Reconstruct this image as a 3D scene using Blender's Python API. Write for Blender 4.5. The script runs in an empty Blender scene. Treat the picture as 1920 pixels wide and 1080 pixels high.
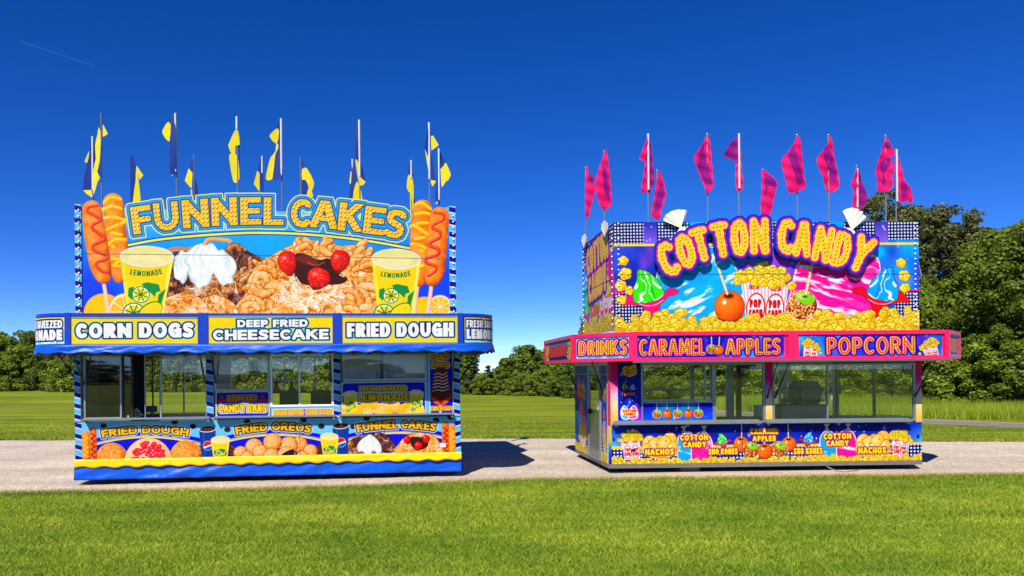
import bpy, bmesh, math, random
import numpy as np
from mathutils import Vector, Matrix

R = math.radians
scene = bpy.context.scene
COL = scene.collection
rng = np.random.default_rng(7)
random.seed(7)

# ------------------------------------------------------------------ camera
F_PX, CX_PX, HY_PX, ROLL, CAM_H = 1387.0, 820.0, 698.0, 0.0082, 1.65
cam_data = bpy.data.cameras.new('camera')
cam = bpy.data.objects.new('camera', cam_data)
COL.objects.link(cam)
scene.camera = cam
cam_data.sensor_fit = 'HORIZONTAL'
cam_data.sensor_width = 36.0
cam_data.lens = F_PX / 1920 * 36.0
cam_data.shift_x = (960 - CX_PX) / 1920
cam_data.shift_y = (HY_PX - 540) / 1920
cam_data.clip_start = 0.05
cam_data.clip_end = 6000
cam.location = (0, 0, CAM_H)
cam.rotation_euler = (R(90), ROLL, 0)

# ------------------------------------------------------------------ sky and sun
SUN_TO = Vector((-0.37, -0.86, 1.0)).normalized()      # towards the sun
SUN_EL = math.asin(SUN_TO.z)
SUN_AZ = math.atan2(SUN_TO.x, SUN_TO.y)
world = bpy.data.worlds.new('World')
scene.world = world
world.use_nodes = True
wn, wl = world.node_tree.nodes, world.node_tree.links
wn.clear()
sky = wn.new('ShaderNodeTexSky')
sky.sky_type = 'NISHITA'
sky.sun_disc = False
sky.sun_elevation = SUN_EL
sky.sun_rotation = SUN_AZ
sky.altitude = 0
sky.air_density = 0.42
sky.dust_density = 0.0
sky.ozone_density = 4.0
hs = wn.new('ShaderNodeHueSaturation')
hs.inputs['Saturation'].default_value = 1.30
hs.inputs['Hue'].default_value = 0.517
bg = wn.new('ShaderNodeBackground')
bg.inputs['Strength'].default_value = 0.13
wo = wn.new('ShaderNodeOutputWorld')
wl.new(sky.outputs[0], hs.inputs['Color'])
wl.new(hs.outputs[0], bg.inputs[0])
wl.new(bg.outputs[0], wo.inputs[0])

sun_data = bpy.data.lights.new('sun', 'SUN')
sun_data.energy = 5.0
sun_data.angle = R(0.5)
sun_data.color = (1.0, 0.94, 0.85)
sun = bpy.data.objects.new('sun', sun_data)
COL.objects.link(sun)
sun.rotation_euler = (-SUN_TO).to_track_quat('-Z', 'Y').to_euler()
sun.location = (-20, -40, 50)

scene.view_settings.view_transform = 'Standard'
scene.view_settings.look = 'None'
scene.view_settings.gamma = 1.0
scene.view_settings.exposure = 0.55
scene.render.engine = 'CYCLES'
scene.cycles.max_bounces = 8
scene.cycles.transparent_max_bounces = 24
scene.cycles.use_denoising = True

# ------------------------------------------------------------------ measured camera rays
CR, SR = math.cos(ROLL), math.sin(ROLL)

def ray(px, py):
    dx, dy = px - CX_PX, py - HY_PX
    ix, iy = dx * CR + dy * SR, -dx * SR + dy * CR
    return np.array([ix / F_PX, 1.0, -iy / F_PX])

def ground(px, py):
    r = ray(px, py)
    p = r * (-CAM_H / r[2])
    return np.array([p[0], p[1], 0.0])

def at_height(px, py, z):
    r = ray(px, py)
    p = r * ((z - CAM_H) / r[2])
    return np.array([p[0], p[1], z])

def project(X, Y, Z):
    ix = F_PX * X / Y
    iy = -F_PX * (Z - CAM_H) / Y
    return CX_PX + ix * CR - iy * SR, HY_PX + ix * SR + iy * CR

class Frame:
    """local frame of a trailer: u along its front, v backwards, z up"""
    def __init__(s, o, a):
        s.o = np.array([o[0], o[1], 0.0]); s.a = a
        s.u = np.array([math.cos(a), math.sin(a), 0]); s.n = np.array([-math.sin(a), math.cos(a), 0])
    def loc(s, px, py, v=0.0):
        r = ray(px, py); p = r * ((s.o @ s.n + v) / (r @ s.n)); p[2] += CAM_H
        return (p - s.o) @ s.u, p[2]
    def U(s, px, v=0.0, py=720): return s.loc(px, py, v)[0]
    def Z(s, px, py, v=0.0): return s.loc(px, py, v)[1]
    def side(s, px, py, u=0.0):
        r = ray(px, py); p = r * ((s.o @ s.u + u) / (r @ s.u)); p[2] += CAM_H
        return (p - s.o) @ s.n, p[2]
    def world(s, u, v, z):
        return s.o[0] + u * s.u[0] + v * s.n[0], s.o[1] + u * s.u[1] + v * s.n[1], z
    def inv(s, p):
        d = np.asarray(p) - s.o
        return d @ s.u, d @ s.n, p[2]

LF = Frame((-5.42, 11.05), R(6.42))
RF = Frame((2.736, 11.86), R(2.1))
LW, RW, DEPTH = 5.82, 5.15, 2.4
# ------------------------------------------------------------------ printed artwork: shapes evaluated on a texel grid
_tab = rng.random((256, 256)).astype(np.float32)
def vnoise(x, y, seed=0):
    x = x + seed * 17.31; y = y + seed * 9.77
    xi = np.floor(x).astype(int); yi = np.floor(y).astype(int)
    fx = x - xi; fy = y - yi
    fx = fx * fx * (3 - 2 * fx); fy = fy * fy * (3 - 2 * fy)
    a = _tab[xi & 255, yi & 255]; b = _tab[(xi + 1) & 255, yi & 255]
    c = _tab[xi & 255, (yi + 1) & 255]; d = _tab[(xi + 1) & 255, (yi + 1) & 255]
    return (a * (1 - fx) + b * fx) * (1 - fy) + (c * (1 - fx) + d * fx) * fy
def fbm(x, y, seed=0, n=3):
    s = 0; a = 0.5; t = 0
    for k in range(n):
        s = s + a * vnoise(x * 2 ** k, y * 2 ** k, seed + k * 3); t += a; a *= 0.5
    return s / t

def seg_d(X, Y, a, b):
    dx, dy = b[0] - a[0], b[1] - a[1]
    L = dx * dx + dy * dy + 1e-9
    t = np.clip(((X - a[0]) * dx + (Y - a[1]) * dy) / L, 0, 1)
    qx, qy = X - a[0] - t * dx, Y - a[1] - t * dy
    return np.sqrt(qx * qx + qy * qy), t, qx, qy

def smooth(pts, n=5, closed=False):
    P = np.array(pts, float)
    if len(P) < 3: return P
    out = []
    N = len(P)
    for i in range(N if closed else N - 1):
        if closed: p0, p1, p2, p3 = P[i - 1], P[i], P[(i + 1) % N], P[(i + 2) % N]
        else: p0, p1, p2, p3 = P[max(i - 1, 0)], P[i], P[i + 1], P[min(i + 2, N - 1)]
        for k in range(n):
            t = k / n
            out.append(0.5 * (2 * p1 + (p2 - p0) * t + (2 * p0 - 5 * p1 + 4 * p2 - p3) * t * t + (3 * p1 - p0 - 3 * p2 + p3) * t ** 3))
    if not closed: out.append(P[-1])
    return np.array(out)

def poly_d(X, Y, P):
    d = np.full(X.shape, 1e9); ins = np.zeros(X.shape, bool)
    n = len(P)
    for i in range(n):
        a, b = P[i], P[(i + 1) % n]
        d = np.minimum(d, seg_d(X, Y, a, b)[0])
        if a[1] != b[1]:
            c = ((a[1] > Y) != (b[1] > Y)) & (X < (b[0] - a[0]) * (Y - a[1]) / (b[1] - a[1]) + a[0])
            ins ^= c
    return np.where(ins, -d, d)

def box_d(X, Y, x0, y0, x1, y1, r=0.0):
    qx = np.abs(X - (x0 + x1) / 2) - (x1 - x0) / 2 + r
    qy = np.abs(Y - (y0 + y1) / 2) - (y1 - y0) / 2 + r
    return np.hypot(np.maximum(qx, 0), np.maximum(qy, 0)) + np.minimum(np.maximum(qx, qy), 0) - r

def lerp3(a, b, t):
    return np.asarray(a, float) * (1 - t[..., None]) + np.asarray(b, float) * t[..., None]
def ramp3(dark, mid, light, s):
    return lerp3(lerp3(dark, mid, np.clip(s * 2, 0, 1)), light, np.clip(s * 2 - 1, 0, 1))

class Art:
    """a print; drawing units are whatever X, Y hold for each texel"""
    def __init__(s, X, Y, base=(255, 255, 255)):
        s.X, s.Y = X, Y
        s.h, s.w = X.shape
        s.C = np.empty((s.h, s.w, 3)); s.C[:] = base
        src = [(X[0, 0], Y[0, 0]), (X[0, -1], Y[0, -1]), (X[-1, -1], Y[-1, -1]), (X[-1, 0], Y[-1, 0])]
        dst = [(0, 0), (s.w - 1, 0), (s.w - 1, s.h - 1), (0, s.h - 1)]
        A = []; B = []
        for (x, y), (u, v) in zip(src, dst):
            A.append([x, y, 1, 0, 0, 0, -u * x, -u * y]); B.append(u)
            A.append([0, 0, 0, x, y, 1, -v * x, -v * y]); B.append(v)
        h = np.linalg.solve(np.array(A), np.array(B)); s.H = np.append(h, 1).reshape(3, 3)
        s.px = float(np.hypot(X[0, -1] - X[0, 0], Y[0, -1] - Y[0, 0]) / (s.w - 1))
    @classmethod
    def flat(cls, w, h, res, base=(255, 255, 255)):
        nx, ny = int(w * res), int(h * res)
        X, Y = np.meshgrid((np.arange(nx) + .5) / nx * w, (np.arange(ny) + .5) / ny * h)
        return cls(X, Y, base)
    @classmethod
    def photo(cls, fr, u0, u1, z0, z1, v, res=2.0, base=(255, 255, 255)):
        """drawing units are photograph pixels, projected from the panel's own plane"""
        nx = int((u1 - u0) * 120 * res); ny = int((z1 - z0) * 120 * res)
        U, Zz = np.meshgrid(u0 + (np.arange(nx) + .5) / nx * (u1 - u0), z1 - (np.arange(ny) + .5) / ny * (z1 - z0))
        x, y, z = fr.world(U, v, Zz)
        X, Y = project(x, y, z)
        a = cls(X, Y, base); a.area = (u0, u1, z0, z1)
        return a
    def sl(s, x0, y0, x1, y1):
        q = s.H @ np.array([[x0, x1, x1, x0], [y0, y0, y1, y1], [1, 1, 1, 1]])
        q = q[:2] / q[2]
        i0, i1 = int(max(0, q[0].min() - 3)), int(min(s.w, q[0].max() + 4))
        j0, j1 = int(max(0, q[1].min() - 3)), int(min(s.h, q[1].max() + 4))
        if i1 <= i0 or j1 <= j0: return None
        return (slice(j0, j1), slice(i0, i1))
    def put(s, k, d, col, alpha=1.0, soft=0.0):
        a = np.clip(0.5 - d / (s.px + soft), 0, 1) * alpha
        if callable(col): col = col(s.X[k], s.Y[k], d)
        s.C[k] = s.C[k] * (1 - a[..., None]) + np.asarray(col, float) * a[..., None]
    def all(s, fn):
        s.C[:] = fn(s.X, s.Y)
    def mask(s, d, col, alpha=1.0, soft=0.0):
        s.put((slice(0, s.h), slice(0, s.w)), d, col, alpha, soft)
    def poly(s, P, col, sm=0, alpha=1.0, grow=0.0, soft=0.0):
        P = smooth(P, sm, True) if sm else np.array(P, float)
        g = abs(grow) + soft + 1
        k = s.sl(P[:, 0].min() - g, P[:, 1].min() - g, P[:, 0].max() + g, P[:, 1].max() + g)
        if k is None: return
        s.put(k, poly_d(s.X[k], s.Y[k], P) - grow, col, alpha, soft)
    def ell(s, x, y, rx, ry, col, rot=0.0, alpha=1.0, soft=0.0):
        m = max(rx, ry) + 1 + soft
        k = s.sl(x - m, y - m, x + m, y + m)
        if k is None: return
        c, n = math.cos(R(rot)), math.sin(R(rot))
        dx, dy = s.X[k] - x, s.Y[k] - y
        q = np.hypot((dx * c + dy * n) / rx, (-dx * n + dy * c) / ry)
        s.put(k, (q - 1) * min(rx, ry), col, alpha, soft)
    def line(s, P, w, col, sm=0, alpha=1.0, soft=0.0):
        P = smooth(P, sm) if sm else np.array(P, float)
        g = w + 1 + soft
        k = s.sl(P[:, 0].min() - g, P[:, 1].min() - g, P[:, 0].max() + g, P[:, 1].max() + g)
        if k is None: return
        d = np.full(s.X[k].shape, 1e9)
        for a, b in zip(P[:-1], P[1:]): d = np.minimum(d, seg_d(s.X[k], s.Y[k], a, b)[0])
        s.put(k, d - w / 2, col, alpha, soft)
    def rect(s, x0, y0, x1, y1, col, r=0.0, alpha=1.0):
        k = s.sl(x0 - 1, y0 - 1, x1 + 1, y1 + 1)
        if k is None: return
        s.put(k, box_d(s.X[k], s.Y[k], x0, y0, x1, y1, r), col, alpha)
    def tube(s, P, r, dark, mid, light, sm=4, nz=0.0, edge=None, sugar=0.0, L=(-.45, -.6)):
        """drawn pastry rope / sauce line: r may be one radius or one per point"""
        P = smooth(P, sm) if sm else np.array(P, float)
        rr = np.interp(np.linspace(0, 1, len(P)), np.linspace(0, 1, np.size(r)), np.atleast_1d(r)) if np.size(r) > 1 else np.full(len(P), float(r))
        g = rr.max() + 2
        k = s.sl(P[:, 0].min() - g, P[:, 1].min() - g, P[:, 0].max() + g, P[:, 1].max() + g)
        if k is None: return
        X, Y = s.X[k], s.Y[k]
        best = np.full(X.shape, 1e9); nx = np.zeros(X.shape); ny = np.zeros(X.shape)
        for i in range(len(P) - 1):
            d, t, qx, qy = seg_d(X, Y, P[i], P[i + 1])
            ri = rr[i] * (1 - t) + rr[i + 1] * t
            e = d - ri
            m = e < best
            best = np.where(m, e, best); nx = np.where(m, qx / ri, nx); ny = np.where(m, qy / ri, ny)
        n2 = np.clip(nx * nx + ny * ny, 0, 1)
        sh = 0.5 * np.sqrt(1 - n2) + 0.5 * (0.5 + L[0] * nx + L[1] * ny) + 0.1
        if nz: sh = sh + nz * (fbm(X / g * 2.2, Y / g * 2.2, 5) - .5)
        col = ramp3(dark, mid, light, np.clip(sh, 0, 1))
        if sugar:
            q = np.clip((fbm(X * .35, Y * .35, 11) + .35 * (0.2 - ny) - (1 - sugar)) * 6, 0, 1) * np.clip(fbm(X * 1.1, Y * 1.1, 3) * 2 - .4, 0, 1)
            col = lerp3(col, (252, 246, 240), np.zeros(X.shape)) * (1 - q[..., None]) + np.array([252, 246, 240.]) * q[..., None]
        if edge is not None: s.put(k, best - 0.7, edge, 0.75, soft=.8)
        s.put(k, best, col)
    def ball(s, x, y, rx, ry, dark, mid, light, rot=0.0, nz=0.0, ns=0.6, spec=False, edge=None):
        m = max(rx, ry) + 2
        k = s.sl(x - m, y - m, x + m, y + m)
        if k is None: return
        c, n = math.cos(R(rot)), math.sin(R(rot))
        dx, dy = s.X[k] - x, s.Y[k] - y
        ax, ay = (dx * c + dy * n) / rx, (-dx * n + dy * c) / ry
        q = np.hypot(ax, ay)
        z = np.sqrt(np.clip(1 - q * q, 0, 1))
        sh = 0.55 * z + 0.45 * (.5 - .5 * dx / m - .6 * dy / m) + .08
        if nz: sh = sh + nz * (fbm(s.X[k] * ns, s.Y[k] * ns, int(x) % 7) - .5)
        d = (q - 1) * min(rx, ry)
        if edge is not None: s.put(k, d - 0.7, edge)
        s.put(k, d, ramp3(dark, mid, light, np.clip(sh, 0, 1)))
        if spec: s.ell(x - rx * .35, y - ry * .3, rx * .13, ry * .15, (255, 250, 240), soft=rx * .1)
    # --- lettering
    def text(s, lets, th, layers, caps=True, bumps=0.0, clip=True, dots=None):
        """lets: (char, cx, cy, w, h, rot); th: stroke half width; layers: outermost first [(grow, colour)]"""
        g = max(l[0] for l in layers) + 2
        xs = [l[1] for l in lets]; ys = [l[2] for l in lets]; m = max(max(l[3], l[4]) for l in lets)
        k = s.sl(min(xs) - m - g, min(ys) - m - g, max(xs) + m + g, max(ys) + m + g)
        if k is None: return None
        D = np.full(s.X[k].shape, 1e9)
        j0, i0 = k[0].start, k[1].start
        for L in lets:
            m = max(L[3], L[4]) * .8 + g
            q = s.sl(L[1] - m, L[2] - m, L[1] + m, L[2] + m)
            if q is None: continue
            d = glyph_d(s.X[q], s.Y[q], L, th, bumps, clip)
            sub = (slice(q[0].start - j0, q[0].stop - j0), slice(q[1].start - i0, q[1].stop - i0))
            sub0 = (slice(max(sub[0].start, 0), sub[0].stop), slice(max(sub[1].start, 0), sub[1].stop))
            dd = d[sub0[0].start - sub[0].start:, sub0[1].start - sub[1].start:]
            tgt = D[sub0]
            dd = dd[:tgt.shape[0], :tgt.shape[1]]
            D[sub0] = np.minimum(tgt, dd)
        for gr, col in layers: s.put(k, D - gr, col)
        if dots:
            step, rad, off, c1, c2 = dots
            for L in lets:
                for P in glyph_dots(L, th, step, off, clip):
                    s.ell(P[0] + rad * .25, P[1] + rad * .35, rad * 1.05, rad * 1.05, c1)
                    s.ell(P[0] - rad * .1, P[1] - rad * .15, rad * .75, rad * .75, c2)
    def image(s, name):
        c = np.clip(s.C, 0, 255) / 255
        lin = np.where(c <= .04045, c / 12.92, ((c + .055) / 1.055) ** 2.4)
        # printing ink: keep the reflectance below that of white vinyl, colours a little richer than the sheet
        g = lin.mean(axis=2, keepdims=True)
        lin = np.clip(g + (lin - g) * 1.14, 0, 1) * 0.70
        c = np.where(lin <= .0031308, lin * 12.92, 1.055 * lin ** (1 / 2.4) - .055)
        img = bpy.data.images.new(name, s.w, s.h, alpha=False)
        px = np.ones((s.h, s.w, 4), np.float32)
        px[..., :3] = c[::-1]
        img.pixels.foreach_set(px.ravel())
        img.update()
        return img

# ---- a heavy display alphabet as stroke skeletons in a unit box (y down); 'c' strokes are curved
def _arc(cx, cy, rx, ry, a0, a1, n=14):
    return [(cx + rx * math.cos(R(a0 + (a1 - a0) * i / n)), cy + ry * math.sin(R(a0 + (a1 - a0) * i / n))) for i in range(n + 1)]
_O = _arc(.5, .5, .5, .5, 0, 360, 26)
FONT = {
 'A': (1.0, [('s', [(-.05, 1.1), (.42, -.02)]), ('s', [(1.05, 1.1), (.58, -.02)]), ('s', [(.22, .68), (.78, .68)])]),
 'B': (.85, [('s', [(0, 0), (0, 1)]), ('c', [(0, 0), (.5, 0)] + _arc(.55, .24, .38, .24, -90, 90, 8) + [(0, .48)]), ('c', [(0, .48), (.5, .48)] + _arc(.58, .74, .42, .26, -90, 90, 8) + [(0, 1)])]),
 'C': (.85, [('c', _arc(.58, .5, .58, .5, -52, -308, 20))]),
 'D': (.92, [('s', [(0, 0), (0, 1)]), ('c', [(0, 0), (.4, 0)] + _arc(.45, .5, .55, .5, -90, 90, 14) + [(0, 1)])]),
 'E': (.72, [('s', [(0, 0), (0, 1)]), ('s', [(0, 0), (1.1, 0)]), ('s', [(0, .5), (1.0, .5)]), ('s', [(0, 1), (1.1, 1)])]),
 'F': (.70, [('s', [(0, 0), (0, 1.1)]), ('s', [(0, 0), (1.1, 0)]), ('s', [(0, .5), (1.0, .5)])]),
 'G': (.92, [('c', _arc(.55, .5, .55, .5, -52, -330, 20)), ('s', [(.6, .55), (1.0, .55)]), ('s', [(1.0, .55), (1.0, .95)])]),
 'H': (.90, [('s', [(0, -.1), (0, 1.1)]), ('s', [(1, -.1), (1, 1.1)]), ('s', [(0, .5), (1, .5)])]),
 'I': (.30, [('s', [(.5, -.1), (.5, 1.1)])]),
 'K': (.92, [('s', [(0, -.1), (0, 1.1)]), ('s', [(.05, .62), (.95, -.12)]), ('s', [(.3, .4), (1.0, 1.12)])]),
 'L': (.68, [('s', [(0, -.1), (0, 1)]), ('s', [(0, 1), (1.1, 1)])]),
 'M': (1.15, [('s', [(0, 1.1), (.1, -.05)]), ('s', [(.08, -.05), (.5, .85)]), ('s', [(.92, -.05), (.5, .85)]), ('s', [(1, 1.1), (.9, -.05)])]),
 'N': (.98, [('s', [(0, -.1), (0, 1.1)]), ('s', [(1, -.1), (1, 1.1)]), ('s', [(-.02, -.02), (1.02, 1.02)])]),
 'O': (.98, [('c', _O)]),
 'P': (.80, [('s', [(0, 0), (0, 1.1)]), ('c', [(0, 0), (.5, 0)] + _arc(.55, .28, .45, .28, -90, 90, 10) + [(0, .56)])]),
 'Q': (.98, [('c', _O), ('s', [(.6, .65), (1.05, 1.1)])]),
 'R': (.88, [('s', [(0, 0), (0, 1.1)]), ('c', [(0, 0), (.5, 0)] + _arc(.52, .27, .42, .27, -90, 90, 10) + [(0, .54)]), ('s', [(.4, .5), (1.0, 1.12)])]),
 'S': (.80, [('c', [(1.02, .1), (.75, 0), (.4, 0), (.1, .1), (.05, .28), (.2, .42), (.5, .5), (.82, .58), (.97, .74), (.88, .92), (.6, 1.0), (.25, 1.0), (-.05, .92)])]),
 'T': (.86, [('s', [(-.1, 0), (1.1, 0)]), ('s', [(.5, 0), (.5, 1.1)])]),
 'U': (.95, [('c', [(0, -.12), (0, .55)] + _arc(.5, .55, .5, .45, 180, 0, 14) + [(1, .55), (1, -.12)])]),
 'V': (.95, [('s', [(-.03, -.1), (.5, 1.0)]), ('s', [(1.03, -.1), (.5, 1.0)])]),
 'W': (1.25, [('s', [(0, -.1), (.25, 1.0)]), ('s', [(.5, .1), (.25, 1.0)]), ('s', [(.5, .1), (.75, 1.0)]), ('s', [(1, -.1), (.75, 1.0)])]),
 'X': (.9, [('s', [(0, -.1), (1, 1.1)]), ('s', [(1, -.1), (0, 1.1)])]),
 'Y': (.9, [('s', [(-.03, -.1), (.5, .55)]), ('s', [(1.03, -.1), (.5, .55)]), ('s', [(.5, .5), (.5, 1.1)])]),
 'Z': (.85, [('s', [(-.1, 0), (1, 0)]), ('s', [(1, 0), (0, 1)]), ('s', [(0, 1), (1.1, 1)])]),
 '!': (.30, [('s', [(.5, -.1), (.5, .6)]), ('s', [(.5, 1.0), (.5, 1.02)])]),
 '-': (.4, [('s', [(0, .5), (1, .5)])]),
}
KH = .74
def _skel(L, th, clip=True):
    ch, cx, cy, w, h, rot = L
    c, n = math.cos(R(rot)), math.sin(R(rot))
    out = []
    iw, ih = max(w - 2 * th, .05), h - 2 * th * KH
    for kind, pts in FONT[ch][1]:
        P = np.array(pts, float)
        if not clip: P = np.clip(P, 0, 1)
        x = (P[:, 0] - .5) * iw; y = (P[:, 1] - .5) * ih
        out.append((kind, np.stack([cx + x * c - y * n, cy + x * n + y * c], 1)))
    return out
def glyph_d(X, Y, L, th, bumps=0.0, clip=True):
    ch, cx, cy, w, h, rot = L
    D = np.full(X.shape, 1e9)
    for kind, P in _skel(L, th, clip):
        if bumps:
            P = resample(P, th * bumps)
            for i, p in enumerate(P):
                D = np.minimum(D, np.hypot(X - p[0], Y - p[1]) - th * (1.0 + .09 * ((i * 7) % 3 - 1)))
            continue
        for i in range(len(P) - 1):
            a, b = P[i], P[i + 1]
            tk = th if not clip else th * .86
            if clip and kind == 's':
                e = math.degrees(math.atan2(b[1] - a[1], b[0] - a[0])) - rot
                tk = th * (1 - .28 * abs(math.cos(R(e))) ** 3)
            if kind == 's' and clip:
                d = b - a; ln = np.hypot(*d) + 1e-9; d = d / ln
                mx, my = (a + b) / 2
                lx = (X - mx) * d[0] + (Y - my) * d[1]; ly = -(X - mx) * d[1] + (Y - my) * d[0]
                qx = np.abs(lx) - ln / 2 - tk * .999; qy = np.abs(ly) - tk
                D = np.minimum(D, np.hypot(np.maximum(qx, 0), np.maximum(qy, 0)) + np.minimum(np.maximum(qx, qy), 0))
            else:
                D = np.minimum(D, seg_d(X, Y, a, b)[0] - tk)
    if clip and not bumps:
        c, n = math.cos(R(rot)), math.sin(R(rot))
        lx = (X - cx) * c + (Y - cy) * n; ly = -(X - cx) * n + (Y - cy) * c
        D = np.maximum(D, box_d(lx, ly, -w / 2, -h / 2, w / 2, h / 2))
    return D
def resample(P, step):
    d = np.hypot(*np.diff(P, axis=0).T); t = np.concatenate([[0], np.cumsum(d)])
    n = max(1, int(round(t[-1] / step)))
    q = np.linspace(0, t[-1], n + 1)
    return np.stack([np.interp(q, t, P[:, 0]), np.interp(q, t, P[:, 1])], 1)
def glyph_dots(L, th, step, off, clip=True):
    """bulb positions along a letter, off = 0 for one row, else two rows"""
    ch, cx, cy, w, h, rot = L
    out = []
    c, n = math.cos(R(rot)), math.sin(R(rot))
    for kind, P in _skel(L, th, clip):
        d = np.hypot(*np.diff(P, axis=0).T).sum()
        Q = resample(P, step)
        T = np.gradient(Q, axis=0); T /= (np.hypot(T[:, 0], T[:, 1]) + 1e-9)[:, None]
        for o in ((0.0,) if not off else (-off, off)):
            for q, t in zip(Q, T):
                p = (q[0] - t[1] * o, q[1] + t[0] * o)
                lx = (p[0] - cx) * c + (p[1] - cy) * n; ly = -(p[0] - cx) * n + (p[1] - cy) * c
                if clip and abs(lx) > w / 2 - th * .35 or clip and abs(ly) > h / 2 - th * .35: continue
                if all((p[0] - a[0]) ** 2 + (p[1] - a[1]) ** 2 > (step * .72) ** 2 for a in out): out.append(p)
    return out
def row(txt, x0, x1, y0, y1, arc=0.0, slope=0.0, gap=.06, space=.38, widths=None):
    """letters laid from x0 to x1 on a straight or arched line (arc: how much lower the ends hang)"""
    h = y1 - y0
    ws = [(space if ch == ' ' else FONT[ch][0]) for ch in txt]
    tot = sum(ws) + gap * (len(txt) - 1)
    k = (x1 - x0) / tot
    out = []; x = x0; xm = (x0 + x1) / 2; hw = (x1 - x0) / 2
    for ch, w in zip(txt, ws):
        cx = x + w * k / 2
        t = (cx - xm) / hw
        dy = arc * t * t + slope * (cx - x0)
        rot = math.degrees(math.atan(2 * arc * t / hw + slope))
        if ch != ' ': out.append((ch, cx, (y0 + y1) / 2 + dy, w * k, h, rot))
        x += (w + gap) * k
    return out
# ------------------------------------------------------------------ food drawings used on the prints
ar = np.random.default_rng(21)
def corn_dog(a, P, r, sauce, sw, kind, stick=None):
    if stick: a.tube(stick, [3.4, 3.8, 4.4], (170, 90, 50), (245, 190, 150), (255, 225, 200), sm=2)
    a.tube(P, r, (150, 48, 8), (232, 116, 38), (252, 164, 92), sm=6, nz=.7)
    for q in sauce:
        if kind == 'k': a.tube(q, sw, (120, 8, 6), (205, 28, 22), (255, 120, 100), sm=6)
        else: a.tube(q, sw, (200, 110, 0), (252, 178, 10), (255, 225, 90), sm=6)
def citrus(a, x, y, r, half=True):
    if half:
        a.ell(x, y, r, r, (250, 170, 30)); a.ell(x, y, r * .95, r * .95, (255, 236, 200)); a.ell(x, y, r * .84, r * .84, (255, 190, 80))
        for k in range(9):
            t = 2 * math.pi * k / 9 + .3
            a.line([(x, y), (x + math.cos(t) * r * .82, y + math.sin(t) * r * .82)], r * .045 + .25, (255, 235, 195))
        a.ell(x, y, r * .09, r * .09, (255, 245, 225))
    else:
        a.ball(x, y, r, r, (245, 150, 0), (255, 180, 8), (255, 205, 70), nz=.25, ns=1.2)
def lemon_cup(a, rim, tl, tr, bl, br, s=1.0, word=True):
    """rim = (cx, cy, rx, ry, rot); body corners"""
    cx, cy, rx, ry, rot = rim
    a.poly([tl, tr, br, bl], (252, 214, 6))
    def lx(t, f): # point across (t) and down (f) the cup
        x0 = tl[0] + (bl[0] - tl[0]) * f; x1 = tr[0] + (br[0] - tr[0]) * f
        y0 = tl[1] + (bl[1] - tl[1]) * f; y1 = tr[1] + (br[1] - tr[1]) * f
        return (x0 + (x1 - x0) * t, y0 + (y1 - y0) * t + 4 * s * (t - t * t) * 1.6)
    a.poly([lx(0, 0), lx(.07, 0), lx(.07, 1), lx(0, 1)], (255, 240, 120), alpha=.7)
    a.poly([lx(.93, 0), lx(1, 0), lx(1, 1), lx(.93, 1)], (255, 244, 150), alpha=.8)
    g = (14, 140, 70)
    a.poly([lx(.40, .43), lx(.52, .40), lx(.78, .44), lx(.84, .56), lx(.74, .58), lx(.72, .66), lx(.60, .58), lx(.48, .52)], g)
    a.poly([lx(.10, .52), lx(.22, .48), lx(.24, .62), lx(.16, .72), lx(.07, .66)], g)
    a.poly([lx(.80, .62), lx(.95, .52), lx(.9, .8), lx(.82, .98), lx(.68, 1), lx(.8, .84)], g)
    for (t, f, q) in ((.38, .62, .15), (.18, .95, .19)):
        x, y = lx(t, f); r = q * (tr[0] - tl[0])
        a.ell(x, y, r * 1.12, r * 1.05, (20, 140, 70)); a.ell(x, y, r * .98, r * .92, (255, 255, 250)); a.ell(x, y, r * .86, r * .8, (250, 214, 10))
        for k in range(4):
            t2 = math.pi * k / 4 + .4
            a.line([(x - math.cos(t2) * r * .85, y - math.sin(t2) * r * .8), (x + math.cos(t2) * r * .85, y + math.sin(t2) * r * .8)], .12 * r + .2, (20, 120, 60))
    x, y = lx(.62, .92); a.ell(x, y, .27 * (tr[0] - tl[0]), .16 * (tr[0] - tl[0]), (20, 130, 66), rot=-35); a.ell(x + .5, y + .6, .25 * (tr[0] - tl[0]), .145 * (tr[0] - tl[0]), (250, 216, 6), rot=-35)
    if word:
        x0, x1 = lx(.17, .265), lx(.82, .265)
        h = (tr[0] - tl[0]) * .085
        a.text(row('LEMONADE', x0[0], x1[0], x0[1] - h * .6, x0[1] + h * .6, arc=-h * .5, gap=.2), h * .13, [(0, (20, 110, 60))])
    a.ell(cx, cy, rx, ry, (236, 238, 244), rot=rot); a.ell(cx, cy - .5 * s, rx * .94, ry * .88, (240, 226, 150), rot=rot)
    a.ell(cx - rx * .1, cy + ry * .25, rx * .7, ry * .5, (247, 236, 178), rot=rot, alpha=.7, soft=3 * s)
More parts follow.
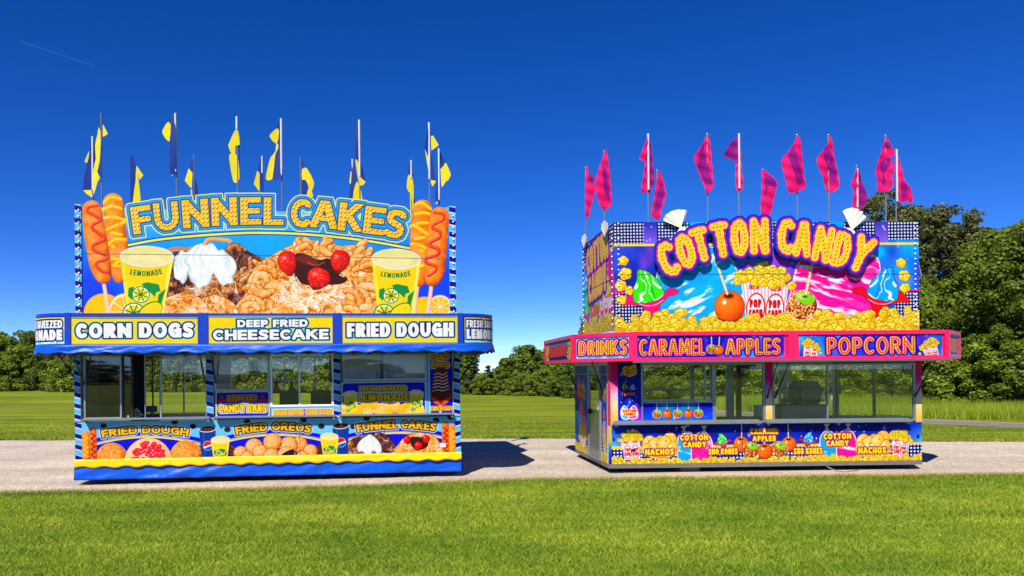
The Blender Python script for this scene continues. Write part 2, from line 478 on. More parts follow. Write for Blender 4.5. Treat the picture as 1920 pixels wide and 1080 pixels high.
def berry(a, x, y, rx, ry, rot=0):
    c, s_ = math.cos(R(rot)), math.sin(R(rot))
    P = [(x + ex * rx * c - ey * ry * s_, y + ex * rx * s_ + ey * ry * c) for ex, ey in ((-.55, -.92), (0, -1.0), (.55, -.92), (.95, -.4), (.92, .15), (.55, .72), (.12, 1.08), (-.15, 1.08), (-.6, .72), (-.95, .15), (-.95, -.4))]
    def sh(X, Y, d):
        lx, ly = ((X - x) * c + (Y - y) * s_) / rx, (-(X - x) * s_ + (Y - y) * c) / ry
        v = .78 - .38 * (lx * .8 + ly * .75) - .5 * np.clip(lx * lx + ly * ly - .3, 0, 1) + .5 * (fbm(X * 3.2 / rx * 2, Y * 3.2 / rx * 2, 4) - .5)
        return ramp3((96, 0, 8), (206, 16, 24), (246, 70, 60), np.clip(v, 0, 1))
    a.poly(P, (90, 10, 10), sm=4, grow=.5, soft=1.0); a.poly(P, sh, sm=4)
    a.ell(x - rx * .35, y - ry * .45, rx * .2, ry * .16, (255, 190, 180), rot=-30, alpha=.6, soft=rx * .15)
    n = max(4, int(rx * ry / 7))
    for k in range(n):
        t, q = ar.random() * 6.283, math.sqrt(ar.random()) * .9
        c, s_ = math.cos(R(rot)), math.sin(R(rot))
        ex, ey = math.cos(t) * q * rx, math.sin(t) * q * ry
        a.ell(x + ex * c - ey * s_, y + ex * s_ + ey * c, max(.3, rx * .03), max(.4, rx * .06), (255, 150, 120), rot=20, alpha=.6)
def pile(a, region, n, r0, r1, pal, sugar=0.0, seed=1, length=26):
    """a heap of squiggly fried dough inside a region polygon, upper pieces first"""
    g = np.random.default_rng(seed)
    P = np.array(region, float)
    x0, y0, x1, y1 = P[:, 0].min(), P[:, 1].min(), P[:, 0].max(), P[:, 1].max()
    pts = []
    while len(pts) < n:
        x, y = g.uniform(x0, x1), g.uniform(y0, y1)
        if poly_d(np.array([[x]]), np.array([[y]]), P)[0, 0] < -r0 * .6: pts.append((x, y))
    pts.sort(key=lambda p: p[1])
    for x, y in pts:
        t = g.uniform(0, 6.28); q = [(x, y)]; curl = g.uniform(-1.3, 1.3)
        for k in range(5):
            t += curl * g.uniform(.4, 1.2); L = length * g.uniform(.22, .42)
            q.append((q[-1][0] + math.cos(t) * L, q[-1][1] + math.sin(t) * L * .75))
        q = np.array(q); q -= q.mean(0) - np.array([x, y])
        d = poly_d(q[:, 0][None], q[:, 1][None], P)[0]
        if d.max() > 0: q = (q - [x, y]) * .6 + [x, y]
        dark, mid, light = pal[int(g.integers(len(pal)))]
        a.tube(q, [v * g.uniform(r0, r1) for v in (.75, 1, 1.05, .9, .7)], dark, mid, light, sm=4, nz=.85, edge=tuple(int(v * .8) for v in dark), sugar=sugar * g.uniform(.2, 1.4))
def cream(a, blobs):
    for x, y, rx, ry, rot in blobs:
        a.ball(x, y, rx, ry, (150, 182, 184), (224, 238, 238), (252, 255, 254), rot=rot, nz=.7, ns=.22, edge=(200, 220, 222))
        for k in range(3): a.line([(x + (k - 1) * rx * .5, y - ry * .6), (x + (k - 1) * rx * .62, y + ry * .1), (x + (k - 1) * rx * .4, y + ry * .75)], max(.4, rx * .07), (176, 200, 202), sm=4, alpha=.55, soft=rx * .06)
def dough_tex(a, P, sc, pal, sugar=0.0, seed=1, sugc=None, dark=None, sm=3, grow=0.0):
    """fried lattice: ridged, warped relief shaded inside an outline; dark = share of chocolate"""
    def col(X, Y, d):
        x, y = X / sc, Y / sc
        wx, wy = fbm(x * .7, y * .7, seed + 1) - .5, fbm(x * .7, y * .7, seed + 2) - .5
        def H(x, y):
            n1 = 1 - np.abs(2 * vnoise(x * .9, y * 1.1, seed) - 1); n2 = 1 - np.abs(2 * vnoise(x * 1.7 + 9, y * 1.9, seed + 5) - 1)
            return np.maximum(n1, n2 * .86) ** 1.5 + .18 * fbm(x * 5, y * 5, seed + 8)
        x2, y2 = x + wx * 1.8, y + wy * 1.8
        h = H(x2, y2); e = .12
        gx, gy = (H(x2 + e, y2) - h) / e, (H(x2, y2 + e) - h) / e
        sh = np.clip(.18 + .62 * h - .16 * gx * -1 * .8 - .22 * gy * -1 * -1, 0, 1)
        sh = np.clip(sh + .10 * (gx + gy), 0, 1)
        c = ramp3(pal[0], pal[1], pal[2], sh)
        if dark is not None:
            k = np.clip((fbm(x * .35, y * .4, seed + 20) - (1 - dark)) * 7, 0, 1)[..., None]
            c = c * (1 - k) + ramp3((22, 6, 6), (74, 26, 20), (150, 92, 72), np.clip(sh * 1.05 - .1, 0, 1)) * k
        if sugar:
            m = fbm(x * .4, y * .5, seed + 30) + (0 if sugc is None else .5 * np.exp(-(((X - sugc[0]) / sugc[2]) ** 2 + ((Y - sugc[1]) / sugc[3]) ** 2)) - .15)
            k = np.clip((m - (1 - sugar)) * 5, 0, 1) * np.clip((h - .5) * 3, 0, 1) * np.clip(fbm(x * 7, y * 7, 3) * 3 - .9, 0, 1)
            c = c * (1 - k[..., None]) + np.array([255, 250, 244.]) * k[..., None]
        return c
    a.poly(P, tuple(int(v * .5) for v in pal[0]), sm=sm, grow=grow + .8, soft=.8, alpha=.7); a.poly(P, col, sm=sm, grow=grow)
def cream_tex(a, P, seed=1, sc=1.0):
    def col(X, Y, d):
        x, y = X / sc, Y / sc
        wx = fbm(x * .04, y * .04, seed) - .5
        H = lambda x, y: (1 - np.abs(2 * vnoise(x * .085 + wx * 2.4, y * .03, seed + 3) - 1)) * .8 + .35 * fbm(x * .14, y * .09, seed + 5)
        h = H(x, y); gx, gy = (H(x + .8, y) - h) / .8, (H(x, y + .8) - h) / .8
        sh = np.clip(.30 + .62 * h + 2.6 * gx + 2.2 * gy + np.clip(d / 16, -.2, 0) * -.6 - .25 * np.clip(1 + d / 3, 0, 1), 0, 1)
        return ramp3((128, 158, 160), (220, 233, 232), (255, 255, 253), sh)
    a.poly(P, (150, 178, 180), sm=2, grow=.6); a.poly(P, col, sm=2)
TAN = [((150, 54, 8), (238, 142, 58), (255, 206, 140)), ((134, 46, 6), (226, 122, 44), (255, 188, 116)), ((176, 76, 16), (250, 164, 84), (255, 218, 160))]
BRN = [((70, 26, 12), (150, 80, 36), (220, 150, 96)), ((50, 14, 10), (86, 30, 22), (150, 80, 60)), ((110, 50, 16), (206, 124, 62), (245, 190, 130)), ((50, 14, 10), (70, 22, 18), (120, 60, 50))]
def kernel(a, x, y, r, seed, fine=True):
    g = np.random.default_rng(seed)
    n = 5
    L = [(x + math.cos(t) * r * .55, y + math.sin(t) * r * .5, r * g.uniform(.42, .62)) for t in (np.arange(n) * 2 * math.pi / n + g.uniform(0, 6))] + [(x, y, r * .6)]
    k = a.sl(x - r * 1.4, y - r * 1.4, x + r * 1.4, y + r * 1.4)
    if k is None: return
    X, Y = a.X[k], a.Y[k]
    D = np.full(X.shape, 1e9)
    for q in L: D = np.minimum(D, np.hypot(X - q[0], Y - q[1]) - q[2])
    a.put(k, D - max(.35, r * .07), (112, 74, 4))
    sh = np.clip(.55 - D / r * .9 - (Y - y) / r * .22 - (X - x) / r * .1 + .3 * (fbm(X / r * 2.2, Y / r * 2.2, seed % 50) - .5), 0, 1)
    a.put(k, D, ramp3((236, 164, 8), (255, 210, 24), (255, 236, 112), sh))
    if fine:
        for q in L[:3]: a.ell(q[0] + r * .1, q[1] + r * .1, q[2] * .42, q[2] * .3, (240, 150, 24), rot=g.uniform(0, 180), alpha=.85)
        for q in L[1:4]: a.line([(q[0] - q[2] * .6, q[1] + q[2] * .2), (q[0], q[1] + q[2] * .55), (q[0] + q[2] * .5, q[1] + q[2] * .4)], max(.3, r * .07), (150, 96, 8), sm=3, alpha=.8)
        a.ell(L[0][0] - r * .1, L[0][1] - r * .12, r * .16, r * .1, (255, 252, 225))
def kernels(a, x0, x1, yt, yb, r, seed, n=None, top=None):
    g = np.random.default_rng(seed)
    n = n or int((x1 - x0) * (yb - yt) / (r * r) * 1.3)
    pts = []
    for i in range(n):
        x = g.uniform(x0, x1); t = top(x) if top else yt
        pts.append((x, t + (yb + r - t) * g.random(), r * g.uniform(.75, 1.25)))
    pts.sort(key=lambda p: p[1])
    a.mask(np.where((a.X > x0) & (a.X < x1) & (a.Y > yt + r * 1.6 if top is None else a.Y > np.vectorize(top)(a.X[0])[None, :] + r * 1.5), -1., 1.), (236, 178, 24))
    for i, (x, y, q) in enumerate(pts): kernel(a, x, y, q, seed * 1000 + i, fine=r > 2.6)
def popcorn_box(a, tl, tr, br, bl, topfn=None, word=True, kr=3.0, seed=3, overflow=1.0):
    tl, tr, br, bl = [np.array(p, float) for p in (tl, tr, br, bl)]
    W = tr[0] - tl[0]
    P = lambda t, f: (tl + (tr - tl) * t) * (1 - f) + (bl + (br - bl) * t) * f
    a.poly([tl, tr, br, bl], (246, 240, 244))
    for k in range(13):
        t = (k + .5) / 13
        a.line([P(t, 0), P(t, 1)], W / 44, (214, 150, 178), alpha=.8)
    for t in (.27, .74):
        c = P(t, .60); rx, ry = W * .20, np.hypot(*(bl - tl)) * .34
        rot = math.degrees(math.atan2((tr - tl)[1], W))
        a.ell(c[0], c[1], rx, ry, (222, 16, 28), rot=rot); a.ell(c[0], c[1], rx * .87, ry * .9, (240, 248, 252), rot=rot)
        if word:
            h = ry * .52
            a.text(row('POP', c[0] - rx * .62, c[0] + rx * .62, c[1] - h * 1.1, c[1] - h * .1, gap=.1), max(.5, h * .12), [(0, (214, 16, 24))], clip=False)
            a.text(row('CORN', c[0] - rx * .72, c[0] + rx * .72, c[1] + h * .1, c[1] + h * 1.1, gap=.1), max(.5, h * .12), [(0, (214, 16, 24))], clip=False)
            f = P(t, .12); h = ry * .3
            a.text(row('FRESH', f[0] - rx * .55, f[0] + rx * .55, f[1] - h * .5, f[1] + h * .5, gap=.1), max(.4, h * .1), [(0, (214, 30, 40))], clip=False)
    g = np.random.default_rng(seed)
    for i in range(46):
        t = g.random()
        b = P(t * 1.16 - .08, 0)
        hgt = W * .58 * overflow * (1 - abs(2 * t - 1) ** 2.2 * .75)
        y = b[1] - hgt * (1 - i / 46) + W * .04
        kernel(a, b[0], y, kr * g.uniform(.85, 1.25), seed * 77 + i, fine=kr > 2.2)
def caramel_apple(a, x, y, r, stick=None, nutty=False, seed=1):
    if nutty:
        a.ball(x, y, r, r * .98, (90, 30, 6), (170, 72, 22), (214, 120, 60), nz=.9, ns=.5, edge=(255, 244, 225))
        g = np.random.default_rng(seed)
        for k in range(int(16 + r * r * .3)):
            t, q = g.uniform(0, 6.28), math.sqrt(g.random()) * .93
            a.ell(x + math.cos(t) * q * r, y + math.sin(t) * q * r, r * .085, r * .055, [(255, 222, 160), (236, 160, 90), (120, 40, 10)][k % 3], rot=g.uniform(0, 180))
        a.ell(x + r * .22, y - r * .45, r * .62, r * .38, (120, 214, 40), rot=18); a.ell(x - r * .02, y - r * .58, r * .4, r * .2, (196, 240, 130), rot=10, soft=r * .15)
        a.ell(x + r * .2, y - r * .55, r * .16, r * .09, (40, 90, 10), soft=r * .1)
    else:
        a.ell(x, y, r + .7, r * 1.06 + .7, (90, 30, 6))
        a.ball(x, y, r, r * 1.05, (176, 54, 4), (232, 98, 14), (255, 140, 50), nz=.3, ns=.2, spec=True)
        a.ell(x - r * .05, y - r * .72, r * .32, r * .17, (84, 24, 6), soft=r * .12)
        a.line([(x - r * .75, y + r * .8), (x, y + r * 1.03), (x + r * .8, y + r * .72)], max(.5, r * .1), (150, 50, 8), sm=4)
    if stick:
        (x0, y0), (x1, y1), w = stick
        a.line([(x0, y0), (x1, y1)], w + .8, (130, 92, 40)); a.line([(x0, y0), (x1, y1)], w, (255, 232, 176))
def sno_kone(a, x, y, s, ice, iced, cup, cupd, flip=1, base=1.0):
    """x, y: middle of the ice ball; s: half width of the ball"""
    q = lambda pts: [(x + flip * px * s, y + py * s) for px, py in pts]
    body = q([(-.42, .9), (.78, .75), (.62, 1.0 + base), (-.2, 1.0 + base)])
    brim = q([(-1.75, 1.1), (-1.35, .55), (-.95, .45), (-.75, .85), (-.1, 1.0), (.6, .85), (.95, .45), (1.35, .1), (1.95, .28), (1.7, .5), (1.25, .62), (.95, .95), (.5, 1.2), (-.1, 1.15), (-.6, 1.2), (-1.1, 1.1)])
    a.poly(body, (20, 10, 40), grow=.9); a.poly(brim, (20, 10, 40), sm=4, grow=.9)
    a.poly(body, cup); a.poly(brim, cup, sm=4)
    a.line(q([(-.9, .9), (-.3, 1.18), (.4, 1.15), (.95, .85)]), max(.4, s * .05), (255, 200, 220), sm=4)
    ball = q([(-.69, -1.08), (-.43, -1.12), (0, -.98), (.29, -.73), (.65, -.36), (.9, .15), (1.01, .43), (.65, .79), (.15, .94), (-.43, 1.02), (-.92, .92), (-1.01, .58), (-.95, 0), (-.74, -.51)])
    a.poly(ball, (20, 20, 50), sm=3, grow=.9)
    def icol(X, Y, d):
        lx, ly = flip * (X - x) / s, (Y - y) / s
        ang = np.arctan2(lx + .5, ly + 1.7); rad = np.hypot(lx + .5, ly + 1.7)
        n = 1 - np.abs(2 * vnoise(ang * 7 + fbm(lx * 2, ly * 2, 3) * 1.4, rad * 1.3, 5) - 1)
        m = vnoise(ang * 9 + 4, rad * 1.1, 9)
        c = lerp3(ice, iced, np.clip((m - .55) * 4, 0, .8))
        k = np.clip((n - .80) * 9, 0, 1)[..., None]
        return c * (1 - k) + np.array([240, 255, 248.]) * k
    a.poly(ball, icol, sm=3)
    for k in range(0):
        t = k / 11 * 1.6 - .85
        w = ((k * 37) % 10) / 10
        a.line(q([(t * .55 - .1, -.8 + w * .5), (t * .8 - .05, -.2 + w * .3), (t * .9, .35 + w * .25)]), max(.4, s * (.05 + .05 * (k % 3))), (235, 255, 240) if k % 2 else iced, sm=4, alpha=.9)
def nebula(a, seed=0, s=.016, dark=(28, 34, 150), mid=(70, 90, 230), pink=(170, 80, 220), cyan=(60, 190, 255)):
    def f(X, Y):
        n1 = fbm(X * s, Y * s * .7, seed); n2 = fbm(X * s * 1.4 + 9, Y * s, seed + 5); n3 = fbm(X * s * .9 + 30, Y * s * .8, seed + 9)
        c = lerp3(dark, mid, np.clip(n1 * 2.2 - .5, 0, 1))
        c = c * (1 - np.clip(n2 * 3.4 - 1.7, 0, .9)[..., None]) + np.array(pink) * np.clip(n2 * 3.4 - 1.7, 0, .9)[..., None]
        k = np.clip(n3 * 3.6 - 1.8, 0, .95)[..., None]
        return c * (1 - k) + np.array(cyan) * k
    return f
def stars(a, x0, y0, x1, y1, n, seed, r=1.0):
    g = np.random.default_rng(seed)
    for k in range(n):
        x, y, q = g.uniform(x0, x1), g.uniform(y0, y1), r * g.uniform(.5, 1.3)
        if k % 4 == 0: a.ell(x, y, q * 2.4, q * 4.5, (190, 200, 255), alpha=.45, soft=q * 3)
        a.ell(x, y, q, q * 1.1, (250, 250, 255), soft=.5)
def dots(a, x0, y0, x1, y1, p, r, col=(245, 248, 255), bg_=(16, 26, 100)):
    k = a.sl(x0, y0, x1, y1)
    if k is None: return
    X, Y = a.X[k], a.Y[k]
    inside = box_d(X, Y, x0, y0, x1, y1)
    a.put(k, inside, bg_)
    gx = (X - x0 + p * .5) % p - p / 2; gy = (Y - y0 + p * .5) % p - p / 2
    a.put(k, np.maximum(np.maximum(np.abs(gx), np.abs(gy)) - r, inside), col)
def candy_bag(a, P, white, c1, c2, seed=0, ang=.6):
    def col(X, Y, d):
        u = X * math.cos(ang) + Y * math.sin(ang); w = -X * math.sin(ang) + Y * math.cos(ang)
        n = fbm(u * .035 + 3, w * .12, seed); m = fbm(u * .02, w * .05, seed + 4)
        c = lerp3(c1, c2, np.clip(m * 2 - .5, 0, 1))
        k = np.clip((n - .52 + (seed % 2) * 0) * 7, 0, 1)[..., None]
        return c * (1 - k) + np.array(white) * k
    a.poly(P, (250, 244, 240), sm=4, grow=1.6); a.poly(P, col, sm=4)
def soda_cup(a, x0, x1, yt, yb, lx, flip=1):
    w = x1 - x0
    a.poly([(x0, yt + 6), (x1, yt + 6), (x1 - w * .14, yb), (x0 + w * .14, yb)], (18, 62, 150))
    a.poly([(x0 + w * .2, yt + 6), (x0 + w * .3, yt + 6), (x0 + w * .38, yb), (x0 + w * .3, yb)], (60, 110, 200), alpha=.6)
    a.ell((x0 + x1) / 2, yt + 5, w / 2, 5.6, (226, 230, 240), rot=-3); a.ell((x0 + x1) / 2, yt + 4.2, w / 2 * .92, 4.8, (60, 28, 18), rot=-3)
    for k in range(7): a.ell(x0 + w * (.15 + .1 * k), yt + 3.2 + (k * 37 % 5) * .6, 2, 1.1, [(150, 80, 50), (30, 12, 10)][k % 2], rot=k * 40)
    x, y, r = lx, (yt + yb) / 2 + 4, w * .27
    k = a.sl(x - r - 2, y - r - 2, x + r + 2, y + r + 2)
    X, Y = a.X[k], a.Y[k]
    D = np.hypot(X - x, Y - y) - r
    wv = (Y - y) + flip * (X - x) * .35
    a.put(k, D - .6, (244, 248, 255)); a.put(k, np.maximum(D, wv + r * .05 + .15 * (X - x) ** 2 / r * 0), (232, 20, 36)); a.put(k, np.maximum(D, r * .32 - wv), (14, 88, 190))

# ------------------------------------------------------------------ prints of the blue trailer
YL = (255, 200, 0)
def stripes_fn(X, Y, p, sl):
    t = ((Y - X * sl) / p) % 1.0
    c = np.where((t < .5)[..., None], np.array((26, 30, 150.)), np.array((112, 194, 255.)))
    e = (np.abs(t - .5) < .05) | (t < .05)
    return np.where(e[..., None], np.array((238, 226, 170.)), c)
FUNNEL = [('F', 270.5, 402.6, 38.5, 52, -7.5), ('U', 316.8, 397.2, 49, 53, -5), ('N', 371.3, 392.8, 50, 53, -3), ('N', 425.6, 390, 49, 53, -1.2), ('E', 475, 389.7, 39.5, 52, 0), ('L', 518, 391, 38, 52, 1.5),
          ('C', 570, 395.7, 42, 53, 4), ('A', 613, 398.6, 50, 52, 6), ('K', 663, 404.6, 47, 53, 6.5), ('E', 707, 411.7, 40, 52, 8), ('S', 746, 418.5, 40, 53, 9)]
DOG_LB = ([(217, 371), (222, 430), (226, 478), (227, 508)], [19, 20, 19, 13])
DOG_LF = ([(177, 383), (183, 432), (191, 484), (197, 508)], [18, 20.5, 20.5, 14])
DOG_RB = ([(797, 392), (793, 440), (791, 500), (789, 524)], [18, 19.5, 19.5, 13])
DOG_RF = ([(829, 406), (824, 452), (818, 505), (813, 524)], [18, 19, 19.5, 13])
def art_funnel(fr, rect, v):
    a = Art.photo(fr, *rect, v, res=2.2)
    def bgf(X, Y):
        t = np.clip((Y - 400) / 170, 0, 1); edge = np.clip(np.abs(X - 500) / 330, 0, 1) ** 2
        c = lerp3((122, 205, 255), (66, 176, 250), np.clip((Y - 380) / 60, 0, 1))
        return lerp3((0, 0, 0), (24, 84, 240), np.clip(t * 1.25 * edge + .25 * t, 0, 1)) + c * (1 - np.clip(t * 1.25 * edge + .25 * t, 0, 1))[..., None]
    a.all(bgf)
    arc = [(240, 451), (300, 441), (370, 435), (440, 431.5), (490, 431), (560, 434), (640, 442), (710, 452.5), (778, 466)]
    up = [(x, y - 3.2) for x, y in arc]; dn = [(x, y + 3.2) for x, y in arc]
    a.line(up, 2.0, (20, 50, 150), sm=4); a.line(dn, 1.6, (20, 50, 150), sm=4); a.line(arc, 4.0, (255, 240, 60), sm=4)
    # fruit at the feet
    citrus(a, 196, 577, 37, False); citrus(a, 238, 574, 34); citrus(a, 798, 590, 34, False); citrus(a, 827, 575, 22); citrus(a, 322, 578, 22, False)
    # corn dogs
    q = lambda L: [(x / 4.5 + 140, y / 4.5 + 350) for x, y in L]
    corn_dog(a, *DOG_LB, [q([(252, 105), (330, 45), (415, 62)]), q([(258, 152), (340, 122), (415, 142)]), q([(280, 220), (350, 212), (450, 247), (380, 280), (292, 318)]), q([(335, 348), (412, 362)]), q([(300, 448), (360, 402), (446, 405)]), q([(340, 460), (350, 470)]), q([(325, 560), (400, 580), (345, 618), (400, 628)])], [3.6, 3.0], 'm')
    corn_dog(a, *DOG_LF, [q([(215, 112), (140, 125), (130, 160), (190, 195), (242, 235), (180, 270), (172, 305), (240, 360), (268, 400), (180, 440), (172, 480), (230, 512), (298, 535), (280, 565), (205, 590), (200, 620), (235, 660), (285, 680)])], [2.6, 3.4, 2.8], 'k', stick=[(197, 518), (201, 545), (206, 582)])
    q = lambda L: [(x / 4.69 + 690, y / 4.69 + 360) for x, y in L]
    corn_dog(a, *DOG_RB, [q([(432, 112), (500, 97), (575, 150)]), q([(440, 192), (520, 182), (570, 196)]), q([(400, 300), (480, 272), (550, 272)]), q([(440, 300), (500, 342), (548, 372)]), q([(438, 410), (512, 400)]), q([(405, 455), (470, 466), (525, 492)]), q([(490, 518), (500, 522)]), q([(462, 655), (520, 640)])], [3.6, 3.0], 'm', stick=[(787, 530), (783, 552), (778, 590)])
    corn_dog(a, *DOG_RF, [q([(605, 180), (680, 195), (680, 245), (600, 285), (590, 315), (648, 350), (645, 400), (570, 440), (565, 470), (635, 505), (625, 550), (530, 582), (530, 620), (605, 650), (610, 690), (545, 735)])], [2.6, 3.4, 2.8], 'k', stick=[(812, 530), (809, 555), (804, 590)])
    # chocolate funnel cake with cream
    a.line([(318, 462), (335, 458), (352, 461), (372, 456)], 7, (236, 130, 40), sm=4); a.tube([(388, 452), (392, 444), (404, 441), (420, 443), (434, 445), (436, 452)], 3.4, (190, 90, 20), (240, 146, 60), (255, 190, 120))
    reg = [(300, 590), (318, 470), (340, 462), (420, 462), (432, 448), (452, 452), (470, 466), (496, 482), (520, 520), (520, 590)]
    a.poly([(322, 590), (322, 470), (420, 462), (446, 455), (490, 480), (500, 590)], (60, 20, 14))
    dough_tex(a, [(300, 600), (312, 545), (318, 478), (340, 464), (420, 462), (436, 450), (456, 454), (472, 468), (498, 482), (520, 520), (520, 600)], 10.5, ((60, 20, 8), (176, 96, 44), (244, 186, 128)), sugar=.42, seed=3, dark=.62)
    pile(a, [(430, 470), (446, 452), (470, 470), (495, 490), (505, 540), (470, 560), (450, 520)], 22, 3.6, 5.6, BRN, sugar=.2, seed=3, length=22)
    dough_tex(a, [(300, 600), (310, 556), (330, 545), (352, 540), (380, 552), (404, 546), (432, 556), (452, 572), (474, 560), (486, 600)], 11, ((150, 60, 14), (238, 148, 68), (255, 212, 150)), sugar=.52, seed=44)
    # strawberry funnel cake
    reg = [(455, 590), (462, 545), (470, 515), (496, 486), (520, 470), (545, 457), (565, 450), (598, 450), (640, 458), (672, 456), (684, 464), (704, 474), (712, 500), (718, 590)]
    a.poly(reg, (214, 120, 52), sm=2)
    dough_tex(a, reg, 13.5, ((168, 70, 14), (246, 158, 74), (255, 216, 156)), sugar=.55, seed=5, sugc=(590, 545, 75, 32))
    pile(a, [(470, 520), (500, 484), (545, 456), (600, 450), (684, 462), (708, 490), (712, 520), (660, 480), (600, 462), (540, 478), (505, 510), (500, 560), (470, 580), (455, 560)], 34, 5.6, 8.6, TAN, sugar=.12, seed=5, length=48)
    pile(a, [(650, 540), (712, 520), (716, 590), (640, 590)], 12, 7.0, 9.5, TAN, sugar=.15, seed=15, length=44)
    a.poly([(556, 474), (575, 472), (590, 479), (604, 484), (622, 482), (640, 508), (655, 520), (640, 530), (600, 530), (575, 530), (556, 515)], (62, 16, 14), sm=3)
    a.poly([(560, 477), (580, 475), (600, 488), (590, 494), (566, 488)], (120, 40, 30), sm=3, soft=3)
    a.line([(580, 488), (596, 494), (612, 488)], 1.2, (190, 110, 90), sm=3)
    for p in ([(533, 505), (540, 510)], [(546, 520), (552, 514)], [(558, 515), (566, 528)], [(640, 512), (648, 516)]): a.line(p, 2.0, (230, 236, 245))
    berry(a, 543, 489, 18, 22, -12); berry(a, 641, 487, 18, 20, 10); berry(a, 600, 519, 22, 20, 25)
    # whipped cream
    cream_tex(a, [(x / 6.752 + 310, y / 6.752 + 430) for x, y in ((140, 300), (190, 260), (230, 210), (280, 240), (330, 210), (400, 160), (490, 130), (540, 160), (600, 120), (650, 160), (700, 225), (750, 210), (830, 280), (900, 350), (925, 440), (900, 520), (870, 560), (890, 640), (800, 640), (750, 670), (690, 600), (625, 505), (600, 590), (560, 650), (500, 668), (430, 710), (400, 650), (335, 600), (310, 505), (290, 580), (240, 640), (200, 590), (140, 560), (130, 440))], 4)
    if False: cream(a, [(404, 470, 24, 22, 0), (385, 488, 25, 32, 5), (430, 487, 18, 24, -10), (345, 490, 14, 26, 8), (405, 495, 26, 28, 0), (342, 505, 12, 15, 0), (436, 500, 11, 18, -12), (376, 512, 13, 22, 4), (372, 522, 9, 14, 0), (420, 512, 11, 16, -8), (428, 514, 10, 17, -12), (392, 456, 12, 8, 0), (362, 470, 14, 14, 0)])
    lemon_cup(a, (279, 472, 51, 20, 2), (229, 474), (329, 477), (241, 582), (307, 584))
    lemon_cup(a, (746.5, 484.5, 46.5, 19.5, 3), (700.5, 486), (792, 491), (711, 590), (776, 592))
    # title
    a.text(FUNNEL, 7.4, [(8.6, (236, 236, 110)), (6.4, (34, 108, 210)), (4.4, (70, 186, 250)), (2.4, (34, 108, 210)), (1.3, (20, 20, 40)), (0, (255, 196, 10)), (-5.2, (255, 205, 30))], dots=(8.0, 2.0, 3.7, (120, 70, 10), (240, 240, 246)))
    a.line([(140, 464.5), (500, 474), (870, 487)], .9, (40, 60, 90), alpha=.8)
    return a
def art_sign(fr, px, v, texts, res=2.4):
    """yellow menu sign; px = (x0, x1, y-left-top, y-right-top, y-left-bottom, y-right-bottom)"""
    x0, x1, ya, yb, yc, yd = px
    u0, z1 = fr.loc(x0, ya, v); u1, z0 = fr.loc(x1, yd, v)
    a = Art.photo(fr, u0, u1, z0, z1, v, res=res, base=(255, 218, 0))
    for lets, th in texts:
        a.text(lets, th, [(3.6, (70, 205, 255)), (2.5, (12, 18, 70)), (0, (246, 246, 246))], clip=True)
    return a
def art_lemon_strip(w, h):
    a = Art.flat(w, h, 1.6, base=(255, 218, 0))
    a.poly([(0, h), (0, h * .55)] + [(w * i / 24, h * (.56 - .05 * math.sin(i * 1.3) - .08 * (i > 8))) for i in range(25)] + [(w, h)], (120, 214, 244))
    a.poly([(0, h)] + [(w * i / 40, h * (.88 + .06 * math.sin(i * 2.1))) for i in range(41)] + [(w, h)], (196, 240, 250), alpha=.8)
    g = np.random.default_rng(2)
    for k in range(30): a.ell(g.uniform(0, w), g.uniform(h * .82, h), g.uniform(2, 7), g.uniform(1, 3), [(255, 255, 255), (60, 170, 220)][k % 2], alpha=.7)
    lay = [(3.4, (30, 90, 190)), (2.4, (12, 20, 80)), (0, (246, 246, 248))]
    a.text(row('FRESH SQUEEZED', w * .03, w * .97, h * .10, h * .40), 2.5, lay)
    a.text(row('LEMONADE', w * .03, w * .97, h * .46, h * .86), 4.5, lay)
    return a
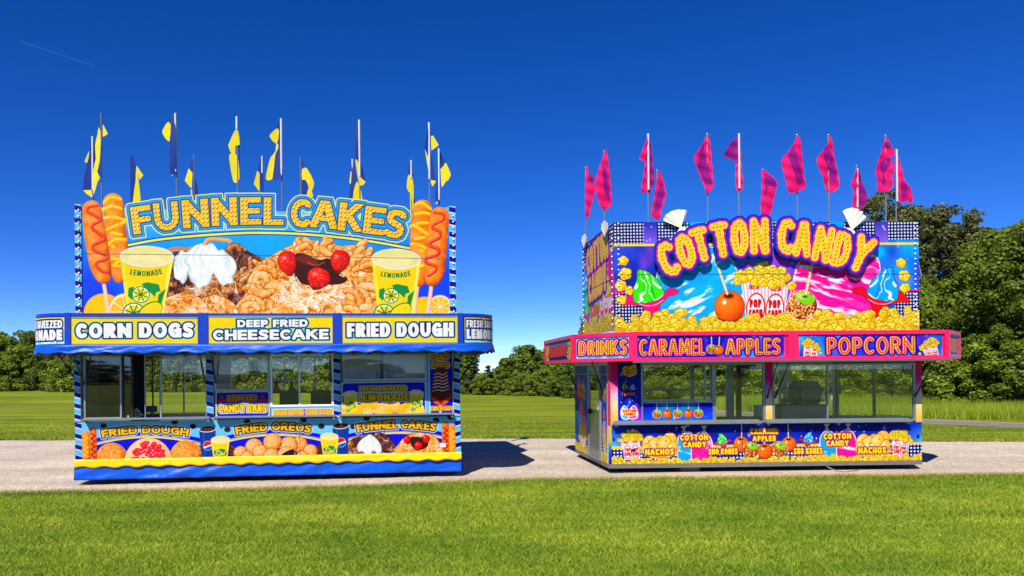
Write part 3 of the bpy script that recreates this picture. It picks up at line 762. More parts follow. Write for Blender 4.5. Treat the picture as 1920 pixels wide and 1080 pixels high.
def art_lower_blue(fr, rect, v):
    a = Art.photo(fr, *rect, v, res=2.4, base=(126, 204, 255))
    for xc in (270, 511, 741):
        P = [(xc + t * 118, 801 + 17 * t * t) for t in np.linspace(-1, 1, 13)] + [(xc + 118, 870), (xc - 118, 870)]
        a.poly(P, (34, 40, 214))
        a.line([(xc + t * 112, 808 + 17 * t * t) for t in np.linspace(-1, 1, 13)], 1.4, (190, 190, 200)); a.line([(xc + t * 112, 810.5 + 18 * t * t) for t in np.linspace(-1, 1, 13)], 3.2, (250, 228, 50))
    for x, y in ((192.5, 788.5), (326, 783), (360, 792), (424.6, 799), (462, 785), (567.6, 783.5), (601, 795.5), (686, 782), (661, 797), (816, 788), (843, 782)):
        a.ell(x, y, 6.2, 5.2, (62, 44, 40)); a.ell(x, y, 4.4, 3.6, (44, 30, 28))
    # fried dough
    def dough(x, y, rx, ry, s_): a.ball(x, y, rx, ry, (150, 66, 14), (228, 128, 48), (250, 178, 104), nz=1.3, ns=.42, edge=(252, 210, 150))
    dough(207, 851, 29.5, 30, 1); dough(347, 851, 31, 33, 2)
    a.ball(275.5, 858, 45, 46, (214, 140, 70), (250, 196, 130), (255, 222, 170), nz=.3, ns=.4)
    g = np.random.default_rng(5)
    for k in range(120):
        t, q = g.uniform(3.14, 6.283), math.sqrt(g.random()); x, y = 277 + math.cos(t) * q * 33, 862 + math.sin(t) * q * 42
        a.ball(x, y, g.uniform(3, 5), g.uniform(2.6, 4.4), (150, 0, 16), (226, 20, 50), (255, 110, 120))
    for k in range(26):
        t, q = g.uniform(3.2, 6.2), math.sqrt(g.random()); x, y = 277 + math.cos(t) * q * 30, 860 + math.sin(t) * q * 40
        a.line([(x, y), (x + g.uniform(-4, 4), y + g.uniform(1, 4))], 1.1, (255, 214, 216))
    # battered cookies
    a.poly([(428, 826), (452, 840), (456, 856), (424, 856)], (66, 34, 24)); a.poly([(584, 842), (602, 826), (602, 856), (586, 856)], (80, 44, 30))
    for x in range(3): a.line([(430, 830 + x * 7), (450, 842 + x * 6)], 1.2, (150, 90, 60))
    for i, (x, y, r) in enumerate([(558.5, 829, 15), (474, 832, 16), (539, 830.5, 17), (579.6, 841.7, 13), (448.8, 843, 13), (485, 842, 14), (509, 823.5, 17), (461, 852, 12), (507, 850, 15), (565, 853, 12), (534.6, 849, 17)]):
        a.ball(x, y, r, r * .95, (150, 64, 10), (240, 152, 72), (255, 206, 150), nz=.9, ns=.6, edge=(150, 80, 30))
    a.poly([(524, 850), (532, 843), (546, 838), (550, 844), (544, 852), (530, 854)], (40, 24, 20), sm=3)
    # funnel cakes
    a.poly([(640, 858), (650, 826), (690, 812), (720, 814), (738, 832), (744, 858)], (70, 30, 18)); dough_tex(a, [(640, 866), (648, 828), (690, 811), (718, 812), (738, 834), (744, 866)], 6, ((60, 20, 8), (176, 96, 44), (244, 186, 128)), sugar=.45, seed=12, dark=.6)
    reg = [(732, 862), (745, 832), (764, 814), (790, 811), (812, 818), (826, 838), (830, 862)]
    dough_tex(a, reg, 7, ((168, 70, 14), (246, 158, 74), (255, 216, 156)), sugar=.5, seed=13)
    a.poly([(766, 820), (776, 818), (796, 822), (800, 836), (780, 844), (768, 832)], (60, 18, 14), sm=3)
    berry(a, 761.6, 824, 6.5, 7.5, -10); berry(a, 797, 823.5, 6.5, 7.5, 10); berry(a, 782, 835.5, 8, 7.5, 20)
    cream_tex(a, [(668, 832), (676, 822), (684, 816), (691, 812.5), (698, 816), (706, 824), (712, 834), (712, 846), (704, 848), (698, 842), (692, 849), (682, 848), (676, 842), (670, 845)], 7, .45)
    # corn dogs at both ends
    for fl, xk, xm in ((1, 172.5, 158.5), (-1, 833.5, 846)):
        a.tube([(xk, 797), (xk, 846)], 6.8, (150, 40, 8), (228, 92, 30), (250, 140, 80), sm=0, nz=.4)
        a.tube([(xm, 803), (xm, 846)], 6.6, (160, 60, 10), (240, 120, 40), (255, 170, 100), sm=0, nz=.4)
        a.line([(xk + (3.4 if i % 2 else -3.4), 802 + i * 5.0) for i in range(10)], 2.2, (150, 14, 10), sm=3)
        a.line([(xm + (4.6 if i % 2 else -4.6), 806 + i * 4.4) for i in range(10)], 1.6, (255, 214, 50), sm=2)
    soda_cup(a, 371.5, 403, 793, 856, 387.5); soda_cup(a, 621.5, 653, 791, 854, 637.5)
    lemon_cup(a, (411, 817.5, 18, 7, -2), (393.5, 819), (428.5, 819), (398, 856), (423, 856), s=.35, word=False)
    lemon_cup(a, (615.5, 815, 17.5, 7, 2), (598.5, 816), (632.5, 816), (604, 855), (628, 855), s=.35, word=False)
    lay = [(3.3, (250, 250, 246)), (2.2, (26, 80, 140)), (1.1, (24, 22, 30)), (0, (255, 190, 10))]
    a.text(row('FRIED DOUGH', 188.5, 352, 789.5, 804, arc=7), 2.35, lay)
    a.text(row('FRIED OREOS', 439.5, 582, 787.5, 803, arc=7, slope=-.012), 2.35, lay)
    a.text(row('FUNNEL CAKES', 667, 816, 786.5, 802, arc=7), 2.3, lay)
    for (x0, x1) in ((130, 151.5), (852, 875)):
        k = a.sl(x0, 770, x1, 860)
        a.put(k, box_d(a.X[k], a.Y[k], x0, 770, x1, 862), stripes_fn(a.X[k], a.Y[k], 20.5, .3 if x0 < 300 else -.3))
    a.rect(608.5 + 214.5, 830.5, 834, 838.5, (236, 240, 244))
    a.line([(560, 800), (560, 860)], .8, (70, 60, 60)); a.line([(719, 800), (719, 812)], .8, (40, 40, 80)); a.rect(722, 813.5, 730, 817.5, (20, 24, 60), r=1)
    return a
def art_panel(fr, x0, x1, y0, y1, v, kind):
    u0, z1 = fr.loc(x0, y0, v); u1, z0 = fr.loc(x1, y1, v)
    a = Art.photo(fr, u0, u1, z0, z1, v, res=2.8, base=(116, 196, 252))
    O = [(2.6, (248, 240, 190)), (1.3, (40, 30, 60)), (0, (255, 186, 10))]
    if kind == 'bars':
        a.rect(404, 728, 504, 775.5, (244, 222, 110), r=5); a.rect(405.6, 729.6, 502.4, 774, (34, 34, 216), r=4)
        for x in (415.5, 491.5):
            a.poly([(x - 6, 741), (x - 4, 733), (x + 3, 732), (x + 6, 742)], (110, 50, 30)); a.ell(x, 738, 3, 2.4, (170, 90, 50)); a.poly([(x - 8, 748), (x - 7, 743), (x + 8, 743), (x + 9, 748)], (250, 60, 20))
        a.text(row('DEEP FRIED', 426, 481, 735.5, 745.5), 1.5, [(1.6, (250, 226, 120)), (.9, (40, 24, 24)), (0, (250, 150, 10))])
        a.text(row('CANDY BARS', 409, 499, 752, 766.5, arc=1), 1.8, [(2.4, (252, 246, 214)), (1.0, (90, 50, 20)), (0, (255, 218, 0))])
    elif kind == 'dipped':
        a.rect(509.5, 762, 624, 775.5, (246, 238, 190), r=2); a.rect(511, 763.4, 622.5, 774.4, (90, 60, 190), r=1.6)
        a.text(row('FRESH DIPPED CORN DOGS!', 511.5, 622, 764.6, 773), .85, [(1.0, (252, 238, 180)), (.5, (190, 90, 10)), (0, (255, 206, 20))])
    elif kind == 'lemon':
        a.rect(640.5, 714.5, 797.5, 776, (240, 222, 120), r=6); a.rect(642, 716, 796, 776, (34, 34, 216), r=5)
        g = np.random.default_rng(9)
        for k in range(34):
            x = 644 + (k * 37 % 34) / 34 * 150; y = 757 + abs(x - 718) * .05 + (k % 3) * 6; citrus(a, x, y, g.uniform(7, 9.5), k % 2 == 0)
        lemon_cup(a, (655, 735.5, 13, 5.6, -8), (643, 738), (667.5, 736), (648, 769), (667, 768), s=.3, word=False)
        lemon_cup(a, (781.5, 735.5, 12.8, 5.6, 8), (769.5, 736), (794, 738), (769, 768), (789, 769), s=.3, word=False)
        a.text(row('FRESH SQUEEZED', 674, 762.5, 722.5, 730.5), 1.3, [(2.0, (240, 226, 130)), (1.0, (40, 40, 50)), (0, (255, 206, 20))])
        a.text(row('LEMONADE', 670, 767, 736, 750), 2.2, [(2.8, (250, 244, 214)), (1.2, (70, 40, 20)), (0, (255, 196, 10))])
    else:
        a.rect(804.5, 658, 849.5, 776, (246, 226, 130), r=5); a.rect(806, 659.5, 848, 775, (34, 34, 200), r=4)
        for t, y0_, y1_ in (('FRIED', 663.5, 672.5), ('OR', 674.2, 678.8), ('DIPPED', 680.4, 689)):
            w = 16 if t != 'OR' else 5
            a.text(row(t, 826 - w, 826 + w, y0_, y1_, arc=1 if t == 'FRIED' else 0), 1.2, O)
        a.line([(824.5, 752), (824.5, 780)], 4, (250, 220, 190))
        a.poly([(815, 694), (826, 689), (837, 694), (842, 722), (845.5, 742), (838, 755), (826, 760), (813, 755), (807, 742), (810, 722)], (250, 90, 30), sm=4)
        a.poly([(815, 694), (826, 689), (837, 694), (842, 722), (845, 742), (834, 748), (826, 758), (818, 748), (807.5, 740), (810, 722)], (120, 44, 22), sm=4)
        for i in range(6): a.line([(814.5 - i * .7, 702 + i * 6.2), (822, 700 + i * 6.2), (830, 703 + i * 6), (838 + i * .6, 699 + i * 6)], 1.6, (226, 232, 238), sm=4)
        for i in range(4): a.line([(809, 730 + i * 5), (826, 736 + i * 4), (843, 729 + i * 5)], 1.0, (70, 20, 10), sm=4)
        a.rect(806, 761, 848, 770.5, (250, 236, 180), r=2); a.text(row('CHEESECAKE', 807, 847, 762, 769.6), 1.1, [(.7, (120, 60, 20)), (0, (255, 196, 30))])
    return a

# ------------------------------------------------------------------ prints of the pink trailer
COTTON = [('C', 1256.5, 493, 34, 62, -20), ('O', 1289, 478, 33, 62, -14), ('T', 1318, 466.5, 34, 60, -14), ('T', 1355.5, 458.5, 34, 62, -9), ('O', 1390.5, 454.6, 32, 65, -2), ('N', 1428, 452, 34, 64, 0),
          ('C', 1479, 454.8, 32, 63, 3), ('A', 1509.5, 459.7, 33, 63, 7), ('N', 1547.5, 469.4, 34, 64, 13), ('D', 1582, 480, 32, 62, 14), ('Y', 1619, 488.5, 38, 66, 24)]
COT_TH, COT_B = 6.4, 1.15
def cotton_field(X, Y):
    D = np.full(X.shape, 1e9)
    for L in COTTON: D = np.minimum(D, glyph_d(X, Y, L, COT_TH, COT_B, False))
    return D
def art_cotton_sign(fr, rect, v):
    a = Art.photo(fr, *rect, v, res=2.2, base=(22, 62, 196))
    a.text(COTTON, COT_TH, [(3.6, (255, 24, 118)), (.9, (255, 240, 150)), (-.3, (255, 208, 6))], bumps=COT_B, clip=False, dots=(7.6, 1.7, 0, (110, 70, 20), (236, 226, 214)))
    return a
def art_cotton(fr, rect, v):
    a = Art.photo(fr, *rect, v, res=2.2)
    a.all(nebula(a, 3, .02))
    stars(a, 1156, 470, 1726, 600, 70, 4, .9)
    dots(a, 1140, 415, 1740, 463, 5.9, 1.55)
    for x0, x1, c in ((1211, 1236, 1), (1298, 1325, 0), (1560, 1586, 0), (1645, 1668.5, 1)):
        k = a.sl(x0, 415, x1, 466)
        a.put(k, box_d(a.X[k], a.Y[k], x0, 410, x1, 467), (lerp3((60, 60, 190), (150, 110, 230), np.clip((a.Y[k] - 425) / 40, 0, 1)) if c else lerp3((60, 190, 250), (30, 90, 220), np.clip((a.Y[k] - 422) / 40, 0, 1))))
        stars(a, x0 + 2, 424, x1 - 2, 460, 4, int(x0), 1.1)
    a.line([(1140, 465), (1740, 471.5)], 4.2, (255, 226, 20))
    dots(a, 1140, 555, 1222, 640, 5.9, 1.55); dots(a, 1680, 559, 1740, 640, 5.9, 1.55)
    a.line([(1140, 553.5), (1200, 554)], 3.4, (244, 30, 130)); a.line([(1680, 558.5), (1740, 559)], 3.4, (244, 30, 130))
    candy_bag(a, [(1236, 520), (1255, 490), (1300, 470), (1360, 480), (1385, 520), (1398, 570), (1400, 640), (1228, 640)], (240, 250, 255), (0, 168, 255), (40, 190, 255), 2, -.45)
    candy_bag(a, [(1505, 500), (1560, 490), (1640, 492), (1652, 530), (1636, 580), (1628, 640), (1470, 640), (1486, 560)], (255, 240, 248), (255, 30, 150), (255, 90, 180), 7, .25)
    popcorn_box(a, (1392, 535), (1481, 545), (1470, 622), (1402, 622), kr=7.2, seed=5, overflow=.72)
    sno_kone(a, 1218.5, 545, 29, (72, 232, 44), (36, 190, 34), (255, 10, 130), (190, 0, 90), 1)
    sno_kone(a, 1657, 549, 29, (24, 172, 255), (0, 134, 240), (238, 14, 20), (150, 0, 10), -1)
    for x, y, r in ((1172, 495, 9), (1175, 519, 11), (1167, 541, 10), (1182, 551, 8), (1167, 568, 9), (1692, 507, 9), (1699, 531, 10.5), (1699, 554, 9)): kernel(a, x, y, r, int(x * 7 + y))
    top = lambda x: 603 - 8 * math.sin((x - 1150) * .021) ** 2 - (8 if 1245 < x < 1310 else 0) - (5 if x > 1700 else 0) + (4 if 1310 < x < 1340 else 0)
    kernels(a, 1140, 1740, 588, 632, 7.2, 6, top=top, n=290)
    caramel_apple(a, 1370, 584, 28, stick=((1350, 511), (1366, 560), 4.0))
    caramel_apple(a, 1506, 583, 28, nutty=True, seed=4, stick=((1526, 508), (1513, 562), 5.0))
    for x in range(1345, 1540, 13): kernel(a, x + (x % 5), 617 + (x * 7 % 9) * .7, 7.4, x)
    a.line([(1140, 520.5), (1440, 524), (1740, 529)], 1.0, (30, 20, 60), alpha=.85)
    return a
def art_cotton_side(w=225, h=175):
    a = Art.flat(w, h, 1.6)
    a.all(nebula(a, 9, .02))
    dots(a, 0, 0, w, 34, 6.5, 1.7); a.line([(0, 40), (w, 40)], 5, (255, 226, 20))
    candy_bag(a, [(8, 60), (60, 44), (96, 70), (100, 175), (4, 175)], (240, 250, 255), (0, 168, 255), (40, 190, 255), 2, -.45)
    candy_bag(a, [(130, 50), (180, 40), (216, 60), (220, 175), (124, 175)], (255, 240, 248), (255, 30, 150), (255, 90, 180), 7, .25)
    popcorn_box(a, (128, 112), (196, 106), (188, 176), (132, 176), kr=8, seed=15, overflow=.7)
    sno_kone(a, 38, 118, 19, (60, 222, 40), (24, 160, 30), (255, 10, 130), (190, 0, 90), 1)
    caramel_apple(a, 84, 138, 20, stick=((74, 84), (82, 122), 3.5)); caramel_apple(a, 116, 130, 15, nutty=True, stick=((120, 90), (118, 118), 3.5))
    kernels(a, 0, w, 152, h, 7.5, 31, n=110)
    T = row('COTTON', 34, 190, 18, 64, slope=-.10) + row('CANDY', 46, 178, 72, 116, slope=-.10)
    a.text(T, 5.2, [(9, (22, 62, 196)), (3.6, (255, 24, 118)), (.9, (255, 240, 150)), (-.2, (255, 208, 6))], bumps=1.05, clip=False, dots=(7.4, 1.7, 0, (110, 70, 20), (236, 226, 214)))
    a.line([(0, 92), (w, 92)], 1.2, (30, 20, 60))
    return a
BULBTXT = [(4.2, (26, 30, 170)), (1.5, (255, 60, 140)), (0, (255, 208, 90))]
def bulb_text(a, lets, th, k=1.0):
    th = th * .82
    a.text(lets, th, [(g * k, c) for g, c in BULBTXT], clip=False, dots=(3.9 * k, 1.5 * k, 0, (50, 0, 10), (240, 20, 30)))
def art_fascia(fr, px, v, kind):
    x0, x1, y0, y1 = px
    u0, z1 = fr.loc(x0, y0, v); u1, z0 = fr.loc(x1, y1, v)
    a = Art.photo(fr, u0, u1, z0, z1, v, res=2.6)
    a.all(nebula(a, 14 if kind == 'apples' else 22, .022, dark=(24, 30, 170), mid=(60, 80, 225), pink=(150, 90, 225)))
    stars(a, x0, y0, x1, y0 + 8, 12, 3, .8); stars(a, x0, y0, x1, y1, 12, 8, .7)
    if kind == 'apples':
        bulb_text(a, row('CARAMEL', 1199.5, 1323, 641.5, 673, slope=.003, gap=.12), 3.3); bulb_text(a, row('APPLES', 1361, 1464, 643, 674, slope=.003, gap=.12), 3.3)
        caramel_apple(a, 1334.5, 662.5, 9, nutty=True, stick=((1335, 638), (1335, 655), 1.6)); caramel_apple(a, 1348, 664.5, 9.2, stick=((1350, 639), (1348.5, 657), 1.6))
    else:
        bulb_text(a, row('POPCORN', 1551, 1716, 643.5, 676.5, slope=.004, gap=.17), 3.4)
        popcorn_box(a, (1508, 657), (1535, 666), (1534, 688), (1506, 688), kr=2.8, seed=8); popcorn_box(a, (1729, 668), (1757, 660), (1763, 690), (1738, 690), kr=2.8, seed=9)
        kernel(a, 1539, 674, 2.8, 5); kernel(a, 1725, 678, 2.8, 6)
    return a
def art_drinks(w=116, h=56):
    a = Art.flat(w, h, 2.6)
    a.all(lambda X, Y: lerp3((70, 180, 245), (170, 228, 255), np.clip(fbm(X * .08, Y * .08, 3) * 2.4 - .7, 0, 1)))
    bulb_text(a, row('DRINKS', 5, w - 4, 9, h - 9, gap=.16), 4.0)
    return a
def art_nachos_side(w=180, h=56):
    a = Art.flat(w, h, 2.0)
    a.all(lambda X, Y: lerp3((60, 170, 235), (24, 30, 130), np.clip(Y / h * 1.3, 0, 1)))
    for x0, x1 in ((4, 24), (w - 26, w - 4)):
        a.rect(x0, 0, x1, h, (196, 130, 20)); g = np.random.default_rng(int(x0))
        for k in range(16): a.ball(g.uniform(x0, x1), g.uniform(0, h), 5, 5, (150, 80, 6), (232, 170, 30), (255, 220, 90))
    a.text(row('NACHOS', 32, w - 34, 12, h - 12, gap=.1), 4.2, [(1.6, (250, 40, 40)), (0, (236, 90, 30))], clip=False, dots=(4.4, 1.4, 0, (60, 0, 10), (240, 20, 30)))
    return a
def nacho_heap(a, x0, x1, y0, y1, seed):
    g = np.random.default_rng(seed)
    w, h = x1 - x0, y1 - y0
    for fx, fy, r in ((.2, .42, .22), (.5, .40, .2), (.76, .34, .24), (.36, .5, .22), (.62, .46, .24), (.85, .56, .16), (.12, .6, .14)):
        a.ball(x0 + w * fx, y0 + h * fy, w * r * .85, h * r * 1.5, (236, 140, 20), (252, 186, 70), (255, 222, 140), rot=20, nz=.7, ns=.25, edge=(190, 90, 10))
    for k in range(6): a.ell(x0 + w * (.2 + .12 * k), y0 + h * (.3 + .07 * (k * 3 % 4)), 1.8, 1.4, [(120, 150, 40), (252, 250, 225)][k % 2])
    a.poly([(x0, y0 + h * .62), (x0 + w * .5, y0 + h * .72), (x1, y0 + h * .6), (x1 - w * .06, y0 + h * .86), (x0 + w * .5, y1), (x0 + w * .06, y0 + h * .84)], (242, 150, 40), sm=3)
    a.line([(x0, y0 + h * .66), (x0 + w * .3, y0 + h * .94), (x0 + w * .6, y1), (x1, y0 + h * .7)], 1.3, (255, 236, 180), sm=4)
def art_lower_pink(fr, rect, v):
    a = Art.photo(fr, *rect, v, res=2.5)
    def f(X, Y):
        c = lerp3((26, 30, 140), (64, 84, 236), np.clip((Y - 806) / 50 + (fbm(X * .03, Y * .05, 4) - .5) * .9, 0, 1))
        e = np.clip(np.maximum(1185 - X, X - 1690) / 40, 0, 1)[..., None]
        return c * (1 - e) + lerp3((40, 70, 220), (110, 200, 255), np.clip((Y - 806) / 36, 0, 1)) * e
    a.all(f)
    a.line([(1130, 845), (1740, 847)], 5.5, (255, 212, 20)); dots(a, 1130, 848, 1740, 885, 6.4, 1.6, bg_=(20, 26, 120))
    stars(a, 1210, 808, 1670, 840, 22, 6, 1.0)
    for x in (1322, 1541): candy_bag(a, [(x - 53, 832), (x - 42, 821), (x - 30, 819), (x - 22, 830), (x - 20, 850), (x - 26, 880), (x - 50, 880)] if x < 1400 else [(1536, 838), (1542, 824), (1550, 819), (1562, 828), (1569, 848), (1566, 880), (1540, 880)], (244, 250, 255), (20, 170, 250), (50, 180, 255), 3, .3)
    candy_bag(a, [(1296, 840), (1303, 824), (1314, 819), (1326, 824), (1333, 842), (1330, 862), (1318, 876), (1296, 870)], (255, 236, 246), (255, 40, 150), (255, 80, 170), 8, .4)
    candy_bag(a, [(1568, 842), (1575, 824), (1588, 819), (1598, 826), (1603, 846), (1602, 872), (1570, 876)], (255, 236, 246), (255, 40, 150), (255, 80, 170), 8, .4)
    for x in (1280.5, 1318.5, 1548.5, 1588.5): a.poly([(x - 6, 806.5), (x + 6, 806.5), (x + 1, 813.5), (x + 5, 818.5), (x - 5, 818.5), (x - 1, 813.5)], (206, 210, 200))
    sno_kone(a, 1352.5, 832, 9.2, (60, 222, 40), (24, 160, 30), (255, 20, 140), (190, 0, 90), 1, base=.6); sno_kone(a, 1513.5, 832, 9.2, (20, 166, 250), (0, 110, 220), (238, 14, 20), (150, 0, 10), -1, base=.6)
    nacho_heap(a, 1201, 1268.5, 819, 867, 1); nacho_heap(a, 1602, 1667, 822, 872, 2)
    caramel_apple(a, 1387.5, 842.5, 14, stick=((1389, 804), (1388.5, 831), 1.6)); caramel_apple(a, 1477, 844, 13.5, stick=((1476, 806), (1476, 832), 1.6))
    popcorn_box(a, (1161, 832), (1198, 829), (1198, 868), (1169, 868), kr=3.6, seed=21, overflow=.85); popcorn_box(a, (1670, 834), (1704, 842), (1698, 872), (1671, 870), kr=3.6, seed=23, overflow=.95)
    top = lambda x: 867 + 2.2 * math.sin(x * .06) - (3 if x < 1200 or x > 1690 else 0)
    kernels(a, 1130, 1740, 860, 884, 3.2, 41, top=top, n=560)
    caramel_apple(a, 1405.5, 853, 15, nutty=True, seed=3); caramel_apple(a, 1458, 853, 15, nutty=True, seed=5); caramel_apple(a, 1432, 856, 13.5, stick=((1430.5, 838), (1431, 843), 1.8))
    lay = [(2.0, (110, 20, 150)), (.9, (190, 70, 30)), (0, (255, 226, 70))]
    a.text(row('NACHOS', 1207, 1261, 848.5, 859.5, gap=.12), 1.55, lay, clip=False); a.text(row('NACHOS', 1606.5, 1659, 852, 863.5, gap=.12), 1.55, lay, clip=False)
    for x0, x1, x2, x3, d in ((1273, 1326, 1278, 1322, 0), (1542, 1594, 1547, 1589, 2)):
        a.text(row('COTTON', x0, x1, 823 + d, 833.5 + d, gap=.12), 1.45, lay, clip=False); a.text(row('CANDY', x2, x3, 836.5 + d, 846.5 + d, gap=.12), 1.45, lay, clip=False)
    a.text(row('SNO KONES', 1326, 1380.5, 850, 860.5, gap=.12), 1.35, lay, clip=False); a.text(row('SNO KONES', 1485.5, 1539.5, 851.5, 862.5, gap=.12), 1.35, lay, clip=False)
    a.text(row('CARAMEL', 1404.5, 1457, 814, 824, gap=.12), 1.4, lay, clip=False); a.text(row('APPLES', 1409, 1452.5, 827.5, 837, gap=.12), 1.4, lay, clip=False)
    a.rect(1180, 848.5, 1188.5, 853, (20, 20, 24)); a.rect(1146.5, 825.5, 1151, 833, (40, 70, 90), r=1); a.rect(1716.5, 829.5, 1722, 837, (30, 50, 60), r=1)
    a.line([(1390, 806), (1390, 880)], .7, (30, 30, 60)); a.line([(1390, 855.5), (1740, 857)], .6, (40, 30, 60), alpha=.6)
    return a
def art_small(fr, x0, x1, y0, y1, v, kind):
    u0, z1 = fr.loc(x0, y0, v); u1, z0 = fr.loc(x1, y1, v)
    a = Art.photo(fr, u0, u1, z0, z1, v, res=2.8)
    if kind == 'five':
        a.all(lambda X, Y: lerp3((26, 40, 190), (60, 90, 240), np.clip((Y - 764) / 26, 0, 1)))
        for x in (1249, 1289): a.ell(x, 770, 18, 24, (30, 170, 220), alpha=.7, soft=14)
        stars(a, 1208, 768, 1334, 792, 10, 5, .9)
        for i, x in enumerate((1230.6, 1249.6, 1269.3, 1289.5, 1308.5)):
            a.line([(x, 758), (x, 778)], 1.7, (214, 220, 226)); caramel_apple(a, x, 783, 8, nutty=i % 2 == 0, seed=i)
    else:
        a.all(lambda X, Y: lerp3((24, 30, 130), (50, 60, 220), np.clip((Y - 690) / 100 + .3 * (fbm(X * .05, Y * .03, 3) - .5), 0, 1)))
        a.ell(1196, 795, 10, 18, (220, 40, 220), alpha=.8, soft=14); stars(a, 1160, 705, 1198, 800, 18, 2, .8)
        nacho_heap(a, 1167, 1194, 690, 712, 7); a.text(row('NACHOS', 1169, 1192, 699, 704.5), .8, [(.8, (60, 20, 10)), (0, (250, 210, 60))], clip=False)
        sno_kone(a, 1171, 731, 5.2, (60, 222, 40), (24, 160, 30), (220, 20, 40), (150, 0, 40), 1, base=.1); sno_kone(a, 1185, 733, 5.2, (20, 166, 250), (0, 110, 220), (220, 20, 40), (150, 0, 10), -1, base=.1)
        a.text(row('SNO KONES', 1165.5, 1190.5, 743.5, 748.5), .65, [(.5, (120, 30, 20)), (0, (255, 130, 50))], clip=False)
        candy_bag(a, [(1163.5, 779), (1169, 769), (1175, 776), (1177, 792), (1166, 792)], (240, 250, 255), (60, 170, 250), (120, 210, 255), 3); candy_bag(a, [(1178, 780), (1187, 769), (1193, 778), (1192.5, 791), (1179, 792)], (255, 240, 250), (255, 60, 160), (255, 110, 180), 8)
        a.text(row('COTTON', 1166, 1192.5, 776, 781), .8, [(.7, (250, 230, 120)), (0, (230, 40, 40))], clip=False); a.text(row('CANDY', 1168, 1190.5, 782, 787), .8, [(.7, (250, 230, 120)), (0, (230, 40, 40))], clip=False)
    return a
def art_side_panel(w=70, h=170, seed=1, lead=False):
    """tall print on the trailer's end wall: cone, cherries, candy bag and a popcorn box"""
    a = Art.flat(w, h, 2.2)
    a.all(lambda X, Y: lerp3((24, 36, 110), (60, 90, 210), np.clip(fbm(X * .04, Y * .03, seed) * 1.6 - .2, 0, 1)))
    stars(a, 4, 6, w - 4, h * .8, 14, seed, .8)
    a.line([(0, 16), (w, 16)], 2.4, (214, 160, 30)); a.rect(0, 0, w, 14, (60, 110, 170))
    caramel_apple(a, w * .36, 46, w * .2, stick=((w * .3, 22), (w * .35, 34), 2.2)); caramel_apple(a, w * .64, 52, w * .19, nutty=True, seed=seed, stick=((w * .7, 26), (w * .65, 40), 2.2))
    sno_kone(a, w * .5, 84, w * .15, (240, 60, 70), (200, 10, 40), (226, 20, 40), (150, 0, 10), 1, base=.3); candy_bag(a, [(w * .22, 112), (w * .42, 98), (w * .52, 112), (w * .5, 138), (w * .26, 138)], (240, 250, 255), (60, 170, 250), (120, 210, 255), 3); candy_bag(a, [(w * .54, 112), (w * .7, 98), (w * .84, 112), (w * .8, 138), (w * .54, 138)], (255, 240, 250), (255, 60, 160), (255, 110, 180), 8)
    a.text(row('COTTON', w * .18, w * .84, 113, 120), 1.2, [(1.2, (250, 230, 120)), (0, (240, 90, 20))], clip=False); a.text(row('CANDY', w * .24, w * .78, 124, 131), 1.2, [(1.2, (250, 230, 120)), (0, (240, 90, 20))], clip=False)
    dots(a, 0, 136, w, h, 6.0, 1.4, bg_=(20, 26, 90))
    if lead:
        k = a.sl(0, 90, w * .4, h); a.put(k, box_d(a.X[k], a.Y[k], 0, 90, w * .3, h), lerp3((40, 190, 250), (30, 60, 220), np.clip((a.Y[k] - 100) / 60, 0, 1)))
    popcorn_box(a, (w * .34, 142), (w * .82, 140), (w * .74, 168), (w * .4, 168), kr=3.4, seed=seed + 4, word=False)
    kernels(a, 0, w, 154, h, 3.6, seed + 60, n=70)
    return a
# ------------------------------------------------------------------ materials
def nt(m): return m.node_tree.nodes, m.node_tree.links
def rgb(c): # 0-255 display colour -> linear
    return tuple((v / 255 / 12.92) if v / 255 <= .04045 else ((v / 255 + .055) / 1.055) ** 2.4 for v in c) + (1,)
def mat(name, col, rough=.5, metal=0.0, var=.12, scale=6.0, bump=0.0, bscale=60.0, spec=.5, coat=0.0, linear=False):
    m = bpy.data.materials.new(name); m.use_nodes = True
    n, l = nt(m); b = n['Principled BSDF']
    c = (tuple(col) + (1,)) if linear else rgb(col)
    tc = n.new('ShaderNodeTexCoord')
    t = n.new('ShaderNodeTexNoise'); t.inputs['Scale'].default_value = scale; t.inputs['Detail'].default_value = 6; t.inputs['Roughness'].default_value = .65
    l.new(tc.outputs['Object'], t.inputs['Vector'])
    mx = n.new('ShaderNodeMix'); mx.data_type = 'RGBA'
    mx.inputs[6].default_value = tuple(v * (1 - var) for v in c[:3]) + (1,); mx.inputs[7].default_value = tuple(min(1, v * (1 + var)) for v in c[:3]) + (1,)
    l.new(t.outputs['Fac'], mx.inputs[0]); l.new(mx.outputs[2], b.inputs['Base Color'])
    mr = n.new('ShaderNodeMapRange'); mr.inputs['To Min'].default_value = max(.02, rough - .08); mr.inputs['To Max'].default_value = min(1, rough + .08)
    l.new(t.outputs['Fac'], mr.inputs['Value']); l.new(mr.outputs[0], b.inputs['Roughness'])
    b.inputs['Metallic'].default_value = metal; b.inputs['Specular IOR Level'].default_value = spec; b.inputs['Coat Weight'].default_value = coat
    if bump:
        t2 = n.new('ShaderNodeTexNoise'); t2.inputs['Scale'].default_value = bscale; t2.inputs['Detail'].default_value = 5
        l.new(tc.outputs['Object'], t2.inputs['Vector'])
        bp = n.new('ShaderNodeBump'); bp.inputs['Strength'].default_value = bump; bp.inputs['Distance'].default_value = .02
        l.new(t2.outputs['Fac'], bp.inputs['Height']); l.new(bp.outputs[0], b.inputs['Normal'])
    return m
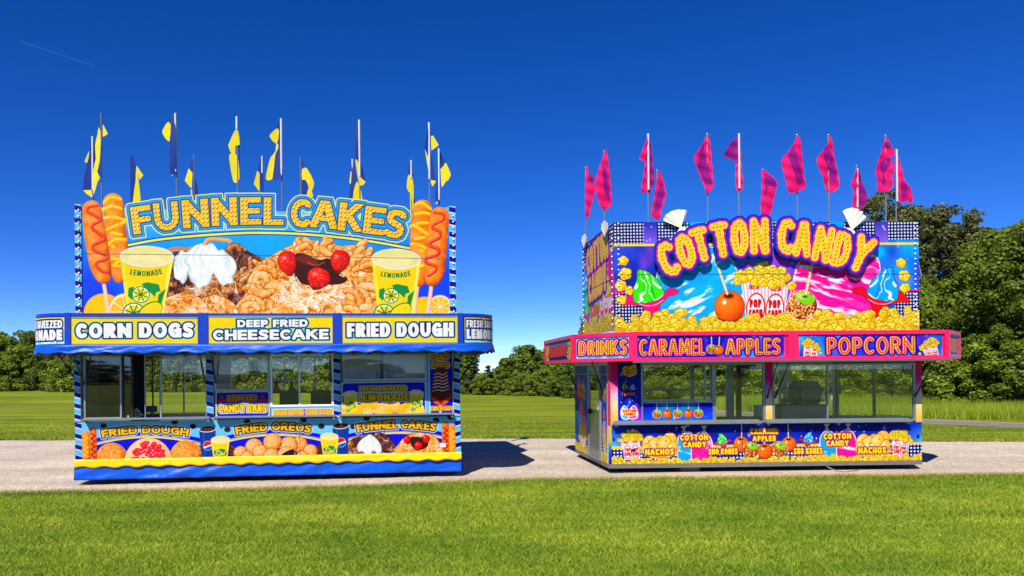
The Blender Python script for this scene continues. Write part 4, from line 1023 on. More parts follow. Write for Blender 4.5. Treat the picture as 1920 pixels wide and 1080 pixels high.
def mat_print(name, art, rough=.55, spec=.14):
    m = bpy.data.materials.new(name); m.use_nodes = True
    n, l = nt(m); b = n['Principled BSDF']
    t = n.new('ShaderNodeTexImage'); t.image = art.image(name); t.extension = 'EXTEND'
    tc = n.new('ShaderNodeTexCoord')
    l.new(tc.outputs['UV'], t.inputs['Vector'])
    d = n.new('ShaderNodeTexNoise'); d.inputs['Scale'].default_value = 3; d.inputs['Detail'].default_value = 8; d.inputs['Roughness'].default_value = .7
    l.new(tc.outputs['Object'], d.inputs['Vector'])
    mx = n.new('ShaderNodeMix'); mx.data_type = 'RGBA'; mx.blend_type = 'MULTIPLY'; mx.inputs[0].default_value = 1
    cr = n.new('ShaderNodeValToRGB'); cr.color_ramp.elements[0].position = .3; cr.color_ramp.elements[0].color = (.86, .85, .83, 1); cr.color_ramp.elements[1].position = .62; cr.color_ramp.elements[1].color = (1, 1, 1, 1)
    l.new(d.outputs['Fac'], cr.inputs[0]); l.new(t.outputs['Color'], mx.inputs[6]); l.new(cr.outputs[0], mx.inputs[7])
    l.new(mx.outputs[2], b.inputs['Base Color'])
    b.inputs['Roughness'].default_value = rough; b.inputs['Specular IOR Level'].default_value = spec
    w = n.new('ShaderNodeTexNoise'); w.inputs['Scale'].default_value = 1.6; l.new(tc.outputs['Object'], w.inputs['Vector'])
    bp = n.new('ShaderNodeBump'); bp.inputs['Strength'].default_value = .12; bp.inputs['Distance'].default_value = .03
    l.new(w.outputs['Fac'], bp.inputs['Height']); l.new(bp.outputs[0], b.inputs['Normal'])
    return m
def mat_glass(name, tint, refl=1.0, dark=0.0):
    m = bpy.data.materials.new(name); m.use_nodes = True
    n, l = nt(m); n.remove(n['Principled BSDF'])
    tr = n.new('ShaderNodeBsdfTransparent'); tr.inputs[0].default_value = tint + (1,)
    gl = n.new('ShaderNodeBsdfGlossy'); gl.inputs['Roughness'].default_value = .015; gl.inputs[0].default_value = (.9, .95, .92, 1)
    lw = n.new('ShaderNodeLayerWeight'); lw.inputs['Blend'].default_value = .5
    pw = n.new('ShaderNodeMath'); pw.operation = 'POWER'; pw.inputs[1].default_value = 5; l.new(lw.outputs['Facing'], pw.inputs[0])
    fr = n.new('ShaderNodeMath'); fr.operation = 'MULTIPLY_ADD'; fr.inputs[1].default_value = .9; fr.inputs[2].default_value = .035; l.new(pw.outputs[0], fr.inputs[0])
    ma = n.new('ShaderNodeMath'); ma.operation = 'MULTIPLY'; ma.inputs[1].default_value = 1.0 * refl; ma.use_clamp = True
    t = n.new('ShaderNodeTexNoise'); t.inputs['Scale'].default_value = 2.0; t.inputs['Detail'].default_value = 5
    tc = n.new('ShaderNodeTexCoord'); l.new(tc.outputs['Object'], t.inputs['Vector'])
    df = n.new('ShaderNodeBsdfDiffuse'); df.inputs[0].default_value = (.5, .52, .48, 1)
    m2 = n.new('ShaderNodeMath'); m2.operation = 'MULTIPLY'; m2.inputs[1].default_value = .015; l.new(t.outputs['Fac'], m2.inputs[0])
    x1 = n.new('ShaderNodeMixShader'); x2 = n.new('ShaderNodeMixShader')
    l.new(fr.outputs[0], ma.inputs[0]); l.new(ma.outputs[0], x1.inputs[0]); l.new(tr.outputs[0], x1.inputs[1]); l.new(gl.outputs[0], x1.inputs[2])
    l.new(m2.outputs[0], x2.inputs[0]); l.new(x1.outputs[0], x2.inputs[1]); l.new(df.outputs[0], x2.inputs[2])
    l.new(x2.outputs[0], n['Material Output'].inputs[0])
    return m
def mat_cloth(name, col, trans=.35, rough=.6):
    m = bpy.data.materials.new(name); m.use_nodes = True
    n, l = nt(m); b = n['Principled BSDF']
    tc = n.new('ShaderNodeTexCoord'); t = n.new('ShaderNodeTexNoise'); t.inputs['Scale'].default_value = 14; t.inputs['Detail'].default_value = 5
    l.new(tc.outputs['Object'], t.inputs['Vector'])
    c = rgb(col); mx = n.new('ShaderNodeMix'); mx.data_type = 'RGBA'
    mx.inputs[6].default_value = tuple(v * .82 for v in c[:3]) + (1,); mx.inputs[7].default_value = tuple(min(1, v * 1.12) for v in c[:3]) + (1,)
    l.new(t.outputs['Fac'], mx.inputs[0]); l.new(mx.outputs[2], b.inputs['Base Color']); b.inputs['Roughness'].default_value = rough; b.inputs['Specular IOR Level'].default_value = .25
    tl = n.new('ShaderNodeBsdfTranslucent'); l.new(mx.outputs[2], tl.inputs[0])
    ms = n.new('ShaderNodeMixShader'); ms.inputs[0].default_value = trans
    l.new(b.outputs[0], ms.inputs[1]); l.new(tl.outputs[0], ms.inputs[2]); l.new(ms.outputs[0], n['Material Output'].inputs[0])
    return m
M = {}
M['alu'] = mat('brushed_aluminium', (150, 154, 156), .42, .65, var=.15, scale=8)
M['alu_dark'] = mat('dark_aluminium_trim', (104, 108, 110), .45, .5)  # a darker grey aluminium, one even tone
M['steel'] = mat('stainless_steel', (140, 146, 150), .28, .9, var=.2)
M['white'] = mat('white_enamel', (226, 228, 226), .35, var=.06)
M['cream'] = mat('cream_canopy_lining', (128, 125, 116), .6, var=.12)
M['blue'] = mat('blue_painted_frame', (2, 48, 164), .35, var=.1, coat=.2)
M['vinyl_blue'] = mat('blue_vinyl_sheet', (0, 76, 188), .42, var=.12, scale=3, spec=.3)
M['vinyl_yellow'] = mat('yellow_vinyl_sheet', (248, 186, 0), .48, var=.06, scale=3, spec=.3)
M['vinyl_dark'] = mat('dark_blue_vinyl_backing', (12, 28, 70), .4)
M['pink'] = mat('hot_pink_painted_frame', (232, 8, 84), .35, var=.08, coat=.2)
M['pinkdeep'] = mat('crimson_end_frame', (196, 24, 66), .4)
M['black'] = mat('black_plastic', (16, 17, 19), .5)
M['rubber'] = mat('tyre_rubber', (26, 26, 27), .8, bump=.3, bscale=90)
M['chassis'] = mat('grey_chassis_steel', (118, 116, 110), .5, .4, var=.2)
M['chassis_dark'] = mat('black_chassis_steel', (24, 24, 26), .6)
M['wall_in'] = mat('trailer_lining', (186, 192, 194), .5)
M['wall_dark'] = mat('dark_trailer_lining', (40, 46, 54), .6)
M['board_blue'] = mat('navy_sign_edge', (24, 60, 150), .5)
M['board_edge'] = mat('sign_board_edge', (150, 170, 190), .5)
M['pearl'] = mat('pearl_bulb', (226, 220, 210), .2, .2, var=.05, spec=.8)
M['pole'] = mat('grey_flag_pole', (126, 128, 130), .4, .5)
M['sleeve'] = mat('white_pole_sleeve', (188, 190, 192), .55)
M['glass'] = mat_glass('clear_green_glass', (.985, .99, .985))
M['glass_dark'] = mat_glass('tinted_glass', (.42, .45, .46), 2.2)
M['glass_green'] = mat_glass('green_tinted_glass', (.94, .97, .93), 1.3)
M['red_in'] = mat('dark_red_post', (110, 20, 24), .5)
M['fan'] = mat('cream_bag_top', (226, 222, 206), .55, var=.05)
M['wood'] = mat('weathered_wood', (150, 116, 92), .8, var=.25, scale=20)

# ------------------------------------------------------------------ mesh helpers
class MB:
    def __init__(s): s.v = []; s.f = []; s.m = []; s.uv = []; s.has_uv = False
    def face(s, pts, m=0, uv=None):
        i = len(s.v); s.v += [tuple(map(float, p)) for p in pts]; s.f.append(tuple(range(i, i + len(pts)))); s.m.append(m)
        s.uv.append(uv); s.has_uv |= uv is not None
    def box(s, u0, u1, v0, v1, z0, z1, m=0, ch=0.0):
        if ch:
            s.cham(u0, u1, v0, v1, z0, z1, m, ch); return
        a, b, c, d = (u0, v0, z0), (u1, v0, z0), (u1, v1, z0), (u0, v1, z0)
        e, f, g, h = (u0, v0, z1), (u1, v0, z1), (u1, v1, z1), (u0, v1, z1)
        i = len(s.v); s.v += [a, b, c, d, e, f, g, h]
        for q in ((0, 3, 2, 1), (4, 5, 6, 7), (0, 1, 5, 4), (1, 2, 6, 5), (2, 3, 7, 6), (3, 0, 4, 7)):
            s.f.append(tuple(i + k for k in q)); s.m.append(m); s.uv.append(None)
    def cham(s, u0, u1, v0, v1, z0, z1, m, c):
        bm = bmesh.new(); bmesh.ops.create_cube(bm, size=1)
        for q in bm.verts: q.co = Vector(((u0 + u1) / 2 + q.co.x * (u1 - u0), (v0 + v1) / 2 + q.co.y * (v1 - v0), (z0 + z1) / 2 + q.co.z * (z1 - z0)))
        bmesh.ops.bevel(bm, geom=list(bm.edges), offset=c, segments=2, affect='EDGES')
        s.bm(bm, m)
    def bm(s, bm, m=0):
        i = len(s.v); bm.verts.index_update()
        s.v += [tuple(q.co) for q in bm.verts]
        for f in bm.faces: s.f.append(tuple(i + q.index for q in f.verts)); s.m.append(m); s.uv.append(None)
        bm.free()
    def prism(s, P, z0, z1, m=0):
        n = len(P)
        s.face([(x, y, z1) for x, y in P], m); s.face([(x, y, z0) for x, y in reversed(P)], m)
        for i in range(n):
            a, b = P[i], P[(i + 1) % n]
            s.face([(a[0], a[1], z0), (b[0], b[1], z0), (b[0], b[1], z1), (a[0], a[1], z1)], m)
    def tube(s, a, b, r, m=0, n=10, r2=None, cap=True):
        a, b = Vector(a), Vector(b); d = (b - a).normalized(); r2 = r if r2 is None else r2
        x = d.orthogonal().normalized(); y = d.cross(x); i = len(s.v)
        for p, q in ((a, r), (b, r2)):
            for k in range(n):
                t = 2 * math.pi * k / n; s.v.append(tuple(p + x * math.cos(t) * q + y * math.sin(t) * q))
        for k in range(n): s.f.append((i + k, i + (k + 1) % n, i + n + (k + 1) % n, i + n + k)); s.m.append(m); s.uv.append(None)
        if cap:
            s.f.append(tuple(i + k for k in reversed(range(n)))); s.f.append(tuple(i + n + k for k in range(n))); s.m += [m, m]; s.uv += [None, None]
    def path(s, P, r, m=0, n=8):
        for a, b in zip(P[:-1], P[1:]): s.tube(a, b, r, m, n)
    def lathe(s, c, prof, axis='z', n=24, m=0):
        i = len(s.v); k = len(prof)
        for j in range(n):
            t = 2 * math.pi * j / n
            for r, h in prof:
                x, y = r * math.cos(t), r * math.sin(t)
                s.v.append((c[0] + x, c[1] + y, c[2] + h) if axis == 'z' else (c[0] + x, c[1] + h, c[2] + y))
        for j in range(n):
            for q in range(k - 1):
                a, b = i + j * k + q, i + ((j + 1) % n) * k + q
                s.f.append((a, b, b + 1, a + 1)); s.m.append(m); s.uv.append(None)
    def ball(s, c, r, m=0, seg=8, rings=6):
        s.lathe(c, [(max(1e-4, r * math.sin(math.pi * q / rings)), -r * math.cos(math.pi * q / rings)) for q in range(rings + 1)], n=seg, m=m)
    def build(s, name, mats, parent=None, smooth=False, label=None):
        me = bpy.data.meshes.new(name); me.from_pydata(s.v, [], s.f)
        for q in (mats if isinstance(mats, (list, tuple)) else [mats]): me.materials.append(q)
        me.polygons.foreach_set('material_index', s.m)
        if s.has_uv:
            L = me.uv_layers.new(name='UVMap'); k = 0
            for f, uv in zip(s.f, s.uv):
                for j in range(len(f)):
                    if uv is not None: L.data[k].uv = uv[j]
                    k += 1
        me.update()
        if smooth: me.shade_smooth()
        o = bpy.data.objects.new(name, me); COL.objects.link(o)
        if parent is not None: o.parent = parent
        if label: o['label'] = label
        return o
def mesh_np(name, V, Fc, mats, parent=None, uv=None, midx=None, smooth=False):
    """V (n,3), Fc (m,k) all faces the same size, uv (m*k,2)"""
    V = np.asarray(V, np.float32); Fc = np.asarray(Fc, np.int32); k = Fc.shape[1]
    me = bpy.data.meshes.new(name)
    me.vertices.add(len(V)); me.vertices.foreach_set('co', V.ravel())
    me.loops.add(Fc.size); me.loops.foreach_set('vertex_index', Fc.ravel())
    me.polygons.add(len(Fc)); me.polygons.foreach_set('loop_start', np.arange(len(Fc), dtype=np.int32) * k)
    for q in (mats if isinstance(mats, (list, tuple)) else [mats]): me.materials.append(q)
    if midx is not None: me.polygons.foreach_set('material_index', np.asarray(midx, np.int32))
    if uv is not None:
        L = me.uv_layers.new(name='UVMap'); L.data.foreach_set('uv', np.asarray(uv, np.float32).ravel())
    me.update(calc_edges=True); me.validate()
    if smooth: me.shade_smooth()
    o = bpy.data.objects.new(name, me); COL.objects.link(o)
    if parent is not None: o.parent = parent
    return o
def thing(name, label, cat, loc=(0, 0, 0), rotz=0.0, group=None):
    o = bpy.data.objects.new(name, None); COL.objects.link(o); o.empty_display_size = .3
    o.location = loc; o.rotation_euler = (0, 0, rotz); o['label'] = label; o['category'] = cat
    if group: o['group'] = group
    return o
def tag(o, label, cat, group=None, kind=None):
    if label: o['label'] = label
    if cat: o['category'] = cat
    if group: o['group'] = group
    if kind: o['kind'] = kind
    return o
def structure(o, label=None):
    o['kind'] = 'structure'
    if label: o['label'] = label
    return o
def panel(name, m, parent, u0, u1, z0, z1, v, th=.012, edge=None, label=None):
    """flat printed board facing -v with its back and edges"""
    b = MB()
    b.face([(u0, v, z0), (u1, v, z0), (u1, v, z1), (u0, v, z1)], 0, [(0, 0), (1, 0), (1, 1), (0, 1)])
    w = v + th
    b.face([(u1, w, z0), (u0, w, z0), (u0, w, z1), (u1, w, z1)], 1)
    b.face([(u0, v, z1), (u1, v, z1), (u1, w, z1), (u0, w, z1)], 1); b.face([(u0, w, z0), (u1, w, z0), (u1, v, z0), (u0, v, z0)], 1)
    b.face([(u0, w, z0), (u0, v, z0), (u0, v, z1), (u0, w, z1)], 1); b.face([(u1, v, z0), (u1, w, z0), (u1, w, z1), (u1, v, z1)], 1)
    return b.build(name, [m, edge or M['board_edge']], parent, label=label)
def frame_box(b, u0, u1, z0, z1, v0, v1, w, m=0):
    b.box(u0, u0 + w, v0, v1, z0, z1, m); b.box(u1 - w, u1, v0, v1, z0, z1, m)
    b.box(u0 + w, u1 - w, v0, v1, z0, z0 + w, m); b.box(u0 + w, u1 - w, v0, v1, z1 - w, z1, m)
def window(parent, u0, u1, z0, z1, v, glass, w=.03, mullions=(), fm=None, label=None):
    b = MB(); frame_box(b, u0, u1, z0, z1, v - .012, v + .03, w)
    for q in mullions: b.box(q - .012, q + .012, v - .006, v + .026, z0 + w, z1 - w)
    o = b.build('window', fm or M['alu'], parent, label=label)
    if glass is not None:
        g = MB(); g.box(u0 + w, u1 - w, v + .006, v + .012, z0 + w, z1 - w); g.build('pane', glass, o)
    return o
def field_mesh(fn, x0, x1, y0, y1, step):
    """polygons covering fn(x, y) < 0 (marching squares): vertices, faces, boundary edges"""
    nx, ny = int(math.ceil((x1 - x0) / step)) + 1, int(math.ceil((y1 - y0) / step)) + 1
    xs = x0 + np.arange(nx) * step; ys = y0 + np.arange(ny) * step
    X, Y = np.meshgrid(xs, ys)
    D = fn(X, Y); D = np.where(np.abs(D) < 1e-4, 1e-4, D)
    V = []; idx = {}; Fc = []; E = []
    def vid(key, p):
        if key not in idx: idx[key] = len(V); V.append(p)
        return idx[key]
    for j in range(ny - 1):
        for i in range(nx - 1):
            c = ((i, j), (i + 1, j), (i + 1, j + 1), (i, j + 1))
            d = [D[q[1], q[0]] for q in c]
            if min(d) > 0: continue
            if max(d) < 0:
                Fc.append([vid(q, (xs[q[0]], ys[q[1]])) for q in c]); continue
            poly = []
            for k in range(4):
                a, b = c[k], c[(k + 1) % 4]; da, db = d[k], d[(k + 1) % 4]
                if da < 0: poly.append((vid(a, (xs[a[0]], ys[a[1]])), False))
                if da * db < 0:
                    t = da / (da - db); key = (min(a, b), max(a, b))
                    poly.append((vid(key, (xs[a[0]] + (xs[b[0]] - xs[a[0]]) * t, ys[a[1]] + (ys[b[1]] - ys[a[1]]) * t)), True))
            if len(poly) < 3: continue
            Fc.append([p[0] for p in poly])
            for k in range(len(poly)):
                if poly[k][1] and poly[(k + 1) % len(poly)][1]: E.append((poly[k][0], poly[(k + 1) % len(poly)][0]))
    # straight outer border of the grid
    return V, Fc, E
def cutout(name, fr, fn, px, v, th, area, mats, parent, step=2.0, label=None):
    """board cut to an outline drawn in its own plane; area = (u0,u1,z0,z1) of its print"""
    V, Fc, E = field_mesh(fn, *px, step)
    P = [fr.loc(x, y, v) for x, y in V]
    u0, u1, z0, z1 = area
    uv = [((u - u0) / (u1 - u0), (z - z0) / (z1 - z0)) for u, z in P]
    b = MB(); n = len(P)
    b.v = [(u, v, z) for u, z in P] + [(u, v + th, z) for u, z in P]
    for f in Fc:
        b.f.append(tuple(reversed(f))); b.m.append(0); b.uv.append([uv[k] for k in reversed(f)])
        b.f.append(tuple(k + n for k in f)); b.m.append(1); b.uv.append(None)
    for a, c in E:
        b.f.append((a, c, c + n, a + n)); b.m.append(1); b.uv.append(None)
    b.has_uv = True
    return b.build(name, mats, parent, label=label)
def vinyl(name, m, parent, path, ztop, zbot, th=.006, scallop=0.0, sp=.35, wr=.02, seed=0, dz=.03, backm=None):
    """hanging vinyl strip along a plan path with wrinkles and a wavy hem"""
    P = np.array(path, float); d = np.hypot(*np.diff(P, axis=0).T); t = np.concatenate([[0], np.cumsum(d)])
    n = int(t[-1] / .03) + 1; rows = max(4, int((ztop - zbot) / dz))
    q = np.linspace(0, t[-1], n); X = np.interp(q, t, P[:, 0]); Y = np.interp(q, t, P[:, 1])
    T = np.stack([np.gradient(X), np.gradient(Y)], 1); T /= np.hypot(T[:, 0], T[:, 1])[:, None]; N = np.stack([T[:, 1], -T[:, 0]], 1)
    V = []
    for j in range(rows + 1):
        f = j / rows
        hem = zbot + scallop * (.5 - .5 * np.cos(2 * math.pi * q / sp + .6 * np.sin(q * 1.7 + seed))) + scallop * .3 * (vnoise(q * 2.1, q * 0, seed) - .5)
        z = ztop + (hem - ztop) * f
        o = wr * (f ** .7) * (1.6 * (fbm(q * 2.6 + f * 1.5, q * 0 + f * 1.2, seed) - .5) + 1.1 * (fbm(q * 7 + f * 5, f * 2.0 + q * 0, seed + 4) - .5)) + wr * .5 * f
        for k in (0,):
            V.append(np.stack([X + N[:, 0] * o, Y + N[:, 1] * o, z], 1))
    A = np.concatenate(V); B = np.concatenate([w - np.stack([N[:, 0] * th, N[:, 1] * th, N[:, 0] * 0], 1) for w in V])
    Fc = []; off = len(A)
    for j in range(rows):
        for i in range(n - 1):
            a = j * n + i
            Fc.append((a, a + n, a + n + 1, a + 1)); Fc.append((off + a, off + a + 1, off + a + n + 1, off + a + n))
    for i in range(n - 1):
        a = rows * n + i; Fc.append((a, off + a, off + a + 1, a + 1)); Fc.append((i, i + 1, off + i + 1, off + i))
    o = mesh_np(name, np.concatenate([A, B]), Fc, m if not backm else [m, backm], parent, smooth=True, midx=None if not backm else [0 if f[0] < off and f[1] < off and f[2] < off else 1 for f in Fc])
    return o
def wheel(parent, u, v, r, w, label=None):
    b = MB()
    b.lathe((u, v, r), [(r * .58, -w / 2), (r * .9, -w / 2), (r * .985, -w * .38), (r, -w * .2), (r, w * .2), (r * .985, w * .38), (r * .9, w / 2), (r * .58, w / 2)], axis='y', n=32)
    o = b.build('wheel', M['rubber'], parent, smooth=True, label=label)
    c = MB(); c.lathe((u, v, r), [(0.001, -w * .3), (r * .18, -w * .34), (r * .2, -w * .2), (r * .45, -w * .12), (r * .56, -w * .42), (r * .58, -w * .42), (r * .58, w * .4), (r * .3, w * .3), (.001, w * .3)], axis='y', n=24)
    c.build('rim', M['steel'], o, smooth=True)
    return o
# ------------------------------------------------------------------ the blue funnel cake trailer
def stripe_art(w, h, p, sl):
    a = Art.flat(w, h, 3.0); a.all(lambda X, Y: stripes_fn(X, Y, p, sl)); return a
BULB = None
def bulbs(parent, pts, r):
    global BULB
    for p in pts:
        if BULB is None:
            b = MB(); b.ball((0, 0, 0), .0165, 0, 8, 6); o = b.build('bulb', M['pearl'], parent, smooth=True); BULB = o
        else:
            o = BULB.copy(); COL.objects.link(o); o.parent = parent
        o.location = p
def strut(parent, a, c):
    b = MB(); a, c = Vector(a), Vector(c); m = a.lerp(c, .55)
    b.tube(a, m, .014, 0, 8); b.tube(m, c, .008, 0, 8); b.ball(a, .018); b.ball(c, .016)
    return b.build('gas_strut', M['black'], parent)

TL = thing('concession_trailer', 'blue and yellow funnel cake trailer with striped posts and corn dogs on its roof sign', 'food trailer', tuple(LF.o), LF.a)
F = LF
U = F.U
MP = {}
MP['post'] = mat_print('striped_post_print', stripe_art(11, 132, 19.5, .28))
MP['edge'] = mat_print('striped_sign_edge_print', stripe_art(11, 200, 22.5, .22))
MP['low'] = mat_print('lower_food_print', art_lower_blue(F, (0, LW, .36, .955), 0))
# running gear and body
b = MB(); b.box(.1, 5.7, .5, 2.0, .40, .56); b.box(.15, 5.65, .55, .62, .3, .4); b.box(.15, 5.65, 1.85, 1.92, .3, .4); b.build('chassis', M['chassis_dark'], TL)
for px in (430, 512):
    for v in (.30, 2.18): wheel(TL, U(px, v), v, .33, .2)
b = MB(); b.box(.03, LW - .03, .05, DEPTH - .06, .56, .62); b.build('floor', M['wall_dark'], TL)
panel('food_print_panel', MP['low'], TL, 0, LW, .36, .955, 0, .03)
zc = 1.955
# end walls and rear wall with its own serving openings
for u0, u1 in ((0, .05), (LW - .05, LW)):
    b = MB(); b.box(u0, u1, .04, DEPTH, .1, .96); b.box(u0, u1, .04, .5, .96, 2.06); b.box(u0, u1, 2.0, DEPTH, .96, 2.06); b.box(u0, u1, .5, 2.0, .96, 2.06)
    b.build('end_wall', M['white'], TL)
v1 = DEPTH
Ub = lambda px: F.U(px, v1, 720)
b = MB()
b.box(.05, LW - .05, v1 - .05, v1, .1, .93); b.box(.05, LW - .05, v1 - .05, v1, 1.98, 2.45)
b.box(.05, Ub(270), v1 - .05, v1, .93, 1.98); b.box(Ub(626), LW - .05, v1 - .05, v1, .93, 1.98); b.box(Ub(396), Ub(431), v1 - .05, v1, .93, 1.98)
b.build('rear_wall', M['wall_in'], TL)
for a_, c_, mm in ((272, 395, (287, 301, 345)), (432, 625, (533, 560, 590))):
    window(TL, Ub(a_), Ub(c_), .935, 1.975, v1 - .04, M['glass'], .015, [Ub(q) for q in mm], M['alu'])
b = MB(); b.box(.0, LW, .1, DEPTH, 2.46, 2.54); b.build('roof', M['white'], TL)
b = MB(); b.box(U(150, .9), U(272, .9), .9, .94, .62, 2.4); b.build('interior_shade_sheet', M['black'], TL)  # added black sheet standing in for the shaded interior behind the tinted window
# posts, windows, counters along the serving side
for x0, x1 in ((139.3, 151), (387, 400), (625, 638), (850, 862)):
    panel('striped_post', MP['post'], TL, U(x0), U(x1), .955, 2.06, -.012, .06)
b = MB()
for x0, x1 in ((151, 387), (400, 625), (638, 850)): b.box(U(x0) + .002, U(x1) - .002, .0, .04, 1.955, 2.06)
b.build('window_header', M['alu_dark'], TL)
window(TL, U(157), U(228), .99, 1.95, 0, M['glass_dark'], .025, label='tinted sliding window with dark glass')
window(TL, U(228.5), U(247), .99, 1.95, .03, M['glass_dark'], .02, fm=M['black'], label='narrow overlapped sash')
window(TL, U(271), U(387), .975, 1.95, .0, None, .012, [U(301)], M['alu'])
g = MB(); g.box(U(303), U(385), .018, .024, .99, 1.935); g.build('pane', M['glass'], TL)
window(TL, U(402), U(505), F.Z(450, 727), 1.955, 0, M['glass'], .03)
window(TL, U(506.5), U(625), F.Z(560, 758), 1.955, 0, M['glass'], .03, [U(561)], M['white'])
window(TL, U(638.5), U(800), F.Z(720, 712), 1.955, 0, M['glass'], .03)
for px, kind in (((403, 505.5, 726.5, 776.5), 'bars'), ((507, 625, 758, 776.5), 'dipped'), ((639, 801, 712.5, 777), 'lemon'), ((802, 850.5, 658, 777), 'cake')):
    x0, x1, y0, y1 = px
    a = art_panel(F, x0, x1, y0, y1, -.004, kind)
    u0, z1 = F.loc(x0, y0, -.004); u1, z0 = F.loc(x1, y1, -.004)
    panel('menu_panel', mat_print('menu_panel_print_' + kind, a), TL, u0, u1, z0, z1, -.004, .03)
for x0, x1 in ((148, 390), (398, 628), (634, 852)):
    zt = F.Z((x0 + x1) / 2, 775.5, -.26)
    b = MB(); u0, u1 = U(x0, -.2, 775), U(x1, -.2, 775)
    b.box(u0, u1, -.12, .0, zt - .03, zt, ch=.006)
    for q in (u0 + .03, u1 - .03):
        b.prism([(q - .015, -.10), (q + .015, -.10), (q + .015, -.0), (q - .015, -.0)], zt - .07, zt - .03)
    b.build('counter_shelf', M['alu'], TL)
b = MB(); b.box(U(156), U(243), -.0, .5, .955, .985); b.box(U(243), U(300), .2, .6, .90, .925); b.box(U(300), U(387), -.0, .5, .955, .985); b.build('inner_counter', M['white'], TL)
b = MB(); b.box(U(402), U(850), .5, .9, .62, .9); b.build('work_counter', M['steel'], TL)
# vinyl skirts
ends = lambda v: [(-.01 - v * 0, 1.2), (-.02, .0 - v), (LW + .02, .0 - v), (LW + .01, 1.2)]
vinyl('blue_skirt', M['vinyl_blue'], TL, [(0.0, -.012), (LW, -.012)], .345, .082, wr=.05, seed=3)
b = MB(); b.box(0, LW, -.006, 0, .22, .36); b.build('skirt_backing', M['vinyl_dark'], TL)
vinyl('yellow_skirt', M['vinyl_yellow'], TL, [(0.0, -.04), (LW, -.04)], .392, .262, scallop=.026, sp=.30, wr=.022, seed=8)
vinyl('side_skirt', M['vinyl_blue'], TL, [(LW + .01, -.01), (LW + .01, DEPTH)], .38, .085, wr=.03, seed=5)
vinyl('side_skirt', M['vinyl_blue'], TL, [(-.01, DEPTH), (-.01, -.01)], .38, .085, wr=.03, seed=6)
# awning: three front sign boxes, rounded corners, sides and back
VA = -.6
uA, uB = U(128, VA, 600), U(868, VA, 600)
def solve_corner(sign, u_at, target):
    lo, hi = .1, 1.3
    for _ in range(40):
        r = (lo + hi) / 2
        P = [(u_at + sign * r * math.sin(t), VA + r - r * math.cos(t)) for t in np.linspace(0, math.pi / 2, 30)]
        xs = [project(*F.world(u, v, 2.3))[0] for u, v in P]
        e = (min(xs) < target) if sign < 0 else (max(xs) > target)
        if e: hi = r
        else: lo = r
    return r
rL, rR = solve_corner(-1, uA, 68.5), solve_corner(1, uB, 924.5)
arcL = [(uA - rL * math.sin(t), VA + rL - rL * math.cos(t)) for t in np.linspace(math.pi / 2, 0, 22)]
arcR = [(uB + rR * math.sin(t), VA + rR - rR * math.cos(t)) for t in np.linspace(0, math.pi / 2, 22)]
VB = DEPTH + .6
bL = [(uA - rL * math.sin(t), VB - rL + rL * math.cos(t)) for t in np.linspace(0, math.pi / 2, 14)]
bR = [(uB + rR * math.sin(t), VB - rR + rR * math.cos(t)) for t in np.linspace(math.pi / 2, 0, 14)]
ring = arcL + arcR + bR + bL
Z0, Z1 = 2.06, 2.53
def ring_inset(P, d):
    out = []
    n = len(P)
    for i in range(n):
        a, c = np.array(P[i - 1]), np.array(P[(i + 1) % n]); t = c - a; t /= np.hypot(*t) + 1e-9
        out.append((P[i][0] - t[1] * d, P[i][1] + t[0] * d))
    return out
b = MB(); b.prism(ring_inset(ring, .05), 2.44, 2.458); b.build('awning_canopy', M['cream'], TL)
def ring_wall(b, P, z0, z1, th, m=0, closed=False, uvl=None):
    Q = ring_inset(P, th) if closed else None
    if not closed:
        n = len(P); T = np.gradient(np.array(P), axis=0); T /= np.hypot(T[:, 0], T[:, 1])[:, None]
        Q = [(p[0] - t[1] * th, p[1] + t[0] * th) for p, t in zip(P, T)]
    n = len(P); L = np.concatenate([[0], np.cumsum(np.hypot(*np.diff(np.array(P), axis=0).T))])
    for i in range(n if closed else n - 1):
        j = (i + 1) % n
        a, c, d, e = P[i], P[j], Q[j], Q[i]
        uv = None
        if uvl: uv = [(L[i] / L[-1], 0), (L[j] / L[-1], 0), (L[j] / L[-1], 1), (L[i] / L[-1], 1)]
        b.face([(a[0], a[1], z0), (c[0], c[1], z0), (c[0], c[1], z1), (a[0], a[1], z1)], m, uv)
        b.face([(d[0], d[1], z0), (e[0], e[1], z0), (e[0], e[1], z1), (d[0], d[1], z1)], 1 if uvl else m)
        b.face([(a[0], a[1], z1), (c[0], c[1], z1), (d[0], d[1], z1), (e[0], e[1], z1)], 1 if uvl else m)
        b.face([(e[0], e[1], z0), (d[0], d[1], z0), (c[0], c[1], z0), (a[0], a[1], z0)], 1 if uvl else m)
AW = MB()
ring_wall(AW, ring, Z1 - .045, Z1, .08, closed=True); ring_wall(AW, ring, Z0, Z0 + .03, .08, closed=True)
inner = ring_inset(ring, .03); ring_wall(AW, inner, Z0 + .03, Z1 - .045, .03, closed=True)
for x0, x1 in ((122.5, 134), (372.5, 391.5), (625.5, 642.5), (859.5, 870)):
    AW.box(U(x0, VA, 610), U(x1, VA, 610), VA - .012, VA + .028, Z0 - .004, Z1 + .004)
AF = AW.build('awning_frame', M['blue'], TL)
SL_ = [(row('CORN DOGS', 142.5, 365, 596, 625.5, slope=.009, gap=.05), 5.2)]
SM_ = [(row('DEEP FRIED', 446, 579, 594, 609, slope=.008, gap=.05), 2.7), (row('CHEESECAKE', 400, 617.5, 613.5, 634.5, slope=.008, gap=.05), 3.6)]
SR_ = [(row('FRIED DOUGH', 651.5, 852, 603.5, 632, slope=.010, gap=.05), 4.5)]
